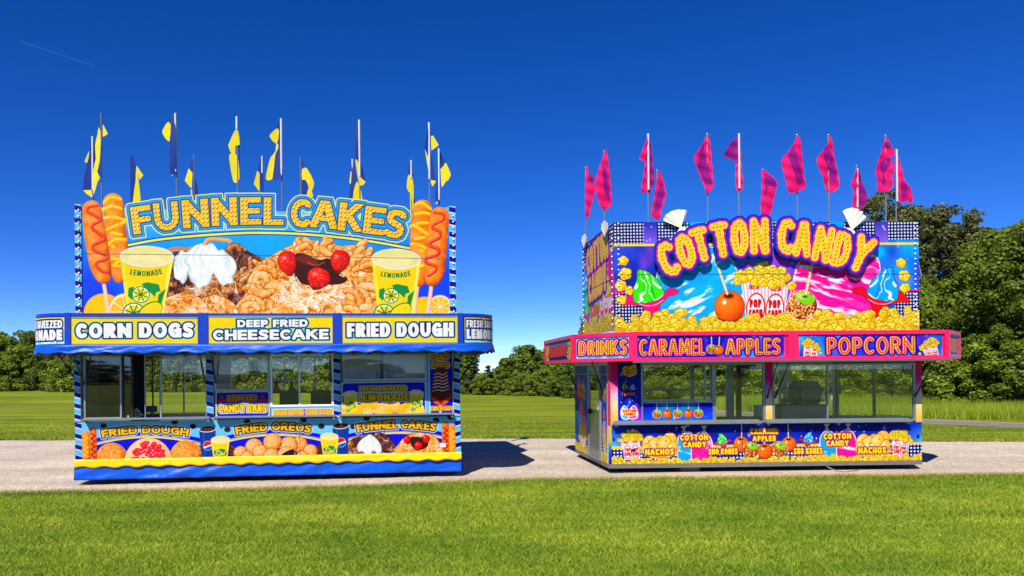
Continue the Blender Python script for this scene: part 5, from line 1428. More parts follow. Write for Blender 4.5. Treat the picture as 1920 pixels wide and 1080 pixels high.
for k, (px, tx) in enumerate((((135.6, 371.3, 585, 587, 637.5, 639.5), SL_), ((393.2, 624.2, 587, 590, 640, 643.5), SM_), ((644, 858.5, 590.5, 593.5, 643, 646), SR_))):
    a = art_sign(F, px, VA + .004, tx)
    u0, z1 = F.loc(px[0], px[2], VA + .004); u1, z0 = F.loc(px[1], px[5], VA + .004)
    z1 = min(z1, Z1 - .05); z0 = max(z0, Z0 + .035)
    s = panel('sign_panel', mat_print('menu_sign_print_%d' % k, a), AF, u0, u1, z0, z1, VA + .004, .02)
    fb = MB(); frame_box(fb, u0 - .022, u1 + .022, z0 - .016, z1 + .016, VA - .002, VA + .022, .02); fb.build('sign_trim', M['alu'], s)
lemon = mat_print('lemonade_corner_print', art_lemon_strip(170, 56))
def along(P, d0, d1, n=40):
    P = np.array(P); L = np.concatenate([[0], np.cumsum(np.hypot(*np.diff(P, axis=0).T))]); q = np.linspace(d0, L[-1] - d1, n)
    return list(zip(np.interp(q, L, P[:, 0]), np.interp(q, L, P[:, 1])))
for P, lab in (([(arcL[0][0], arcL[0][1] + .06)] + arcL, 'left'), (arcR + [(arcR[-1][0], arcR[-1][1] + .06)], 'right')):
    n = len(P); T = np.gradient(np.array(P), axis=0); T /= np.hypot(T[:, 0], T[:, 1])[:, None]
    P2 = along([(p[0] + t[1] * .004, p[1] - t[0] * .004) for p, t in zip(P, T)], .04, .04)
    b = MB(); ring_wall(b, P2, Z0 + .035, Z1 - .06, .02, uvl=True); b.build('corner_sign', [lemon, M['alu']], AF)
out = ring_inset(ring, -.012)
vinyl('valance', M['vinyl_blue'], AF, out + [out[0]], Z0 + .02, 1.945, scallop=.026, sp=.35, wr=.035, seed=11, dz=.02)
ins = ring_inset(ring, .10)
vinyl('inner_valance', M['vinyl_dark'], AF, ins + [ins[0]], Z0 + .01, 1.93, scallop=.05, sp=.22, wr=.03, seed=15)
for px in (157, 385, 405, 621, 641, 848): strut(TL, (U(px), -.02, 1.52), (U(px) - .02, VA + .14, 2.1))
strut(TL, (LW + .02, .25, 1.5), (LW + .42, .3, 2.1)); strut(TL, (-.02, .25, 1.5), (-.42, .3, 2.1))
# roof sign cut along its own lettering
VP = .12
area = (-.03, 5.80, 2.5, 4.46)
A = art_funnel(F, area, VP)
base = np.array([(156.5, 375), (240, 382), (540, 392), (775, 401), (830, 391), (846.5, 388), (846.5, 602), (156.5, 590)], float)
def funnel_outline(X, Y):
    D = poly_d(X, Y, base)
    for L in FUNNEL: D = np.minimum(D, glyph_d(X, Y, L, 7.4) - 8.4)
    for P, r in (DOG_LB, DOG_LF, DOG_RB, DOG_RF):
        P = smooth(P, 6); rr = np.interp(np.linspace(0, 1, len(P)), np.linspace(0, 1, len(r)), r)
        for i in range(len(P) - 1):
            d, t, _, _ = seg_d(X, Y, P[i], P[i + 1]); D = np.minimum(D, d - rr[i] * (1 - t) - rr[i + 1] * t)
    return np.maximum(D, Y - 600)
RS_ = cutout('roof_sign', F, funnel_outline, (150, 852, 346, 606), VP, .04, area, [mat_print('funnel_cake_print', A), M['board_edge']], TL)
for x0, x1, lab in ((145, 157, 0), (846, 858, 1)):
    u0, u1 = F.U(x0, VP, 480), F.U(x1, VP, 480); zt = F.Z(x0, 372 if not lab else 387, VP)
    s = panel('striped_sign_edge', MP['edge'], TL, u0, u1, 2.54, zt, VP - .02, .07)
    bulbs(s, [((u0 + u1) / 2 + .012, VP - .026, 2.62 + .095 * k) for k in range(17)], .017)
ul, ur = F.U(145.5, VP, 480), F.U(857.5, VP, 480)
b = MB(); b.box(ul, ul + .03, VP + .06, 2.3, 2.54, 4.2); b.box(ur - .03, ur, VP + .06, 2.3, 2.54, 4.22); b.box(ul + .03, ur - .03, 2.26, 2.3, 2.54, 4.2)
b.build('sign_back_boards', mat('pale_blue_board', (120, 190, 240), .5), TL)
for u in (ul + .10, ur - .03):
    b = MB(); b.prism([(u - .09, VP + .2), (u + .03, VP + .2), (u + .03, VP + .5), (u - .09, VP + .5)], 4.2, 4.28); b.build('roof_bracket', M['alu_dark'], TL)

# --- things inside the blue trailer
def inside(name, label, cat, fr, px, py, v, z):
    u = fr.U(px, v, py); x, y, _ = fr.world(u, v, 0)
    return thing(name, label, cat, (x, y, z), fr.a)
M['lamp'] = mat('dark_lamp_steel', (44, 50, 58), .25, .6)
t = inside('heat_lamp', 'twin steel heat lamps hanging from a bar inside the middle window of the blue trailer', 'heat lamp', F, 533, 710, .45, 2.4)
zb = F.Z(533, 709, .45) - 2.4
b = MB(); b.tube((0, 0, 0), (0, 0, zb), .012); b.box(-.17, .19, -.02, .02, zb - .012, zb + .012); b.build('hanging_bar', M['alu'], t)
for q in (-.13, .115):
    b = MB(); b.lathe((q, 0, zb - .012), [(.012, 0), (.03, -.012), (.032, -.09), (.05, -.11), (.075, -.19), (.07, -.19), (.04, -.11), (.001, -.1)], n=20); b.build('lamp_shade', M['lamp'], t, smooth=True)
t = inside('payment_terminal', 'black payment screen on a swivel stand on the counter of the blue trailer', 'payment terminal', F, 283, 770, .12, .985)
b = MB(); b.box(-.09, .09, -.03, -.01, .09, .19, ch=.006); b.build('screen', M['black'], t)
b = MB(); b.tube((0, 0, .0), (0, -.01, .1), .018, r2=.012); b.lathe((0, 0, 0), [(.001, .012), (.075, .012), (.08, 0), (.001, 0)]); b.build('stand', M['black'], t)
t = inside('condiment_bin', 'clear plastic bin with a tilted lid beside the payment screen', 'bin', F, 250, 768, .1, .985)
b = MB()
P = [(-.06, .0), (.06, .0), (.13, .05), (.03, .155), (-.04, .155), (-.075, .06)]
b.face([(x, -.06, z) for x, z in P]); b.face([(x, .06, z) for x, z in reversed(P)])
for i in range(6):
    c, d = P[i], P[(i + 1) % 6]; b.face([(c[0], .06, c[1]), (d[0], .06, d[1]), (d[0], -.06, d[1]), (c[0], -.06, c[1])])
b.build('clear_body', mat_glass('clear_bin_plastic', (.75, .78, .8), 1.5), t); b = MB(); b.box(-.075, -.06, -.065, .065, 0, .05); b.box(-.06, .07, -.065, .065, -.0, .012); b.build('bin_base', M['white'], t)
for k, px in enumerate((541, 600)):
    t = inside('fryer', ['dark steel fryer under the heat lamps inside the blue trailer', 'dark steel fryer near the striped post inside the blue trailer'][k], 'fryer', F, px, 745, .7, .9)
    b = MB(); b.box(-.19, .19, -.15, .2, 0, .22, ch=.01); b.build('fryer_body', M['black'], t)
    b = MB(); b.box(-.17, .17, .19, .23, .2, .46); b.build('splash_back', M['wall_dark'], t)
    b = MB(); b.path([(-.1, -.16, .2), (-.1, -.3, .27), (.1, -.3, .27), (.1, -.16, .2)], .008); b.build('basket_handle', M['black'], t)
t = inside('steel_fridge', 'tall grey steel fridge behind the right window of the blue trailer', 'fridge', F, 716, 690, 1.4, .62)
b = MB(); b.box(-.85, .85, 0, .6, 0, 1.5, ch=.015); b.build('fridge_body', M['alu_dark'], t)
for q in (-.43, .43):
    d = MB(); d.box(q - .4, q + .4, -.03, -.002, .1, 1.46, ch=.008); o = d.build('fridge_door', M['white'], t); d = MB(); d.tube((q - .33 * (1 if q > 0 else -1), -.06, .6), (q - .33 * (1 if q > 0 else -1), -.06, 1.1), .012); d.build('door_handle', M['steel'], o)
# ------------------------------------------------------------------ the pink cotton candy trailer
TR = thing('concession_trailer', 'pink and navy cotton candy trailer with popcorn prints and a raised roof sign', 'food trailer', tuple(RF.o), RF.a)
F = RF; U = F.U
b = MB(); b.box(0, RW, -.006, .07, .085, .152); b.box(0.0, .07, .07, DEPTH, .085, .152); b.box(RW - .07, RW, .07, DEPTH, .085, .152); b.box(.07, RW - .07, DEPTH - .07, DEPTH, .085, .152); b.build('chassis_rail', M['chassis'], TR)
b = MB(); b.box(.1, RW - .1, .5, 2.0, .36, .5); b.box(.12, RW - .12, .5, .58, .22, .36); b.box(.12, RW - .12, 1.9, 1.98, .22, .36); b.build('chassis', M['chassis_dark'], TR)
for px in (1426, 1505):
    for v in (.30, 2.15): wheel(TR, U(px, v), v, .33, .2)
for u, v in ((.16, .12), (RW - .16, .12), (.16, 2.2), (RW - .16, 2.2)):
    b = MB(); b.tube((u, v, .02), (u, v, .3), .025); b.box(u - .09, u + .09, v - .09, v + .09, 0.0, .02); b.path([(u - .08, v - .05, .1), (u, v, .2), (u + .09, v - .04, .11)], .012); b.build('levelling_jack', M['chassis_dark'], TR)
b = MB(); b.box(.03, RW - .03, .05, DEPTH - .05, .5, .54); b.build('floor', M['wall_dark'], TR)
panel('food_print_panel', mat_print('lower_treats_print', art_lower_pink(F, (.05, RW, .154, .775), 0)), TR, .05, RW, .154, .775, 0, .03)
def grad_art(stops, w=10, h=100):
    a = Art.flat(w, h, 2)
    ys = [s[0] for s in stops]
    a.all(lambda X, Y: np.stack([np.interp(Y / h, ys, [s[1][c] for s in stops]) for c in range(3)], -1)); return a
gp = mat_print('pink_to_cream_post_print', grad_art([(0, (240, 20, 104)), (.3, (240, 60, 140)), (.5, (250, 190, 214)), (.66, (255, 226, 190)), (.85, (255, 208, 120)), (1, (255, 196, 90))]))
gc = mat_print('corner_trim_print', grad_art([(0, (240, 190, 60)), (.4, (240, 190, 60)), (.55, (60, 150, 160)), (.8, (40, 70, 200)), (1, (40, 40, 160))]))
for x0, x1 in ((1144, 1157.5), (1434.5, 1447), (1716, 1727)): panel('gradient_post', gp, TR, U(x0), U(x1), .775, 1.80, -.012, .06)
panel('corner_trim', gc, TR, .0, .048, .154, .775, -.004, .04); b = MB(); b.box(0, U(1144) - .002, -.008, .05, .775, 1.80); b.build('corner_post', M['pinkdeep'], TR)
for px, kind in (((1157.8, 1200.5, 686, 805.5), 'treats'),):
    a = art_small(F, *px, -.004, kind); u0, z1 = F.loc(px[0], px[2], -.004); u1, z0 = F.loc(px[1], px[3], -.004)
    panel('menu_panel', mat_print('treats_panel_print', a), TR, u0, u1, max(z0, .778), z1, -.004, .03)
ztop = F.Z(1270, 689)
window(TR, U(1201.5), U(1338), F.Z(1270, 759), ztop, 0, M['glass_green'], .028, [U(1322)])
a = art_small(F, 1204, 1336.5, 760, 795, -.004, 'five'); u0, z1 = F.loc(1204, 761, -.004); u1, z0 = F.loc(1336.5, 795, -.004)
s = panel('menu_panel', mat_print('five_apples_print', a), TR, u0, u1, z0, z1, -.004, .03)
fb = MB(); frame_box(fb, U(1201.5), U(1338), z0 - .03, z1 + .012, -.016, .02, .024); fb.build('sign_trim', M['alu'], s)
window(TR, U(1338.5), U(1433), .80, ztop, 0, M['glass_green'], .026)
window(TR, U(1448), U(1715), .80, F.Z(1600, 694), 0, M['glass_green'], .03, [U(1551)])
b = MB()
for x0, x1 in ((1201, 1434), (1447.2, 1715.8)): b.box(U(x0) + .002, U(x1) - .002, .0, .05, ztop + .002, 1.80)
b.build('window_header', M['alu'], TR)
b = MB()
for x0, x1 in ((1152, 1432), (1440, 1716)):
    u0, u1 = U(x0, -.2, 802), U(x1, -.2, 802); b.box(u0, u1, -.13, -.0, .785, .815, ch=.006); b.box(u0 + .02, u1 - .02, -.06, -.0, .816, .85)
    for q in (u0 + .05, (u0 + u1) / 2, u1 - .05): b.box(q - .02, q + .02, -.1, -.0, .755, .785)
b.build('counter_shelf', M['alu'], TR)
# end wall on the left with the door
side = lambda px, y: F.side(px, y, 0)[0]
vd0, vd1 = side(1126, 780), side(1103.5, 780)
b = MB(); b.box(0, .04, .05, vd0, .154, 1.80); b.box(0, .04, vd1, DEPTH, .154, 1.80); b.box(0, .04, vd0, vd1, 1.72, 1.80); b.build('end_wall', M['wall_in'], TR)
def side_panel(v0, v1, art, name):
    b = MB(); b.face([(-.006, v1, .155), (-.006, v0, .155), (-.006, v0, 1.74), (-.006, v1, 1.74)], 0, [(0, 0), (1, 0), (1, 1), (0, 1)])
    for P in ([(-.006, v0, .155), (-.001, v0, .155), (-.001, v0, 1.74), (-.006, v0, 1.74)], [(-.001, v1, .155), (-.006, v1, .155), (-.006, v1, 1.74), (-.001, v1, 1.74)], [(-.006, v0, 1.74), (-.001, v0, 1.74), (-.001, v1, 1.74), (-.006, v1, 1.74)]): b.face(P, 1)
    b.build('side_print_panel', [mat_print(name, art), M['board_edge']], TR)
side_panel(.06, vd0 - .03, art_side_panel(66, 170, 3), 'side_print_near'); side_panel(vd1 + .04, DEPTH - .02, art_side_panel(92, 170, 7, True), 'side_print_far')
D_ = MB(); frame_box_side = [(vd0, vd0 + .05), (vd1 - .05, vd1)]
for a_, c_ in frame_box_side: D_.box(-.03, .03, a_, c_, .154, 1.72)
D_.box(-.03, .03, vd0 + .05, vd1 - .05, 1.66, 1.72); D_.box(-.03, .03, vd0 + .05, vd1 - .05, .154, .19); dr = D_.build('door', M['alu'], TR, label='aluminium end door with a window in its upper half')
b = MB(); b.box(-.012, .012, vd0 + .052, vd1 - .052, .192, .98); b.build('door_leaf', M['steel'], dr); b = MB(); b.box(-.012, .012, vd0 + .052, vd1 - .052, 1.58, 1.658); b.build('door_head', M['steel'], dr)
b = MB(); b.box(-.006, .006, vd0 + .052, vd1 - .052, .982, 1.578); b.build('door_window', M['glass_dark'], dr)
b = MB(); b.box(-.05, -.012, vd1 - .16, vd1 - .06, .90, .98, ch=.008); b.path([(-.05, vd1 - .12, .94), (-.07, vd1 - .12, .94), (-.07, vd1 - .24, .94)], .01); b.build('door_handle', M['black'], dr)
b = MB(); b.box(-.02, 0, vd0 + .1, vd0 + .3, 1.0, 1.14); b.build('notice', M['white'], dr)
b = MB(); b.box(RW - .04, RW, .05, DEPTH, .154, .74); b.box(RW - .04, RW, .05, .12, .74, 1.80); b.box(RW - .04, RW, 2.32, DEPTH, .74, 1.80); b.box(RW - .04, RW, .12, 2.32, 1.74, 1.80); b.box(RW - .04, RW, 1.18, 1.22, .74, 1.74); b.build('end_wall', M['alu_dark'], TR)
for a_, c_ in ((.12, 1.18), (1.22, 2.32)):
    g = MB(); g.box(RW - .024, RW - .018, a_, c_, .74, 1.74); g.build('end_pane', M['glass_green'], TR)
v1 = DEPTH; Ub = lambda px: F.U(px, v1, 720)
b = MB()
b.box(.04, RW - .04, v1 - .04, v1, .154, .72); b.box(.04, RW - .04, v1 - .04, v1, 1.74, 2.3)
for x0, x1 in ((1150, 1206), (1293, 1300), (1360, 1374), (1330, 1336)): b.box(Ub(x0), Ub(x1), v1 - .04, v1, .72, 1.74)
b.box(Ub(1459), Ub(1481), v1 - .04, v1, .72, 1.74); b.box(Ub(1560), RW - .04, v1 - .05, v1, .72, 1.74)
b.box(Ub(1206), Ub(1300), v1 - .03, v1 - .01, F.Z(1250, 738, v1) - .02, F.Z(1250, 738, v1) + .02)
b.build('rear_wall', M['wall_in'], TR)
b = MB(); b.box(Ub(1379), Ub(1387), v1 - .06, v1 + .01, .72, 1.74); b.box(Ub(1387), Ub(1430), v1 - .06, v1 + .01, 1.66, 1.74); b.build('rear_door_frame', M['red_in'], TR)
for x0, x1 in ((1207, 1292), (1300, 1330), (1388, 1458), (1482, 1559)):
    g = MB(); g.box(Ub(x0), Ub(x1), v1 - .025, v1 - .02, .72, 1.74); g.build('rear_pane', M['glass_green'], TR)
b = MB(); b.box(.13, RW - .05, .09, DEPTH - .1, 2.26, 2.32); b.build('roof', M['white'], TR)
# awning with chamfered corners
VA = -.6; Z0, Z1 = 1.797, 2.243
uA, uB = U(1187, VA, 655), U(1781, VA, 660)
def solve_k(target):
    lo, hi = .05, 2.0
    for _ in range(40):
        k = (lo + hi) / 2
        x = project(*F.world(uA - k, VA + k, 2.0))[0]
        if x < target: hi = k
        else: lo = k
    return k
K = solve_k(1073)
uS = uA - K
vC = F.side(1020.5, 665, uS)[0]
print('chamfer', K, 'side end', vC)
ring = [(uS, VA + K), (uA, VA), (uB, VA), (uB + K, VA + K), (uB + K, vC), (uS, vC)]
def poly_inset(P, d):
    n = len(P); out = []
    for i in range(n):
        p0, p1, p2 = (np.array(P[(i + k) % n]) for k in (-1, 0, 1))
        a = (p1 - p0) / np.hypot(*(p1 - p0)); c = (p2 - p1) / np.hypot(*(p2 - p1))
        na, nc = np.array([-a[1], a[0]]), np.array([-c[1], c[0]])
        m = na + nc; m = m / (m @ na) if abs(m @ na) > 1e-6 else na
        out.append(tuple(p1 + m * d))
    return out
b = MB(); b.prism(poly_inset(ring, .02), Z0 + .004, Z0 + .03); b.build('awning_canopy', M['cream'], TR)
AW = MB()
def rail(P0, P1, z0, z1, d0, d1, m=0):
    p, q = np.array(P0), np.array(P1); t = (q - p) / np.hypot(*(q - p)); n_ = np.array([-t[1], t[0]])
    a, c = p + n_ * d0, q + n_ * d0; d, e = q + n_ * d1, p + n_ * d1
    AW.prism([tuple(a), tuple(c), tuple(d), tuple(e)], z0, z1, m)
segs = [(ring[5], ring[0]), (ring[0], ring[1]), (ring[1], (U(1488, VA, 660) - .004, VA)), ((U(1488, VA, 660) + .004, VA), ring[2]), (ring[2], ring[3]), (ring[3], ring[4]), (ring[4], ring[5])]
for p, q in segs:
    rail(p, q, Z1 - .06, Z1, .0, .09); rail(p, q, Z0, Z0 + .05, .0, .09)
    p, q = np.array(p), np.array(q); t = (q - p) / np.hypot(*(q - p))
    rail(p, p + t * .07, Z0 + .05, Z1 - .06, 0, .09); rail(q - t * .07, q, Z0 + .05, Z1 - .06, 0, .09)
    rail(p + t * .07, q - t * .07, Z0 + .05, Z1 - .06, .03, .06)
AF = AW.build('awning_frame', M['pink'], TR)
b = MB(); b.box(uA, uB, VA - .004, VA + .05, Z0 - .03, Z0 - .002); b.build('awning_edge', M['alu_dark'], AF)
for px, kind in (((1193.5, 1471, 633.5, 679.5), 'apples'), ((1499.5, 1767.5, 636.5, 682), 'popcorn')):
    a = art_fascia(F, px, VA + .02, kind)
    u0, z1 = F.loc(px[0], px[2], VA + .02); u1, z0 = F.loc(px[1], px[3], VA + .02)
    panel('sign_panel', mat_print('awning_print_' + kind, a), AF, u0, u1, max(z0, Z0 + .052), min(z1, Z1 - .062), VA + .02, .008)
def slant_sign(p, q, art, name, inset=.075):
    p, q = np.array(p), np.array(q); t = (q - p) / np.hypot(*(q - p)); n_ = np.array([-t[1], t[0]])
    a, c = p + t * inset + n_ * .018, q - t * inset + n_ * .018; d, e = c + n_ * .01, a + n_ * .01
    b = MB(); z0, z1 = Z0 + .052, Z1 - .062
    b.face([(*a, z0), (*c, z0), (*c, z1), (*a, z1)], 0, [(0, 0), (1, 0), (1, 1), (0, 1)]); b.face([(*d, z0), (*e, z0), (*e, z1), (*d, z1)], 1)
    b.face([(*a, z1), (*c, z1), (*d, z1), (*e, z1)], 1); b.face([(*e, z0), (*d, z0), (*c, z0), (*a, z0)], 1)
    b.build('sign_panel', [mat_print(name, art), M['board_edge']], AF)
slant_sign(ring[0], ring[1], art_drinks(), 'drinks_print'); slant_sign(ring[5], ring[0], art_nachos_side(), 'nachos_print'); slant_sign(ring[2], ring[3], art_drinks(), 'drinks_print_right')
for px, du in ((1166, -.02), (1437, -.06), (1452, .12), (1714, .22)): strut(TR, (U(px), -.02, 1.2), (U(px) + du * .3, VA + .18, 1.79))
strut(TR, (-.02, .25, 1.3), (uS + .35, .25, 1.79)); strut(TR, (-.02, DEPTH - .2, 1.3), (uS + .35, DEPTH - .2, 1.79)); strut(TR, (RW + .02, .25, 1.3), (RW + .35, .25, 1.79))
# roof sign box
VP = .05; uL, uR = F.U(1154.3, VP, 520), F.U(1726, VP, 520)
zt = 4.045
RSG = panel('roof_sign', mat_print('cotton_candy_print', art_cotton(F, (uL, uR, 2.25, zt), VP)), TR, uL, uR, 2.25, zt, VP, .03, M['board_blue'])
bulbs(RSG, [(F.U(1163, VP, 500), VP - .006, 2.36 + .083 * k) for k in range(21)], .016); bulbs(RSG, [(F.U(1719, VP, 500), VP - .006, 2.36 + .083 * k) for k in range(21)], .016)
b = MB(); v0, v1 = VP + .031, 2.2
b.face([(uL, v1, 2.32), (uL, v0, 2.32), (uL, v0, zt), (uL, v1, zt)], 0, [(0, 0), (1, 0), (1, 1), (0, 1)])
b.face([(uL + .03, v0, 2.32), (uL + .03, v1, 2.32), (uL + .03, v1, zt), (uL + .03, v0, zt)], 1); b.face([(uL, v0, zt), (uL + .03, v0, zt), (uL + .03, v1, zt), (uL, v1, zt)], 1)
sd = b.build('roof_sign_side', [mat_print('cotton_candy_side_print', art_cotton_side()), M['board_blue']], TR)
bulbs(sd, [(uL - .006, vv, 2.4 + .1 * k) for vv in (v0 + .06, v1 - .06) for k in range(16)], .016)
b = MB(); b.box(uR - .03, uR, v0, v1, 2.32, zt); b.box(uL + .031, uR - .031, v1 - .03, v1, 2.32, zt); b.build('sign_back_boards', M['board_blue'], TR)
area = (.55, 4.6, 2.95, 4.3); VS = -.06
A = art_cotton_sign(F, area, VS)
CS = cutout('raised_sign', F, lambda X, Y: cotton_field(X, Y) - 7.6, (1226, 1652, 404, 536), VS, .035, area, [mat_print('cotton_candy_letters_print', A), M['board_blue']], TR, step=1.6)
for px in (1262, 1355, 1428, 1509, 1582, 1610):
    u, z = F.loc(px, 470, VS); b = MB(); b.box(u - .02, u + .02, VS + .036, VP, z - .02, z + .02); b.build('sign_bracket', M['chassis_dark'], CS)
def fan(P, apex, bow, depth, conv, parent):
    b = MB(); n = 11
    Q = resample(np.array(P, float), np.hypot(*np.diff(np.array(P, float), axis=0).T).sum() / n); k = len(Q)
    a3 = conv(apex, depth)
    pts = [conv(q, depth + (.02 if i % 2 else -.012)) for i, q in enumerate(Q)]
    for i in range(k - 1): b.face([a3, pts[i + 1], pts[i]])
    back = [conv(q, depth + (.028 if i % 2 else -.004)) for i, q in enumerate(Q)]; ab = conv(apex, depth + .02)
    for i in range(k - 1): b.face([ab, back[i], back[i + 1]]); b.face([pts[i], pts[i + 1], back[i + 1], back[i]])
    for P2 in bow:
        f = [conv(q, depth) for q in P2]; g = [conv(q, depth + .02) for q in P2]
        b.face(list(reversed(f))); b.face(g)
        for i in range(len(f)): b.face([f[i], f[(i + 1) % len(f)], g[(i + 1) % len(f)], g[i]])
    return b.build('bag_top', M['fan'], parent)
cv = lambda q, d: (*(lambda w: (w[0], d, w[1]))(F.loc(q[0], q[1], -.02)),)
fan([(1248.5, 421), (1252, 411), (1262, 403.5), (1275, 400), (1287, 400.5), (1294.5, 403)], (1281, 435), [[(1281, 431), (1276, 440), (1259, 458), (1268, 461), (1283, 442)], [(1279, 432), (1297, 435), (1295, 443), (1284, 440)]], -.02, cv, CS)
fan([(1584, 409), (1592, 404), (1603, 402), (1613, 404.5), (1622, 411), (1631, 424)], (1601.5, 444), [[(1600, 440), (1587, 440), (1592, 448), (1602, 449)], [(1600, 440), (1611, 451), (1604, 457), (1598, 448)]], -.02, cv, CS)
cs = lambda q, d: (uL - .05 - d * .3, *F.side(q[0], q[1], uL - .05))
fan([(1132, 436), (1133, 424), (1138, 418), (1144, 424), (1145, 434)], (1138, 450), [], 0, cs, sd); fan([(1095, 458), (1096, 448), (1101, 442), (1104, 450), (1103, 460)], (1099, 470), [], 0, cs, sd)

# --- things in and around the pink trailer
t = inside('popcorn_machine', 'grey popcorn machine under a clear plastic cover behind the large window of the pink trailer', 'popcorn machine', F, 1500, 785, .55, .54)
zb = F.Z(1500, 769, .55) - .54
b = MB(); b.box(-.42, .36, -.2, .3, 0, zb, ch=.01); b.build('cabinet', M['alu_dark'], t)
b = MB(); b.box(-.1, .30, -.14, .24, zb + .002, zb + .38, ch=.04); b.build('kettle_case', mat('shrouded_steel_case', (88, 104, 108), .4), t)
bm = bmesh.new(); bmesh.ops.create_cube(bm, size=1)
for q in bm.verts: q.co = Vector((.08 + q.co.x * .62, .05 + q.co.y * .5, zb + .17 + q.co.z * .44))
bmesh.ops.bevel(bm, geom=list(bm.edges), offset=.1, segments=4, affect='EDGES'); bmesh.ops.subdivide_edges(bm, edges=list(bm.edges), cuts=2, use_grid_fill=True)
for q in bm.verts: q.co += Vector((random.uniform(-.012, .012), random.uniform(-.012, .012), random.uniform(-.008, .008)))
b = MB(); b.bm(bm); b.build('plastic_cover', mat_glass('cloudy_plastic', (.82, .84, .82), 1.2), t, smooth=True)
t = inside('steel_worktop', 'dark low worktop with steel trays behind the right pane of the pink trailer', 'worktop', F, 1620, 795, .9, .54)
b = MB(); b.box(-.75, .75, -.25, .25, 0, .27, ch=.01); b.build('top_unit', M['wall_dark'], t); b = MB(); b.box(-.6, -.1, -.2, .1, .272, .30); b.box(.05, .6, -.2, .1, .272, .29); b.build('tray', M['steel'], t)
t = inside('steel_worktop', 'black counter unit behind the open window beside the middle post of the pink trailer', 'worktop', F, 1386, 795, .7, .54)
b = MB(); b.box(-.4, .4, -.2, .25, 0, .30, ch=.01); b.build('top_unit', M['black'], t); b = MB(); b.box(.28, .42, -.1, .1, .302, .5, ch=.01); b.build('dispenser', M['wall_in'], t)
x, y, _ = F.world(F.U(1287, .25, 890), .25, 0)
t = thing('wooden_block', 'weathered wooden block on the gravel under the pink trailer', 'block', (x, y, 0), F.a)
b = MB(); b.box(-.16, .16, -.1, .1, 0.0, .085, ch=.004); o = b.build('block', M['wood'], t)
p = ground(1556, 896); t = thing('power_cable', 'pale cable drooping to the gravel under the right half of the pink trailer', 'cable', tuple(p))
b = MB()
Q = smooth([(-.03, .12), (-.045, .05), (-.02, .0), (.05, -.06), (.2, -.12), (.5, .1)], 5); Zq = np.interp(np.linspace(0, 1, len(Q)), [0, .25, .5, .62, 1], [.08, .07, .04, .012, .012])
b.path([(q[0], q[1], z) for q, z in zip(Q, Zq)], .007, n=6); b.build('cable', M['alu'], t)
# ------------------------------------------------------------------ flags on the roofs
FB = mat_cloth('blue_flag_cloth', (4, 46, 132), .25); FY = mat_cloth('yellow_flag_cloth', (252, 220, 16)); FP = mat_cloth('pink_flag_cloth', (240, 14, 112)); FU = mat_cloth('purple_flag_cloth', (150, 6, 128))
def flag(px, ytop, kind, polys, zoom, label, group, zt, fr, sleeve=None, wave=.013, bottom=None, lean=None, seed=0):
    sx, sy, k = zoom
    top = at_height(px, ytop, zt)
    t = thing('flag', label, 'flag', (top[0], top[1], 2.54 if fr is LF else 2.32), 0, group)
    o = np.array(t.location)
    b = MB(); b.tube((0, 0, 0.04), (0, 0, zt - o[2]), .012, n=8); b.ball((0, 0, zt - o[2]), .016); b.build('pole', M['pole'], t)
    yd = top[1]
    def loc(x, y, off=0.0):
        r = ray(x, y); p = r * yd; return np.array([p[0] - o[0], p[1] + off - o[1], p[2] + CAM_H - o[2]])
    P = [(c, np.array([(sx + x / k, sy + y / k) for x, y in q])) for c, q in polys]
    V, Fc, mi = [], [], []
    for i, (c, q) in enumerate(P):
        q2 = smooth(q, 2, True) if len(q) > 4 else q
        later = [p2 for c2, p2 in P[i + 1:]]
        def fn(X, Y):
            D = poly_d(X, Y, q2)
            for l in later: D = np.maximum(D, -poly_d(X, Y, l) - .02)
            return D
        v, f, e = field_mesh(fn, q[:, 0].min() - 2, q[:, 0].max() + 2, q[:, 1].min() - 2, q[:, 1].max() + 2, 1.5)
        n = len(V)
        for x, y in v:
            dx = (x - px) / 120; dz = (y - ytop) / 120
            w = wave * (math.sin(dx * 13 + dz * 3.5 + seed) + 1.2 * math.sin(dx * 6 - dz * 2.2 + seed * 2)) + (.009 * math.sin(dz * 34 - dx * 12) if kind == 'p' else 0) + (.02 if c in 'BP' and i else 0)
            V.append(loc(x, y, -.03 + w))
        Fc += [tuple(k2 + n for k2 in ff) for ff in f]; mi += [('BYPU').index(c)] * len(f)
    b = MB(); b.v = [tuple(p) for p in V]; b.f = Fc; b.m = mi; b.uv = [None] * len(Fc); b.build('cloth', [FB, FY, FP, FU], t, smooth=True)
    if sleeve:
        a_, c_ = sleeve
        zz = lambda yy: loc(px, sy + yy / k)[2]
        b = MB(); b.tube((0, -.03, zz(c_)), (0, -.03, zz(a_)), .0165, n=10); b.build('pole_sleeve', M['sleeve'], t)
    return t
ZA, ZB, ZC = (150, 190, 5.684), (420, 190, 5.684), (640, 190, 5.142)
GB = 'blue and yellow flags on the roof of the blue trailer'
ZL = 5.74
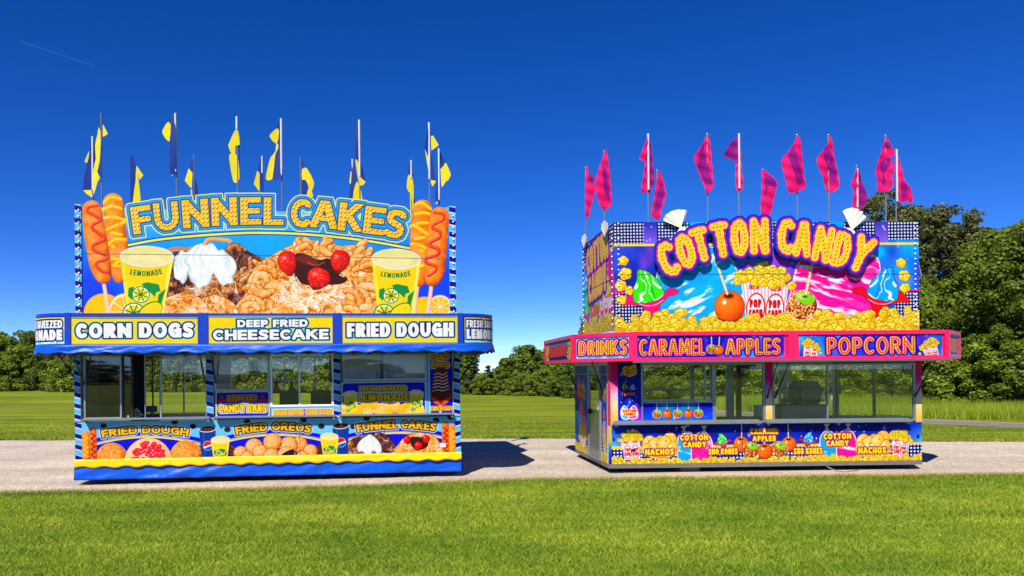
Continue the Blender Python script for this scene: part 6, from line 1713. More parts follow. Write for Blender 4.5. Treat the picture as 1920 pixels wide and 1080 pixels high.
FL = [
 (182, 246, [('B', [(170, 350), (152, 460), (125, 600), (70, 885), (165, 890), (178, 340)]), ('Y', [(152, 465), (98, 590), (125, 605), (142, 540)]), ('Y', [(70, 888), (165, 890), (178, 975), (110, 930)]), ('B', [(192, 370), (215, 500), (205, 560), (188, 620)])], ZA, (320, 890), 'flag at the left end folded round a white sleeve, above the ketchup corn dog'),
 (197.5, 204, [('B', [(268, 80), (285, 100), (290, 690), (235, 730), (255, 600), (262, 450), (262, 330), (245, 210)]), ('Y', [(243, 215), (262, 270), (262, 400), (255, 590), (230, 700), (262, 760), (235, 810), (190, 950), (185, 700), (212, 560), (203, 420), (228, 300)]), ('Y', [(286, 180), (345, 295), (286, 325)])], ZA, None, 'tall flag with a yellow strip and a tip blown right, above the left corn dogs'),
 (253.5, 281, [('B', [(595, 515), (650, 640), (640, 740), (600, 1030), (575, 1030), (580, 560)]), ('Y', [(650, 640), (722, 745), (680, 795), (645, 690)]), ('Y', [(640, 680), (668, 790), (682, 960), (675, 1030), (600, 1030), (640, 800)])], ZA, None, 'short blue flag with a yellow corner standing over the letter F'),
 (338, 205, [('B', [(1065, 110), (1078, 700), (1010, 740), (1003, 610), (1010, 470), (1005, 380), (1020, 215), (990, 180)]), ('Y', [(990, 180), (1020, 215), (1005, 395), (928, 300), (945, 240)]), ('Y', [(1012, 738), (1050, 775), (1030, 742)])], ZA, (90, 710), 'tall mostly blue flag with its yellow corner blown left, over the letter U'),
 (370, 285, [('B', [(1248, 550), (1240, 720), (1200, 672)]), ('B', [(1250, 560), (1258, 780), (1272, 800), (1292, 930), (1285, 960), (1240, 1000), (1235, 900), (1240, 700)]), ('Y', [(1200, 672), (1240, 730), (1228, 895), (1157, 805)]), ('Y', [(1218, 900), (1232, 900), (1236, 990), (1222, 960)])], ZA, None, 'short dark blue flag with a yellow lozenge behind the first letter N'),
 (452.5, 213, [('B', [(186, 220), (200, 290), (178, 282)]), ('Y', [(165, 285), (198, 285), (210, 430), (165, 440), (160, 530), (125, 530), (92, 450), (100, 415)]), ('Y', [(105, 530), (165, 530), (190, 600), (197, 795), (135, 825), (100, 600)]), ('B', [(190, 440), (207, 440), (200, 780), (192, 600)])], ZB, (135, 270), 'tall flag showing almost only yellow, folded in the middle, over the letter E of FUNNEL'),
 (498.5, 288, [('B', [(437, 570), (456, 620), (460, 945), (430, 945), (422, 740)]), ('B', [(400, 710), (437, 580), (432, 740), (420, 740)]), ('Y', [(398, 712), (420, 745), (414, 935), (357, 855)])], ZB, (560, 740), 'short narrow flag with a yellow diamond left of its pole, over the letter L'),
 (535.5, 218, [('B', [(648, 190), (665, 770), (560, 800), (590, 540), (615, 500), (630, 290), (607, 265)]), ('Y', [(607, 265), (630, 290), (605, 430), (535, 360), (550, 320)]), ('Y', [(600, 420), (620, 440), (615, 490), (588, 545), (555, 800), (485, 805), (510, 680), (540, 575), (590, 510)])], ZB, (165, 770), 'tall flag with a yellow left edge, over the gap between the two sign words'),
 (570, 291, [('B', [(858, 590), (915, 695), (868, 705)]), ('Y', [(870, 700), (920, 695), (998, 850), (970, 940), (985, 1000), (915, 985), (940, 900), (905, 820), (870, 820)]), ('B', [(868, 820), (905, 820), (930, 900), (910, 980), (868, 980)])], ZB, None, 'short flag with a broad yellow fold blown right behind the letter C of CAKES'),
 (667.5, 296, [('B', [(130, 570), (155, 590), (190, 760), (155, 840), (130, 945), (105, 945), (118, 790)]), ('Y', [(125, 665), (134, 670), (124, 790), (110, 780)]), ('Y', [(185, 765), (222, 860), (225, 970), (150, 950), (155, 840)])], ZC, (550, 930), 'short flag with a large yellow lower part behind the letter K'),
 (681.5, 223, [('B', [(208, 190), (214, 600), (178, 560), (168, 440), (163, 340), (180, 260)]), ('Y', [(175, 550), (210, 600), (215, 720), (265, 770), (210, 805), (180, 640)]), ('B', [(226, 570), (262, 755), (222, 730)])], ZC, (175, 720), 'tall blue flag with a yellow lower end crossing its white sleeve, over the letter K'),
 (777.5, 300, [('B', [(703, 580), (722, 640), (722, 738), (690, 715), (675, 705)]), ('Y', [(678, 708), (718, 738), (725, 910), (690, 880), (660, 830)]), ('Y', [(690, 880), (728, 910), (715, 1080), (690, 1080)]), ('B', [(728, 900), (742, 970), (716, 1060)])], ZC, (570, 740), 'short flag whose yellow body hangs left of its pole beside the right corn dogs'),
 (812, 231, [('B', [(875, 250), (882, 540), (838, 455), (850, 400)]), ('Y', [(838, 455), (878, 560), (886, 750), (860, 600)]), ('B', [(900, 280), (922, 335), (900, 345)]), ('Y', [(900, 340), (922, 335), (975, 430), (903, 480)]), ('B', [(898, 480), (945, 775), (895, 760)]), ('Y', [(890, 760), (945, 775), (905, 830)])], ZC, (210, 755), 'tall flag opened on both sides of a white sleeve above the right corn dogs'),
 (829.5, 280, [('B', [(970, 560), (982, 950), (935, 985), (935, 870), (955, 720)]), ('Y', [(935, 980), (960, 968), (945, 1005)]), ('B', [(983, 470), (1040, 600), (988, 655)]), ('Y', [(1040, 595), (1083, 700), (1080, 730), (1045, 775), (1020, 640)]), ('Y', [(988, 655), (1022, 620), (1045, 770), (996, 840)])], ZC, (460, 955), 'rightmost blue and yellow flag with its yellow half blown right'),
]
for i, (px, yt, P, z, sl, lab) in enumerate(FL): flag(px, yt, 'b', P, z, lab, GB, ZL, LF, sl, seed=i)
ZD, ZE = (1080, 250, 5.647), (1400, 250, 5.647)
GP = 'pink flags on the roof of the pink trailer'
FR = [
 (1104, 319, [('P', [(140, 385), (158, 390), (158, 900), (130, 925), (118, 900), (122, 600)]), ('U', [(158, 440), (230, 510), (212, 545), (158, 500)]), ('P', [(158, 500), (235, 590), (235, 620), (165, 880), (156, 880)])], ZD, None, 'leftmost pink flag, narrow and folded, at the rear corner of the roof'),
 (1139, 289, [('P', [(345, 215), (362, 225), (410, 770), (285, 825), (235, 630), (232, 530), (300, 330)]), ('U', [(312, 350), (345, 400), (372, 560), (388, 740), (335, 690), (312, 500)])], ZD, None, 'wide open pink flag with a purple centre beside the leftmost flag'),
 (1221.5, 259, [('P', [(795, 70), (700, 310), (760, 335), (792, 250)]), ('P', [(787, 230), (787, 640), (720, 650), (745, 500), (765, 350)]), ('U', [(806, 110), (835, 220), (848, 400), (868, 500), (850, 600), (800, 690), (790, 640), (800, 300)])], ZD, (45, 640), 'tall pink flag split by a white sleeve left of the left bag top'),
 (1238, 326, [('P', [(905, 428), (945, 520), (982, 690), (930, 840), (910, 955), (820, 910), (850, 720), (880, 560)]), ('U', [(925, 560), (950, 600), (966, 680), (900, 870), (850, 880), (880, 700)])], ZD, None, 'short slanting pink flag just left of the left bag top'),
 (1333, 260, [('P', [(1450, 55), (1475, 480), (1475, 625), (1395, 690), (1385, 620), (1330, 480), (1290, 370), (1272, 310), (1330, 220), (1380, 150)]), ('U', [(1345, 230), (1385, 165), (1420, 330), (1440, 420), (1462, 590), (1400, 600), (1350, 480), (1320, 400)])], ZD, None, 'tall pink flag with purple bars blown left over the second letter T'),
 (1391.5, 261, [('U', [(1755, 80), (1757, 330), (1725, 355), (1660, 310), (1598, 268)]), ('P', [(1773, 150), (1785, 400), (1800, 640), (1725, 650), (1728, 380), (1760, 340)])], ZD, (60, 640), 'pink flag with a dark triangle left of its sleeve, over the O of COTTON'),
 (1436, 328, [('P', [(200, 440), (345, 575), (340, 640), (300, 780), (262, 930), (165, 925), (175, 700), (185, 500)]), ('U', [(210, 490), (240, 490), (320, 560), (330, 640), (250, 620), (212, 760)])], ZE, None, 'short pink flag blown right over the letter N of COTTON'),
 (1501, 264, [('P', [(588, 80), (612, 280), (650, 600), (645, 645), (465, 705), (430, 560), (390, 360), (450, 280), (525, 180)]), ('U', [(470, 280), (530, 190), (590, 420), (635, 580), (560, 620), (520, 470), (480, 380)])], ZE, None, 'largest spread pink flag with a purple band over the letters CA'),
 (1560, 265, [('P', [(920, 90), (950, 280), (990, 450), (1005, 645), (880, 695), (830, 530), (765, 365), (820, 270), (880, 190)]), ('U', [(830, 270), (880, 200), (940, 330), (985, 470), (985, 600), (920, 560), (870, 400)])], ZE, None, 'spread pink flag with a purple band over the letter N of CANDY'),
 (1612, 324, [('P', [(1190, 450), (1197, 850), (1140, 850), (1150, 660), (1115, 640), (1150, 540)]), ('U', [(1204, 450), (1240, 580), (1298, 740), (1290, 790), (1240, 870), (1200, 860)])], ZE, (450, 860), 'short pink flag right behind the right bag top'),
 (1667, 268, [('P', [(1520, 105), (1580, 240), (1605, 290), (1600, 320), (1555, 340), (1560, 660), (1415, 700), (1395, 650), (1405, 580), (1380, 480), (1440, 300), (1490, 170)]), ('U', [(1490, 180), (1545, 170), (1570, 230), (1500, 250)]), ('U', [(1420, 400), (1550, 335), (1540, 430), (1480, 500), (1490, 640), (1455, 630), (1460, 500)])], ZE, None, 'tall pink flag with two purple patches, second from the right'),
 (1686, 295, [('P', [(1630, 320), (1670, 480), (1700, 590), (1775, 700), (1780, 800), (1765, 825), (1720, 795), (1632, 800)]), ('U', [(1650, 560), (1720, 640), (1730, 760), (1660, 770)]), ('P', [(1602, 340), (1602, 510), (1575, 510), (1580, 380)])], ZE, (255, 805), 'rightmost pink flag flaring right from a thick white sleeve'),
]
for i, (px, yt, P, z, sl, lab) in enumerate(FR): flag(px, yt, 'p', P, z, lab, GP, 5.58, RF, sl, seed=i + 3)
# ------------------------------------------------------------------ ground, drive, lane
er = np.random.default_rng(5)
def mat_lawn(name):
    m = bpy.data.materials.new(name); m.use_nodes = True
    n, l = nt(m); b = n['Principled BSDF']; b.inputs['Roughness'].default_value = .9; b.inputs['Specular IOR Level'].default_value = .1
    tc = n.new('ShaderNodeTexCoord')
    def noise(sc, loc_scale, det=6):
        mp = n.new('ShaderNodeMapping'); mp.inputs['Scale'].default_value = loc_scale; mp.inputs['Rotation'].default_value = (0, 0, R(-4)); l.new(tc.outputs['Object'], mp.inputs['Vector'])
        t = n.new('ShaderNodeTexNoise'); t.inputs['Scale'].default_value = sc; t.inputs['Detail'].default_value = det; t.inputs['Roughness'].default_value = .65; l.new(mp.outputs[0], t.inputs['Vector']); return t
    A = noise(1.0, (.06, .7, 1), 5); B = noise(1.0, (.22, 2.6, 1), 8); C = noise(9.0, (1, 1.6, 1), 6)
    r1 = n.new('ShaderNodeValToRGB'); r1.color_ramp.elements[0].position = .3; r1.color_ramp.elements[0].color = (.13, .19, .008, 1); r1.color_ramp.elements[1].position = .7; r1.color_ramp.elements[1].color = (.32, .37, .03, 1)
    l.new(A.outputs['Fac'], r1.inputs[0])
    r2 = n.new('ShaderNodeValToRGB'); r2.color_ramp.elements[0].position = .32; r2.color_ramp.elements[0].color = (.36, .42, .3, 1); r2.color_ramp.elements[1].position = .62; r2.color_ramp.elements[1].color = (1.25, 1.2, 1.1, 1)
    l.new(B.outputs['Fac'], r2.inputs[0])
    r3 = n.new('ShaderNodeValToRGB'); r3.color_ramp.elements[0].position = .3; r3.color_ramp.elements[0].color = (.55, .6, .5, 1); r3.color_ramp.elements[1].position = .66; r3.color_ramp.elements[1].color = (1.15, 1.12, 1.0, 1)
    l.new(C.outputs['Fac'], r3.inputs[0])
    m1 = n.new('ShaderNodeMix'); m1.data_type = 'RGBA'; m1.blend_type = 'MULTIPLY'; m1.inputs[0].default_value = 1; l.new(r1.outputs[0], m1.inputs[6]); l.new(r2.outputs[0], m1.inputs[7])
    m2 = n.new('ShaderNodeMix'); m2.data_type = 'RGBA'; m2.blend_type = 'MULTIPLY'; m2.inputs[0].default_value = .8; l.new(m1.outputs[2], m2.inputs[6]); l.new(r3.outputs[0], m2.inputs[7])
    D = noise(1.0, (.012, .10, 1), 4); r4 = n.new('ShaderNodeValToRGB'); r4.color_ramp.elements[0].position = .36; r4.color_ramp.elements[0].color = (.68, .78, .6, 1); r4.color_ramp.elements[1].position = .62; r4.color_ramp.elements[1].color = (1.16, 1.08, 1.0, 1); l.new(D.outputs['Fac'], r4.inputs[0])
    m3 = n.new('ShaderNodeMix'); m3.data_type = 'RGBA'; m3.blend_type = 'MULTIPLY'; m3.inputs[0].default_value = 1; l.new(m2.outputs[2], m3.inputs[6]); l.new(r4.outputs[0], m3.inputs[7])
    l.new(m3.outputs[2], b.inputs['Base Color'])
    bp = n.new('ShaderNodeBump'); bp.inputs['Strength'].default_value = .7; bp.inputs['Distance'].default_value = .12
    ad = n.new('ShaderNodeMath'); ad.operation = 'ADD'; l.new(B.outputs['Fac'], ad.inputs[0]); l.new(C.outputs['Fac'], ad.inputs[1]); l.new(ad.outputs[0], bp.inputs['Height']); l.new(bp.outputs[0], b.inputs['Normal'])
    return m
b = MB(); S = 2500
xs = [-S, -60, -30, -15, 0, 15, 30, 60, S]; ys = [-S, -40, 0, 20, 40, 60, 90, 160, S]
for i in range(8):
    for j in range(8): b.face([(xs[i], ys[j], 0), (xs[i + 1], ys[j], 0), (xs[i + 1], ys[j + 1], 0), (xs[i], ys[j + 1], 0)])
structure(b.build('field', mat_lawn('mown_field')), 'mown grass field reaching back to the trees')

near_pts = [(-90, 8.4), (-30, 9.6), (-6.12, 10.37), (-2.42, 10.52), (1.15, 11.22), (5.2, 11.28), (9.04, 11.39), (20, 11.7), (90, 13.5)]
far_pts = [(-90, 23.5), (-30, 20.0), (-11.1, 18.9), (.54, 18.21), (3.16, 18.1), (10.93, 16.64), (13.07, 16.4), (30, 15.0), (90, 15.6)]
def near_y(x): return np.interp(x, [p[0] for p in near_pts], [p[1] for p in near_pts]) + .10 * (fbm(np.asarray(x, float) * .9, np.asarray(x, float) * 0, 2) - .5) * 2 + .05 * (vnoise(np.asarray(x, float) * 6, np.asarray(x, float) * 0, 3) - .5)
def far_y(x): return np.interp(x, [p[0] for p in far_pts], [p[1] for p in far_pts]) + .3 * (fbm(np.asarray(x, float) * .5, np.asarray(x, float) * 0, 6) - .5)
def mat_gravel(name):
    m = bpy.data.materials.new(name); m.use_nodes = True
    n, l = nt(m); b = n['Principled BSDF']; b.inputs['Roughness'].default_value = .9; b.inputs['Specular IOR Level'].default_value = .15
    tc = n.new('ShaderNodeTexCoord')
    v = n.new('ShaderNodeTexVoronoi'); v.inputs['Scale'].default_value = 26; l.new(tc.outputs['Object'], v.inputs['Vector'])
    v2 = n.new('ShaderNodeTexVoronoi'); v2.inputs['Scale'].default_value = 62; l.new(tc.outputs['Object'], v2.inputs['Vector'])
    t = n.new('ShaderNodeTexNoise'); t.inputs['Scale'].default_value = .6; t.inputs['Detail'].default_value = 8; l.new(tc.outputs['Object'], t.inputs['Vector'])
    r = n.new('ShaderNodeValToRGB'); e = r.color_ramp.elements; e[0].position = 0; e[0].color = (.27, .235, .195, 1); e[1].position = 1; e[1].color = (.68, .60, .50, 1); q = r.color_ramp.elements.new(.5); q.color = (.49, .425, .35, 1)
    sp = n.new('ShaderNodeSeparateColor'); l.new(v.outputs['Color'], sp.inputs[0]); sp2 = n.new('ShaderNodeSeparateColor'); l.new(v2.outputs['Color'], sp2.inputs[0])
    mm = n.new('ShaderNodeMath'); mm.operation = 'MULTIPLY_ADD'; mm.inputs[1].default_value = .5; l.new(sp.outputs[0], mm.inputs[0])
    m5 = n.new('ShaderNodeMath'); m5.operation = 'MULTIPLY'; m5.inputs[1].default_value = .5; l.new(sp2.outputs[0], m5.inputs[0]); l.new(m5.outputs[0], mm.inputs[2]); l.new(mm.outputs[0], r.inputs[0])
    r2 = n.new('ShaderNodeValToRGB'); r2.color_ramp.elements[0].position = .3; r2.color_ramp.elements[0].color = (.82, .8, .78, 1); r2.color_ramp.elements[1].position = .65; r2.color_ramp.elements[1].color = (1.06, 1.04, 1.02, 1); l.new(t.outputs['Fac'], r2.inputs[0])
    mx = n.new('ShaderNodeMix'); mx.data_type = 'RGBA'; mx.blend_type = 'MULTIPLY'; mx.inputs[0].default_value = 1; l.new(r.outputs[0], mx.inputs[6]); l.new(r2.outputs[0], mx.inputs[7])
    mp = n.new('ShaderNodeMapping'); mp.inputs['Scale'].default_value = (.05, 1.3, 1); mp.inputs['Rotation'].default_value = (0, 0, R(6)); l.new(tc.outputs['Object'], mp.inputs['Vector'])
    t3 = n.new('ShaderNodeTexNoise'); t3.inputs['Scale'].default_value = 1; t3.inputs['Detail'].default_value = 7; l.new(mp.outputs[0], t3.inputs['Vector'])
    r3 = n.new('ShaderNodeValToRGB'); r3.color_ramp.elements[0].position = .34; r3.color_ramp.elements[0].color = (.84, .82, .80, 1); r3.color_ramp.elements[1].position = .58; r3.color_ramp.elements[1].color = (1.04, 1.03, 1.0, 1); l.new(t3.outputs['Fac'], r3.inputs[0])
    m3 = n.new('ShaderNodeMix'); m3.data_type = 'RGBA'; m3.blend_type = 'MULTIPLY'; m3.inputs[0].default_value = 1; l.new(mx.outputs[2], m3.inputs[6]); l.new(r3.outputs[0], m3.inputs[7]); l.new(m3.outputs[2], b.inputs['Base Color'])
    bp = n.new('ShaderNodeBump'); bp.inputs['Strength'].default_value = .6; bp.inputs['Distance'].default_value = .02; l.new(v.outputs['Distance'], bp.inputs['Height']); l.new(bp.outputs[0], b.inputs['Normal'])
    return m
gx = np.concatenate([np.linspace(-90, -20, 30), np.linspace(-19.9, 25, 500), np.linspace(25.5, 90, 30)])
V = np.concatenate([np.stack([gx, near_y(gx), gx * 0 + .004], 1), np.stack([gx, far_y(gx), gx * 0 + .004], 1)]); n_ = len(gx)
structure(mesh_np('gravel_drive', V, [(i, i + 1, n_ + i + 1, n_ + i) for i in range(n_ - 1)], mat_gravel('pale_gravel')), 'pale gravel drive under both trailers')
# grey lane behind on the right, slightly raised edge
lane = np.array([(40, -6.5), (24, 12.4), (16.6, 20.95), (15, 22.8), (11.3, 27.4), (9.8, 32), (11, 39), (17, 52)], float)
L_ = smooth(lane, 10); T_ = np.gradient(L_, axis=0); T_ /= np.hypot(T_[:, 0], T_[:, 1])[:, None]; N_ = np.stack([-T_[:, 1], T_[:, 0]], 1)
def ribbon(name, off0, off1, z, m, lab):
    A = L_ + N_ * off0; B = L_ + N_ * off1; k = len(A)
    V = np.concatenate([np.c_[A, np.full(k, z)], np.c_[B, np.full(k, z)]])
    return structure(mesh_np(name, V, [(i, i + k, i + k + 1, i + 1) for i in range(k - 1)], m), lab)
ribbon('lane', -.82, .82, .006, mat('lane_asphalt', (.17, .15, .14), .9, var=.3, scale=2, linear=True, bump=.3), 'narrow grey lane passing in front of the right-hand woods')
ribbon('lane_edge', -1.1, -.82, .010, mat('lane_shoulder', (.36, .33, .31), .9, var=.3, scale=3, linear=True), 'pale concrete edge along the near side of the lane')
ribbon('lane_edge', .82, .93, .010, bpy.data.materials['lane_shoulder'], 'pale concrete edge along the far side of the lane')

# ------------------------------------------------------------------ grass
def mat_leaf(name, c0, c1, trans=.3, patch=.0, pscale=.6):
    m = bpy.data.materials.new(name); m.use_nodes = True
    n, l = nt(m); b = n['Principled BSDF']; b.inputs['Roughness'].default_value = .55; b.inputs['Specular IOR Level'].default_value = .25
    g = n.new('ShaderNodeNewGeometry'); oi = n.new('ShaderNodeObjectInfo')
    mx = n.new('ShaderNodeMix'); mx.data_type = 'RGBA'; mx.inputs[6].default_value = tuple(c0) + (1,); mx.inputs[7].default_value = tuple(c1) + (1,)
    l.new(g.outputs['Random Per Island'], mx.inputs[0])
    col = mx.outputs[2]
    if patch:
        tc = n.new('ShaderNodeTexCoord'); mp = n.new('ShaderNodeMapping'); mp.inputs['Scale'].default_value = (1, 1.9, .2); l.new(tc.outputs['Object'], mp.inputs[0])
        t = n.new('ShaderNodeTexNoise'); t.inputs['Scale'].default_value = pscale; t.inputs['Detail'].default_value = 6; t.inputs['Roughness'].default_value = .62; l.new(mp.outputs[0], t.inputs['Vector'])
        r = n.new('ShaderNodeValToRGB'); r.color_ramp.elements[0].position = .34; r.color_ramp.elements[0].color = (1 - patch * 1.1, 1 - patch * .75, 1 - patch, 1); r.color_ramp.elements[1].position = .66; r.color_ramp.elements[1].color = (1 + patch * .6, 1 + patch * .28, 1 + patch * .4, 1); l.new(t.outputs['Fac'], r.inputs[0])
        m2 = n.new('ShaderNodeMix'); m2.data_type = 'RGBA'; m2.blend_type = 'MULTIPLY'; m2.inputs[0].default_value = 1; l.new(col, m2.inputs[6]); l.new(r.outputs[0], m2.inputs[7]); col = m2.outputs[2]
    hv = n.new('ShaderNodeHueSaturation'); mr = n.new('ShaderNodeMapRange'); mr.inputs['To Min'].default_value = .8; mr.inputs['To Max'].default_value = 1.2; l.new(oi.outputs['Random'], mr.inputs['Value']); l.new(mr.outputs[0], hv.inputs['Value']); l.new(col, hv.inputs['Color'])
    l.new(hv.outputs[0], b.inputs['Base Color'])
    tl = n.new('ShaderNodeBsdfTranslucent'); l.new(hv.outputs[0], tl.inputs[0])
    ms = n.new('ShaderNodeMixShader'); ms.inputs[0].default_value = trans; l.new(b.outputs[0], ms.inputs[1]); l.new(tl.outputs[0], ms.inputs[2]); l.new(ms.outputs[0], n['Material Output'].inputs[0])
    return m
def blades(name, x, y, h, w, m, lean=.5, z=0.0):
    n = len(x); a = er.random(n) * 6.283; lx = er.normal(0, lean, n) * h; ly = er.normal(0, lean, n) * h
    dx, dy = np.cos(a) * w / 2, np.sin(a) * w / 2
    V = np.empty((n, 3, 3)); V[:, 0] = np.stack([x - dx, y - dy, np.full(n, z)], 1); V[:, 1] = np.stack([x + dx, y + dy, np.full(n, z)], 1); V[:, 2] = np.stack([x + lx, y + ly, z + h], 1)
    return mesh_np(name, V.reshape(-1, 3), np.arange(n * 3).reshape(n, 3), m)
N = 420000
Y = 5.0 + (12.0 - 5.0) * er.random(N) ** 1.25
X = Y * (-.66 + 1.52 * er.random(N)) + er.uniform(-1.2, 1.2, N)
k = Y < near_y(X) + .05 * er.normal(size=N)
X, Y = X[k], Y[k]
g = blades('lawn_grass', X, Y, er.uniform(.016, .042, len(X)) * (1 + .5 * (np.abs(Y - near_y(X)) < .25)), er.uniform(.005, .010, len(X)), mat_leaf('lawn_blade', (.085, .165, .005), (.42, .545, .045), .3, .48, .42), .95)
tag(g, 'short mown lawn grass in the foreground', 'grass', kind='stuff')
n = 26000
X = er.uniform(-9, 11, n); Y = near_y(X) + np.abs(er.normal(0, .16, n)) * .9 - .05
g = blades('dry_grass', X, Y, er.uniform(.015, .05, n), er.uniform(.005, .009, n), mat_leaf('dry_blade', (.42, .27, .09), (.62, .46, .22), .2), .9); tag(g, 'dry straw-coloured grass along the near edge of the gravel', 'dry grass', kind='stuff')
n = 90000
X = er.uniform(-24, 24, n); Y = far_y(X) + er.random(n) ** 1.6 * 7.5 - .08
k = ~((np.hypot(X[:, None] - L_[None, :, 0], Y[:, None] - L_[None, :, 1]).min(1)) < 1.6)
X, Y = X[k], Y[k]
g = blades('verge_grass', X, Y, er.uniform(.02, .055, len(X)) * np.where(Y - far_y(X) < .4, 1.7, .8), er.uniform(.012, .024, len(X)), mat_leaf('verge_blade', (.15, .21, .010), (.33, .39, .04), .3, .5, .5), .6); tag(g, 'mown grass along the far edge of the gravel', 'grass', kind='stuff')
def tall(name, P, width, n, h, w, c0, c1, lab):
    P = smooth(P, 8); d = np.concatenate([[0], np.cumsum(np.hypot(*np.diff(P, axis=0).T))]); q = er.random(n) * d[-1]
    X = np.interp(q, d, P[:, 0]); Y = np.interp(q, d, P[:, 1]) + er.random(n) ** .8 * width
    hh = h * er.uniform(.55, 1.2, n) * (.55 + .9 * fbm(X * .22, Y * .3, 4))
    k = ~((np.hypot(X[:, None] - L_[None, :, 0], Y[:, None] - L_[None, :, 1]).min(1)) < 1.5)
    g = blades(name, X[k], Y[k], hh[k], w * er.uniform(.7, 1.4, k.sum()), mat_leaf(name + '_blade', c0, c1, .35, .3, .15), .22)
    return tag(g, lab, 'grass', kind='stuff')
tall('tall_grass', [(-75, 84), (-47, 79.5), (-38, 80), (-25, 72), (-8, 62), (-4, 58)], 5, 42000, 1.7, .06, (.09, .12, .012), (.22, .25, .05), 'tall unmown grass bank in front of the left treeline')
tall('tall_grass', [(-6, 59), (2, 55), (6, 53), (10, 50), (14, 47)], 4, 22000, 1.15, .05, (.09, .105, .014), (.20, .21, .06), 'dull tall grass hump in front of the middle trees')
tall('tall_grass', [(8.5, 36), (11.6, 29.5), (16.2, 23.9), (22, 22), (30, 17)], 9, 170000, .5, .018, (.20, .30, .010), (.48, .58, .05), 'bright tall grass between the lane and the right-hand woods')

# ------------------------------------------------------------------ trees
def crown_mesh(name, seed, H, W, z0, prof, clumps, leaves, ls, m, rs=1.0, oblate=.8):
    g = np.random.default_rng(seed)
    C, Rr = [], []
    while len(C) < clumps:
        t = g.random(); wz = np.interp(t, [p[0] for p in prof], [p[1] for p in prof]) * W
        if g.random() > wz / W + .12: continue
        a = g.random() * 6.283; r = wz * math.sqrt(g.uniform(.12, 1.0))
        C.append((r * math.cos(a), r * math.sin(a), z0 + (H - z0) * t)); Rr.append(W * g.uniform(.13, .27) * rs)
    C = np.array(C); Rr = np.array(Rr)
    p = Rr ** 2 / (Rr ** 2).sum(); k = g.choice(len(C), leaves, p=p)
    d = g.normal(size=(leaves, 3)); d[:, 2] += .25; d /= np.linalg.norm(d, axis=1)[:, None]
    rad = Rr[k] * g.uniform(.35, 1.08, leaves) ** .6
    P = C[k] + d * rad[:, None] * np.array([1, 1, oblate])
    P[:, 2] = np.maximum(P[:, 2], .12)
    nrm = d + g.normal(0, .55, (leaves, 3)) + np.array([0, 0, .25]); nrm /= np.linalg.norm(nrm, axis=1)[:, None]
    a = np.cross(nrm, g.normal(size=(leaves, 3))); a /= np.linalg.norm(a, axis=1)[:, None]; c = np.cross(nrm, a)
    s = ls * g.uniform(.6, 1.35, leaves)[:, None]
    V = np.stack([P - a * s * .5, P + c * s * .34 + nrm * s * .06, P + a * s * .5, P - c * s * .34 + nrm * s * .06], 1).reshape(-1, 3)
    me = mesh_np(name, V, np.arange(leaves * 4).reshape(-1, 4), m)
    return me, C
def trunk_mesh(name, seed, H, C, r, m):
    g = np.random.default_rng(seed); b = MB()
    P = [(0, 0, 0)]
    for i in range(1, 6): P.append((P[-1][0] + g.normal(0, .03) * H * .3, P[-1][1] + g.normal(0, .03) * H * .3, H * .82 * i / 5))
    for i in range(5): b.tube(P[i], P[i + 1], r * (1 - i * .17), 0, 8, r2=r * (1 - (i + 1) * .17), cap=False)
    for j in g.choice(len(C), min(10, len(C)), replace=False):
        i = min(4, max(1, int(C[j][2] / H * 4))); b.tube(P[i], tuple(np.array(C[j]) * .9 + np.array(P[i]) * .1), r * .35, 0, 6, r2=r * .08, cap=False)
    return b.build(name, m, None, smooth=True)
BARK = mat('bark', (.10, .08, .06), .9, var=.35, scale=9, bump=.6, bscale=30, linear=True); BARKP = mat('pale_bark', (.28, .25, .21), .9, var=.4, scale=9, bump=.5, linear=True)
LG = mat_leaf('broad_leaf', (.045, .08, .005), (.21, .27, .02), .3); LD = mat_leaf('dark_leaf', (.035, .065, .006), (.15, .20, .02), .28); LB = mat_leaf('bright_leaf', (.06, .105, .005), (.27, .35, .025), .35); LO = mat_leaf('olive_leaf', (.06, .075, .012), (.19, .20, .05), .3); LC = mat_leaf('conifer_needle', (.018, .04, .012), (.05, .08, .024), .15)
ROUND = [(0, .95), (.2, 1.0), (.45, 1.0), (.7, .8), (.9, .45), (1, .12)]; BUSH = [(0, 1.1), (.25, 1.02), (.55, .8), (.82, .45), (1, .12)]; TALLP = [(0, .5), (.25, .8), (.5, .75), (.75, .6), (.92, .38), (1, .1)]; CONE = [(0, 1.0), (.3, .7), (.6, .42), (.85, .18), (1, .03)]
KIND = {}
def proto(key, seed, H, W, z0, prof, clumps, leaves, ls, lm, tr, bark, obl=.8, rs=1.0):
    c, C = crown_mesh('crown', seed, H, W, z0, prof, clumps, leaves, ls, lm, rs=rs, oblate=obl); t = trunk_mesh('trunk', seed + 1, H, C, tr, bark)
    KIND[key] = (c, t, H)
proto('bushA', 11, 6.0, 3.6, .2, BUSH, 70, 14000, .27, LG, .12, BARK); proto('bushB', 12, 6.0, 3.2, .2, BUSH, 65, 14000, .26, LD, .12, BARK); proto('bushC', 13, 6.0, 3.4, .2, ROUND, 70, 14000, .27, LB, .12, BARK)
proto('bigA', 21, 9.0, 3.9, .3, ROUND, 190, 44000, .185, LG, .2, BARK, .7, .78); proto('bigB', 22, 9.0, 3.6, .2, BUSH, 190, 44000, .18, LB, .2, BARK, .7, .78)
proto('airy', 23, 9.0, 3.1, 1.2, TALLP, 110, 15000, .15, LO, .13, BARKP, .8, .62); proto('cone', 31, 6.0, 1.7, .2, CONE, 70, 7000, .26, LC, .1, BARK, .45)
used = set()
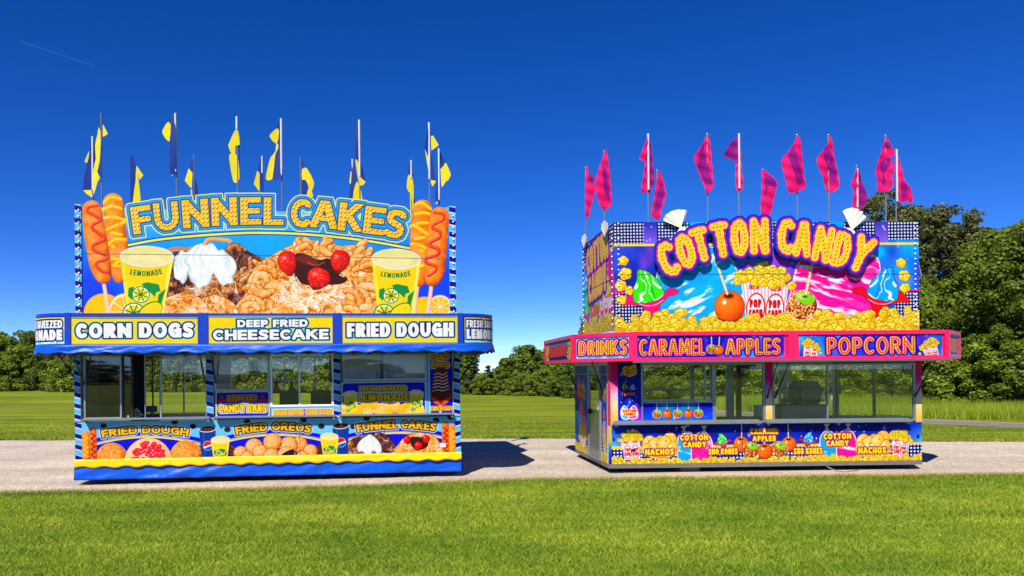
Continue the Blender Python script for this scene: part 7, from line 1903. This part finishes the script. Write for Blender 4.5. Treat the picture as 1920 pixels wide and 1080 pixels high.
def tree(kind, px, ytop, D, label, sw=1.0, group='trees along the edge of the field'):
    c, t, H = KIND[kind]
    X = (px - CX_PX) / F_PX * D
    hz = HY_PX + (px - CX_PX) * ROLL
    h = (hz - ytop) / F_PX * D + CAM_H if ytop is not None else H
    e = thing('tree', label, 'tree', (X, D, 0), er.random() * 6.283, group)
    s = h / H; e.scale = (s * sw, s * sw, s)
    for src in (c, t):
        if src not in used: o = src; used.add(src)
        else: o = src.copy(); COL.objects.link(o)
        o.parent = e
    return e
LB_ = {'bushA': 'mid green bushy tree', 'bushB': 'dark green bushy tree', 'bushC': 'bright green rounded tree', 'bigA': 'big mid green broadleaf tree', 'bigB': 'big bright green broadleaf tree', 'airy': 'thin olive tree with gaps in its crown', 'cone': 'dark pointed conifer'}
left = [('bushB', -60, 610, 90), ('bushA', -18, 612, 86), ('bushC', 12, 622, 83), ('bushA', 40, 611, 88), ('bushB', 62, 617, 86), ('bushA', 84, 640, 82), ('bushB', 108, 648, 80), ('bushC', 132, 655, 78), ('bushA', 24, 655, 80), ('bushA', -30, 650, 80), ('bushB', 152, 650, 78)]
for i, (k, px, yt, D) in enumerate(left): tree(k, px, yt, D, LB_[k] + [' beyond the field at the far left edge', ' left of the blue trailer, tallest part of the skyline', ' low in front of the far left woods', ' behind the bank of tall grass left of the blue trailer', ' at the peak of the left skyline', ' stepping down beside the rounded lemonade sign', ' just left of the striped post', ' touching the left edge of the blue trailer', ' low and central in the left woods', ' low at the left edge of the picture', ' peeping out by the blue trailer post'][i], 1.25)
kk = ['bushA', 'bushB', 'bushA', 'bushC', 'bushB']
for i, px in enumerate(range(180, 850, 36)):
    D = 76 - (px - 180) * .026; wnd = 'left window' if px < 392 else 'middle windows' if px < 632 else 'right window'
    tree(kk[i % 5], px, 626 + (i * 37 % 19), D, '%s seen through the %s of the blue trailer' % (LB_[kk[i % 5]], wnd), 1.2, 'trees behind the blue trailer')
mid = [('bushA', 872, 694, 56), ('cone', 890, 673, 55), ('cone', 915, 684, 54), ('bushC', 905, 706, 53), ('bushA', 938, 690, 55), ('bushA', 958, 676, 55), ('bushC', 978, 657, 56), ('bushA', 1002, 653, 55), ('bushB', 1030, 661, 54), ('bushA', 1058, 664, 52), ('bushB', 1085, 668, 49), ('bushA', 970, 702, 51), ('bushC', 1015, 698, 50), ('bushB', 1052, 702, 48), ('bushB', 1110, 664, 46), ('bushA', 1135, 660, 45), ('bushA', 930, 712, 53)]
for i, (k, px, yt, D) in enumerate(mid): tree(k, px, yt, D, LB_[k] + [' just right of the blue trailer', ' with a drooping tip, left of the other conifer', ' right of the drooping conifer', ' low in front of the two conifers', ' beside the conifers in the middle gap', ' on the rising slope of the middle skyline', ' left of the highest tree in the gap', ' forming the top of the skyline between the trailers', ' right of the highest tree in the gap', ' behind the nachos sign', ' behind the left end of the pink trailer', ' low behind the grass hump', ' low in the middle of the gap between the trailers', ' low and shaded near the pink trailer', ' behind the door end of the pink trailer', ' behind the lower left of the pink trailer', ' low behind the grass hump near the conifers'][i], 1.2)
for i, px in enumerate(range(1165, 1700, 44)):
    k = ['bigB', 'bigA', 'bushC', 'bigA'][i % 4]; D = 45 - (px - 1165) * .018
    tree(k, px, 560 - (i * 53 % 60), D, '%s seen through the %s of the pink trailer' % (LB_[k], 'left window' if px < 1340 else 'open middle window' if px < 1440 else 'large right window'), 1.1, 'trees behind the pink trailer')
right = [('airy', 1664, 372, 42), ('airy', 1700, 414, 41), ('airy', 1778, 402, 38), ('airy', 1812, 425, 38), ('airy', 1745, 420, 38), ('bigB', 1740, 560, 35), ('bigA', 1800, 545, 35), ('bigB', 1872, 462, 34), ('bigA', 1905, 446, 34), ('bigB', 1945, 430, 32), ('bigA', 1990, 425, 30), ('bigB', 1830, 590, 32), ('bigA', 1770, 600, 33), ('bigB', 1890, 580, 30.5), ('bigA', 1935, 590, 29), ('bigB', 2060, 420, 28)]
for i, (k, px, yt, D) in enumerate(right): tree(k, px, yt, D, LB_[k] + [' behind the rightmost pink flags', ' over the roof sign corner', ' tallest beside the roof sign', ' right of the tallest one', ' at the roof sign edge', ' low behind the popcorn sign end', ' in the middle of the right-hand woods', ' beside the right skyline dip', ' at the right edge of the picture, tall', ' cut by the right edge of the picture', ' mostly outside the right edge', ' low at the front of the right woods', ' low beside the gradient post on the right', ' low above the tall grass at the right', ' lowest at the right picture edge', ' far outside the right edge'][i], 1.05 if k != 'airy' else 1.0, 'trees of the right-hand woods')
for i, (px, D, yt, k) in enumerate([(1190, 36, 690, 'bushC'), (1235, 36, 680, 'bushA'), (1285, 35, 692, 'bushC'), (1335, 35, 684, 'bushB'), (1385, 34, 676, 'bushC'), (1430, 34, 690, 'bushA'), (1480, 33, 680, 'bushC'), (1530, 33, 690, 'bushC'), (1580, 32, 676, 'bushA'), (1630, 32, 688, 'bushC'), (1680, 31, 676, 'bushB'), (1735, 31, 664, 'bushC'), (1780, 30, 684, 'bushA'), (1822, 29.5, 668, 'bushC'), (1868, 29, 682, 'bushA'), (1912, 28, 668, 'bushC'), (1962, 27, 676, 'bushA')]):
    lab = ['low bright shrub', 'low mid green shrub', 'low dark shrub'][['bushC', 'bushA', 'bushB'].index(k)]
    tree(k, px, yt, D, lab + (' seen through the pink trailer glass, %s' % ['farthest left', 'second from the left', 'under the apples row', 'by the window post', 'in the open middle window', 'beside the dark red frame', 'behind the popcorn machine', 'beside the popcorn machine', 'behind the marker post', 'right of the marker post', 'at the right end'][i] if i < 11 else [' right of the gradient post above the tall grass', ' second from the gradient post', ' in the middle of the right shrub row', ' fourth along the right shrub row', ' at the right picture edge above the tall grass', ' outside the right picture edge'][i - 11]), 1.3, 'shrubs in front of the right-hand woods')
# a treeline behind the photographer, seen as a reflection in the dark glass
for i in range(9):
    k = ['bushB', 'bushA', 'bigA'][i % 3]; e = tree(k, 820, None, 40, 'tree behind the photographer seen only as a reflection', 1.2, 'trees reflected in the windows')
    e.location = (-70 + i * 17, -128 + (i * 7 % 5) * 3, 0); e.scale = (2.6, 2.6, .32 + .08 * (i % 3))

# marker post by the lane
p = ground(1560.5, 785)
t = thing('marker_post', 'orange and white marker post standing in the grass behind the pink trailer', 'marker post', tuple(p))
b = MB(); b.lathe((0, 0, 0), [(.001, .0), (.06, 0), (.055, .30), (.001, .30)], n=14); b.build('orange_base', mat('orange_plastic', (240, 96, 30), .5), t, smooth=True)
b = MB(); b.lathe((0, 0, .301), [(.001, 0), (.055, 0), (.052, .3), (.03, .33), (.001, .335)], n=14); b.build('white_top', M['white'], t, smooth=True)
# faint condensation trail high in the sky
a_, c_ = Vector(ray(48, 64)) * 2600, Vector(ray(186, 112)) * 2600
cm = bpy.data.materials.new('trail_vapour'); cm.use_nodes = True
n, l = nt(cm); b_ = n['Principled BSDF']; b_.inputs['Base Color'].default_value = (.9, .92, .95, 1); b_.inputs['Roughness'].default_value = 1
tc = n.new('ShaderNodeTexCoord'); t2 = n.new('ShaderNodeTexNoise'); t2.inputs['Scale'].default_value = .02; t2.inputs['Detail'].default_value = 4; l.new(tc.outputs['Object'], t2.inputs['Vector'])
mr = n.new('ShaderNodeMapRange'); mr.inputs['To Min'].default_value = .005; mr.inputs['To Max'].default_value = .03; l.new(t2.outputs['Fac'], mr.inputs['Value']); l.new(mr.outputs[0], b_.inputs['Alpha'])
b = MB(); b.tube(a_, c_, 1.6, 0, 10, r2=1.2); o = b.build('contrail', cm, None, smooth=True); tag(o, 'faint white condensation trail in the upper left sky', 'contrail', kind='stuff')
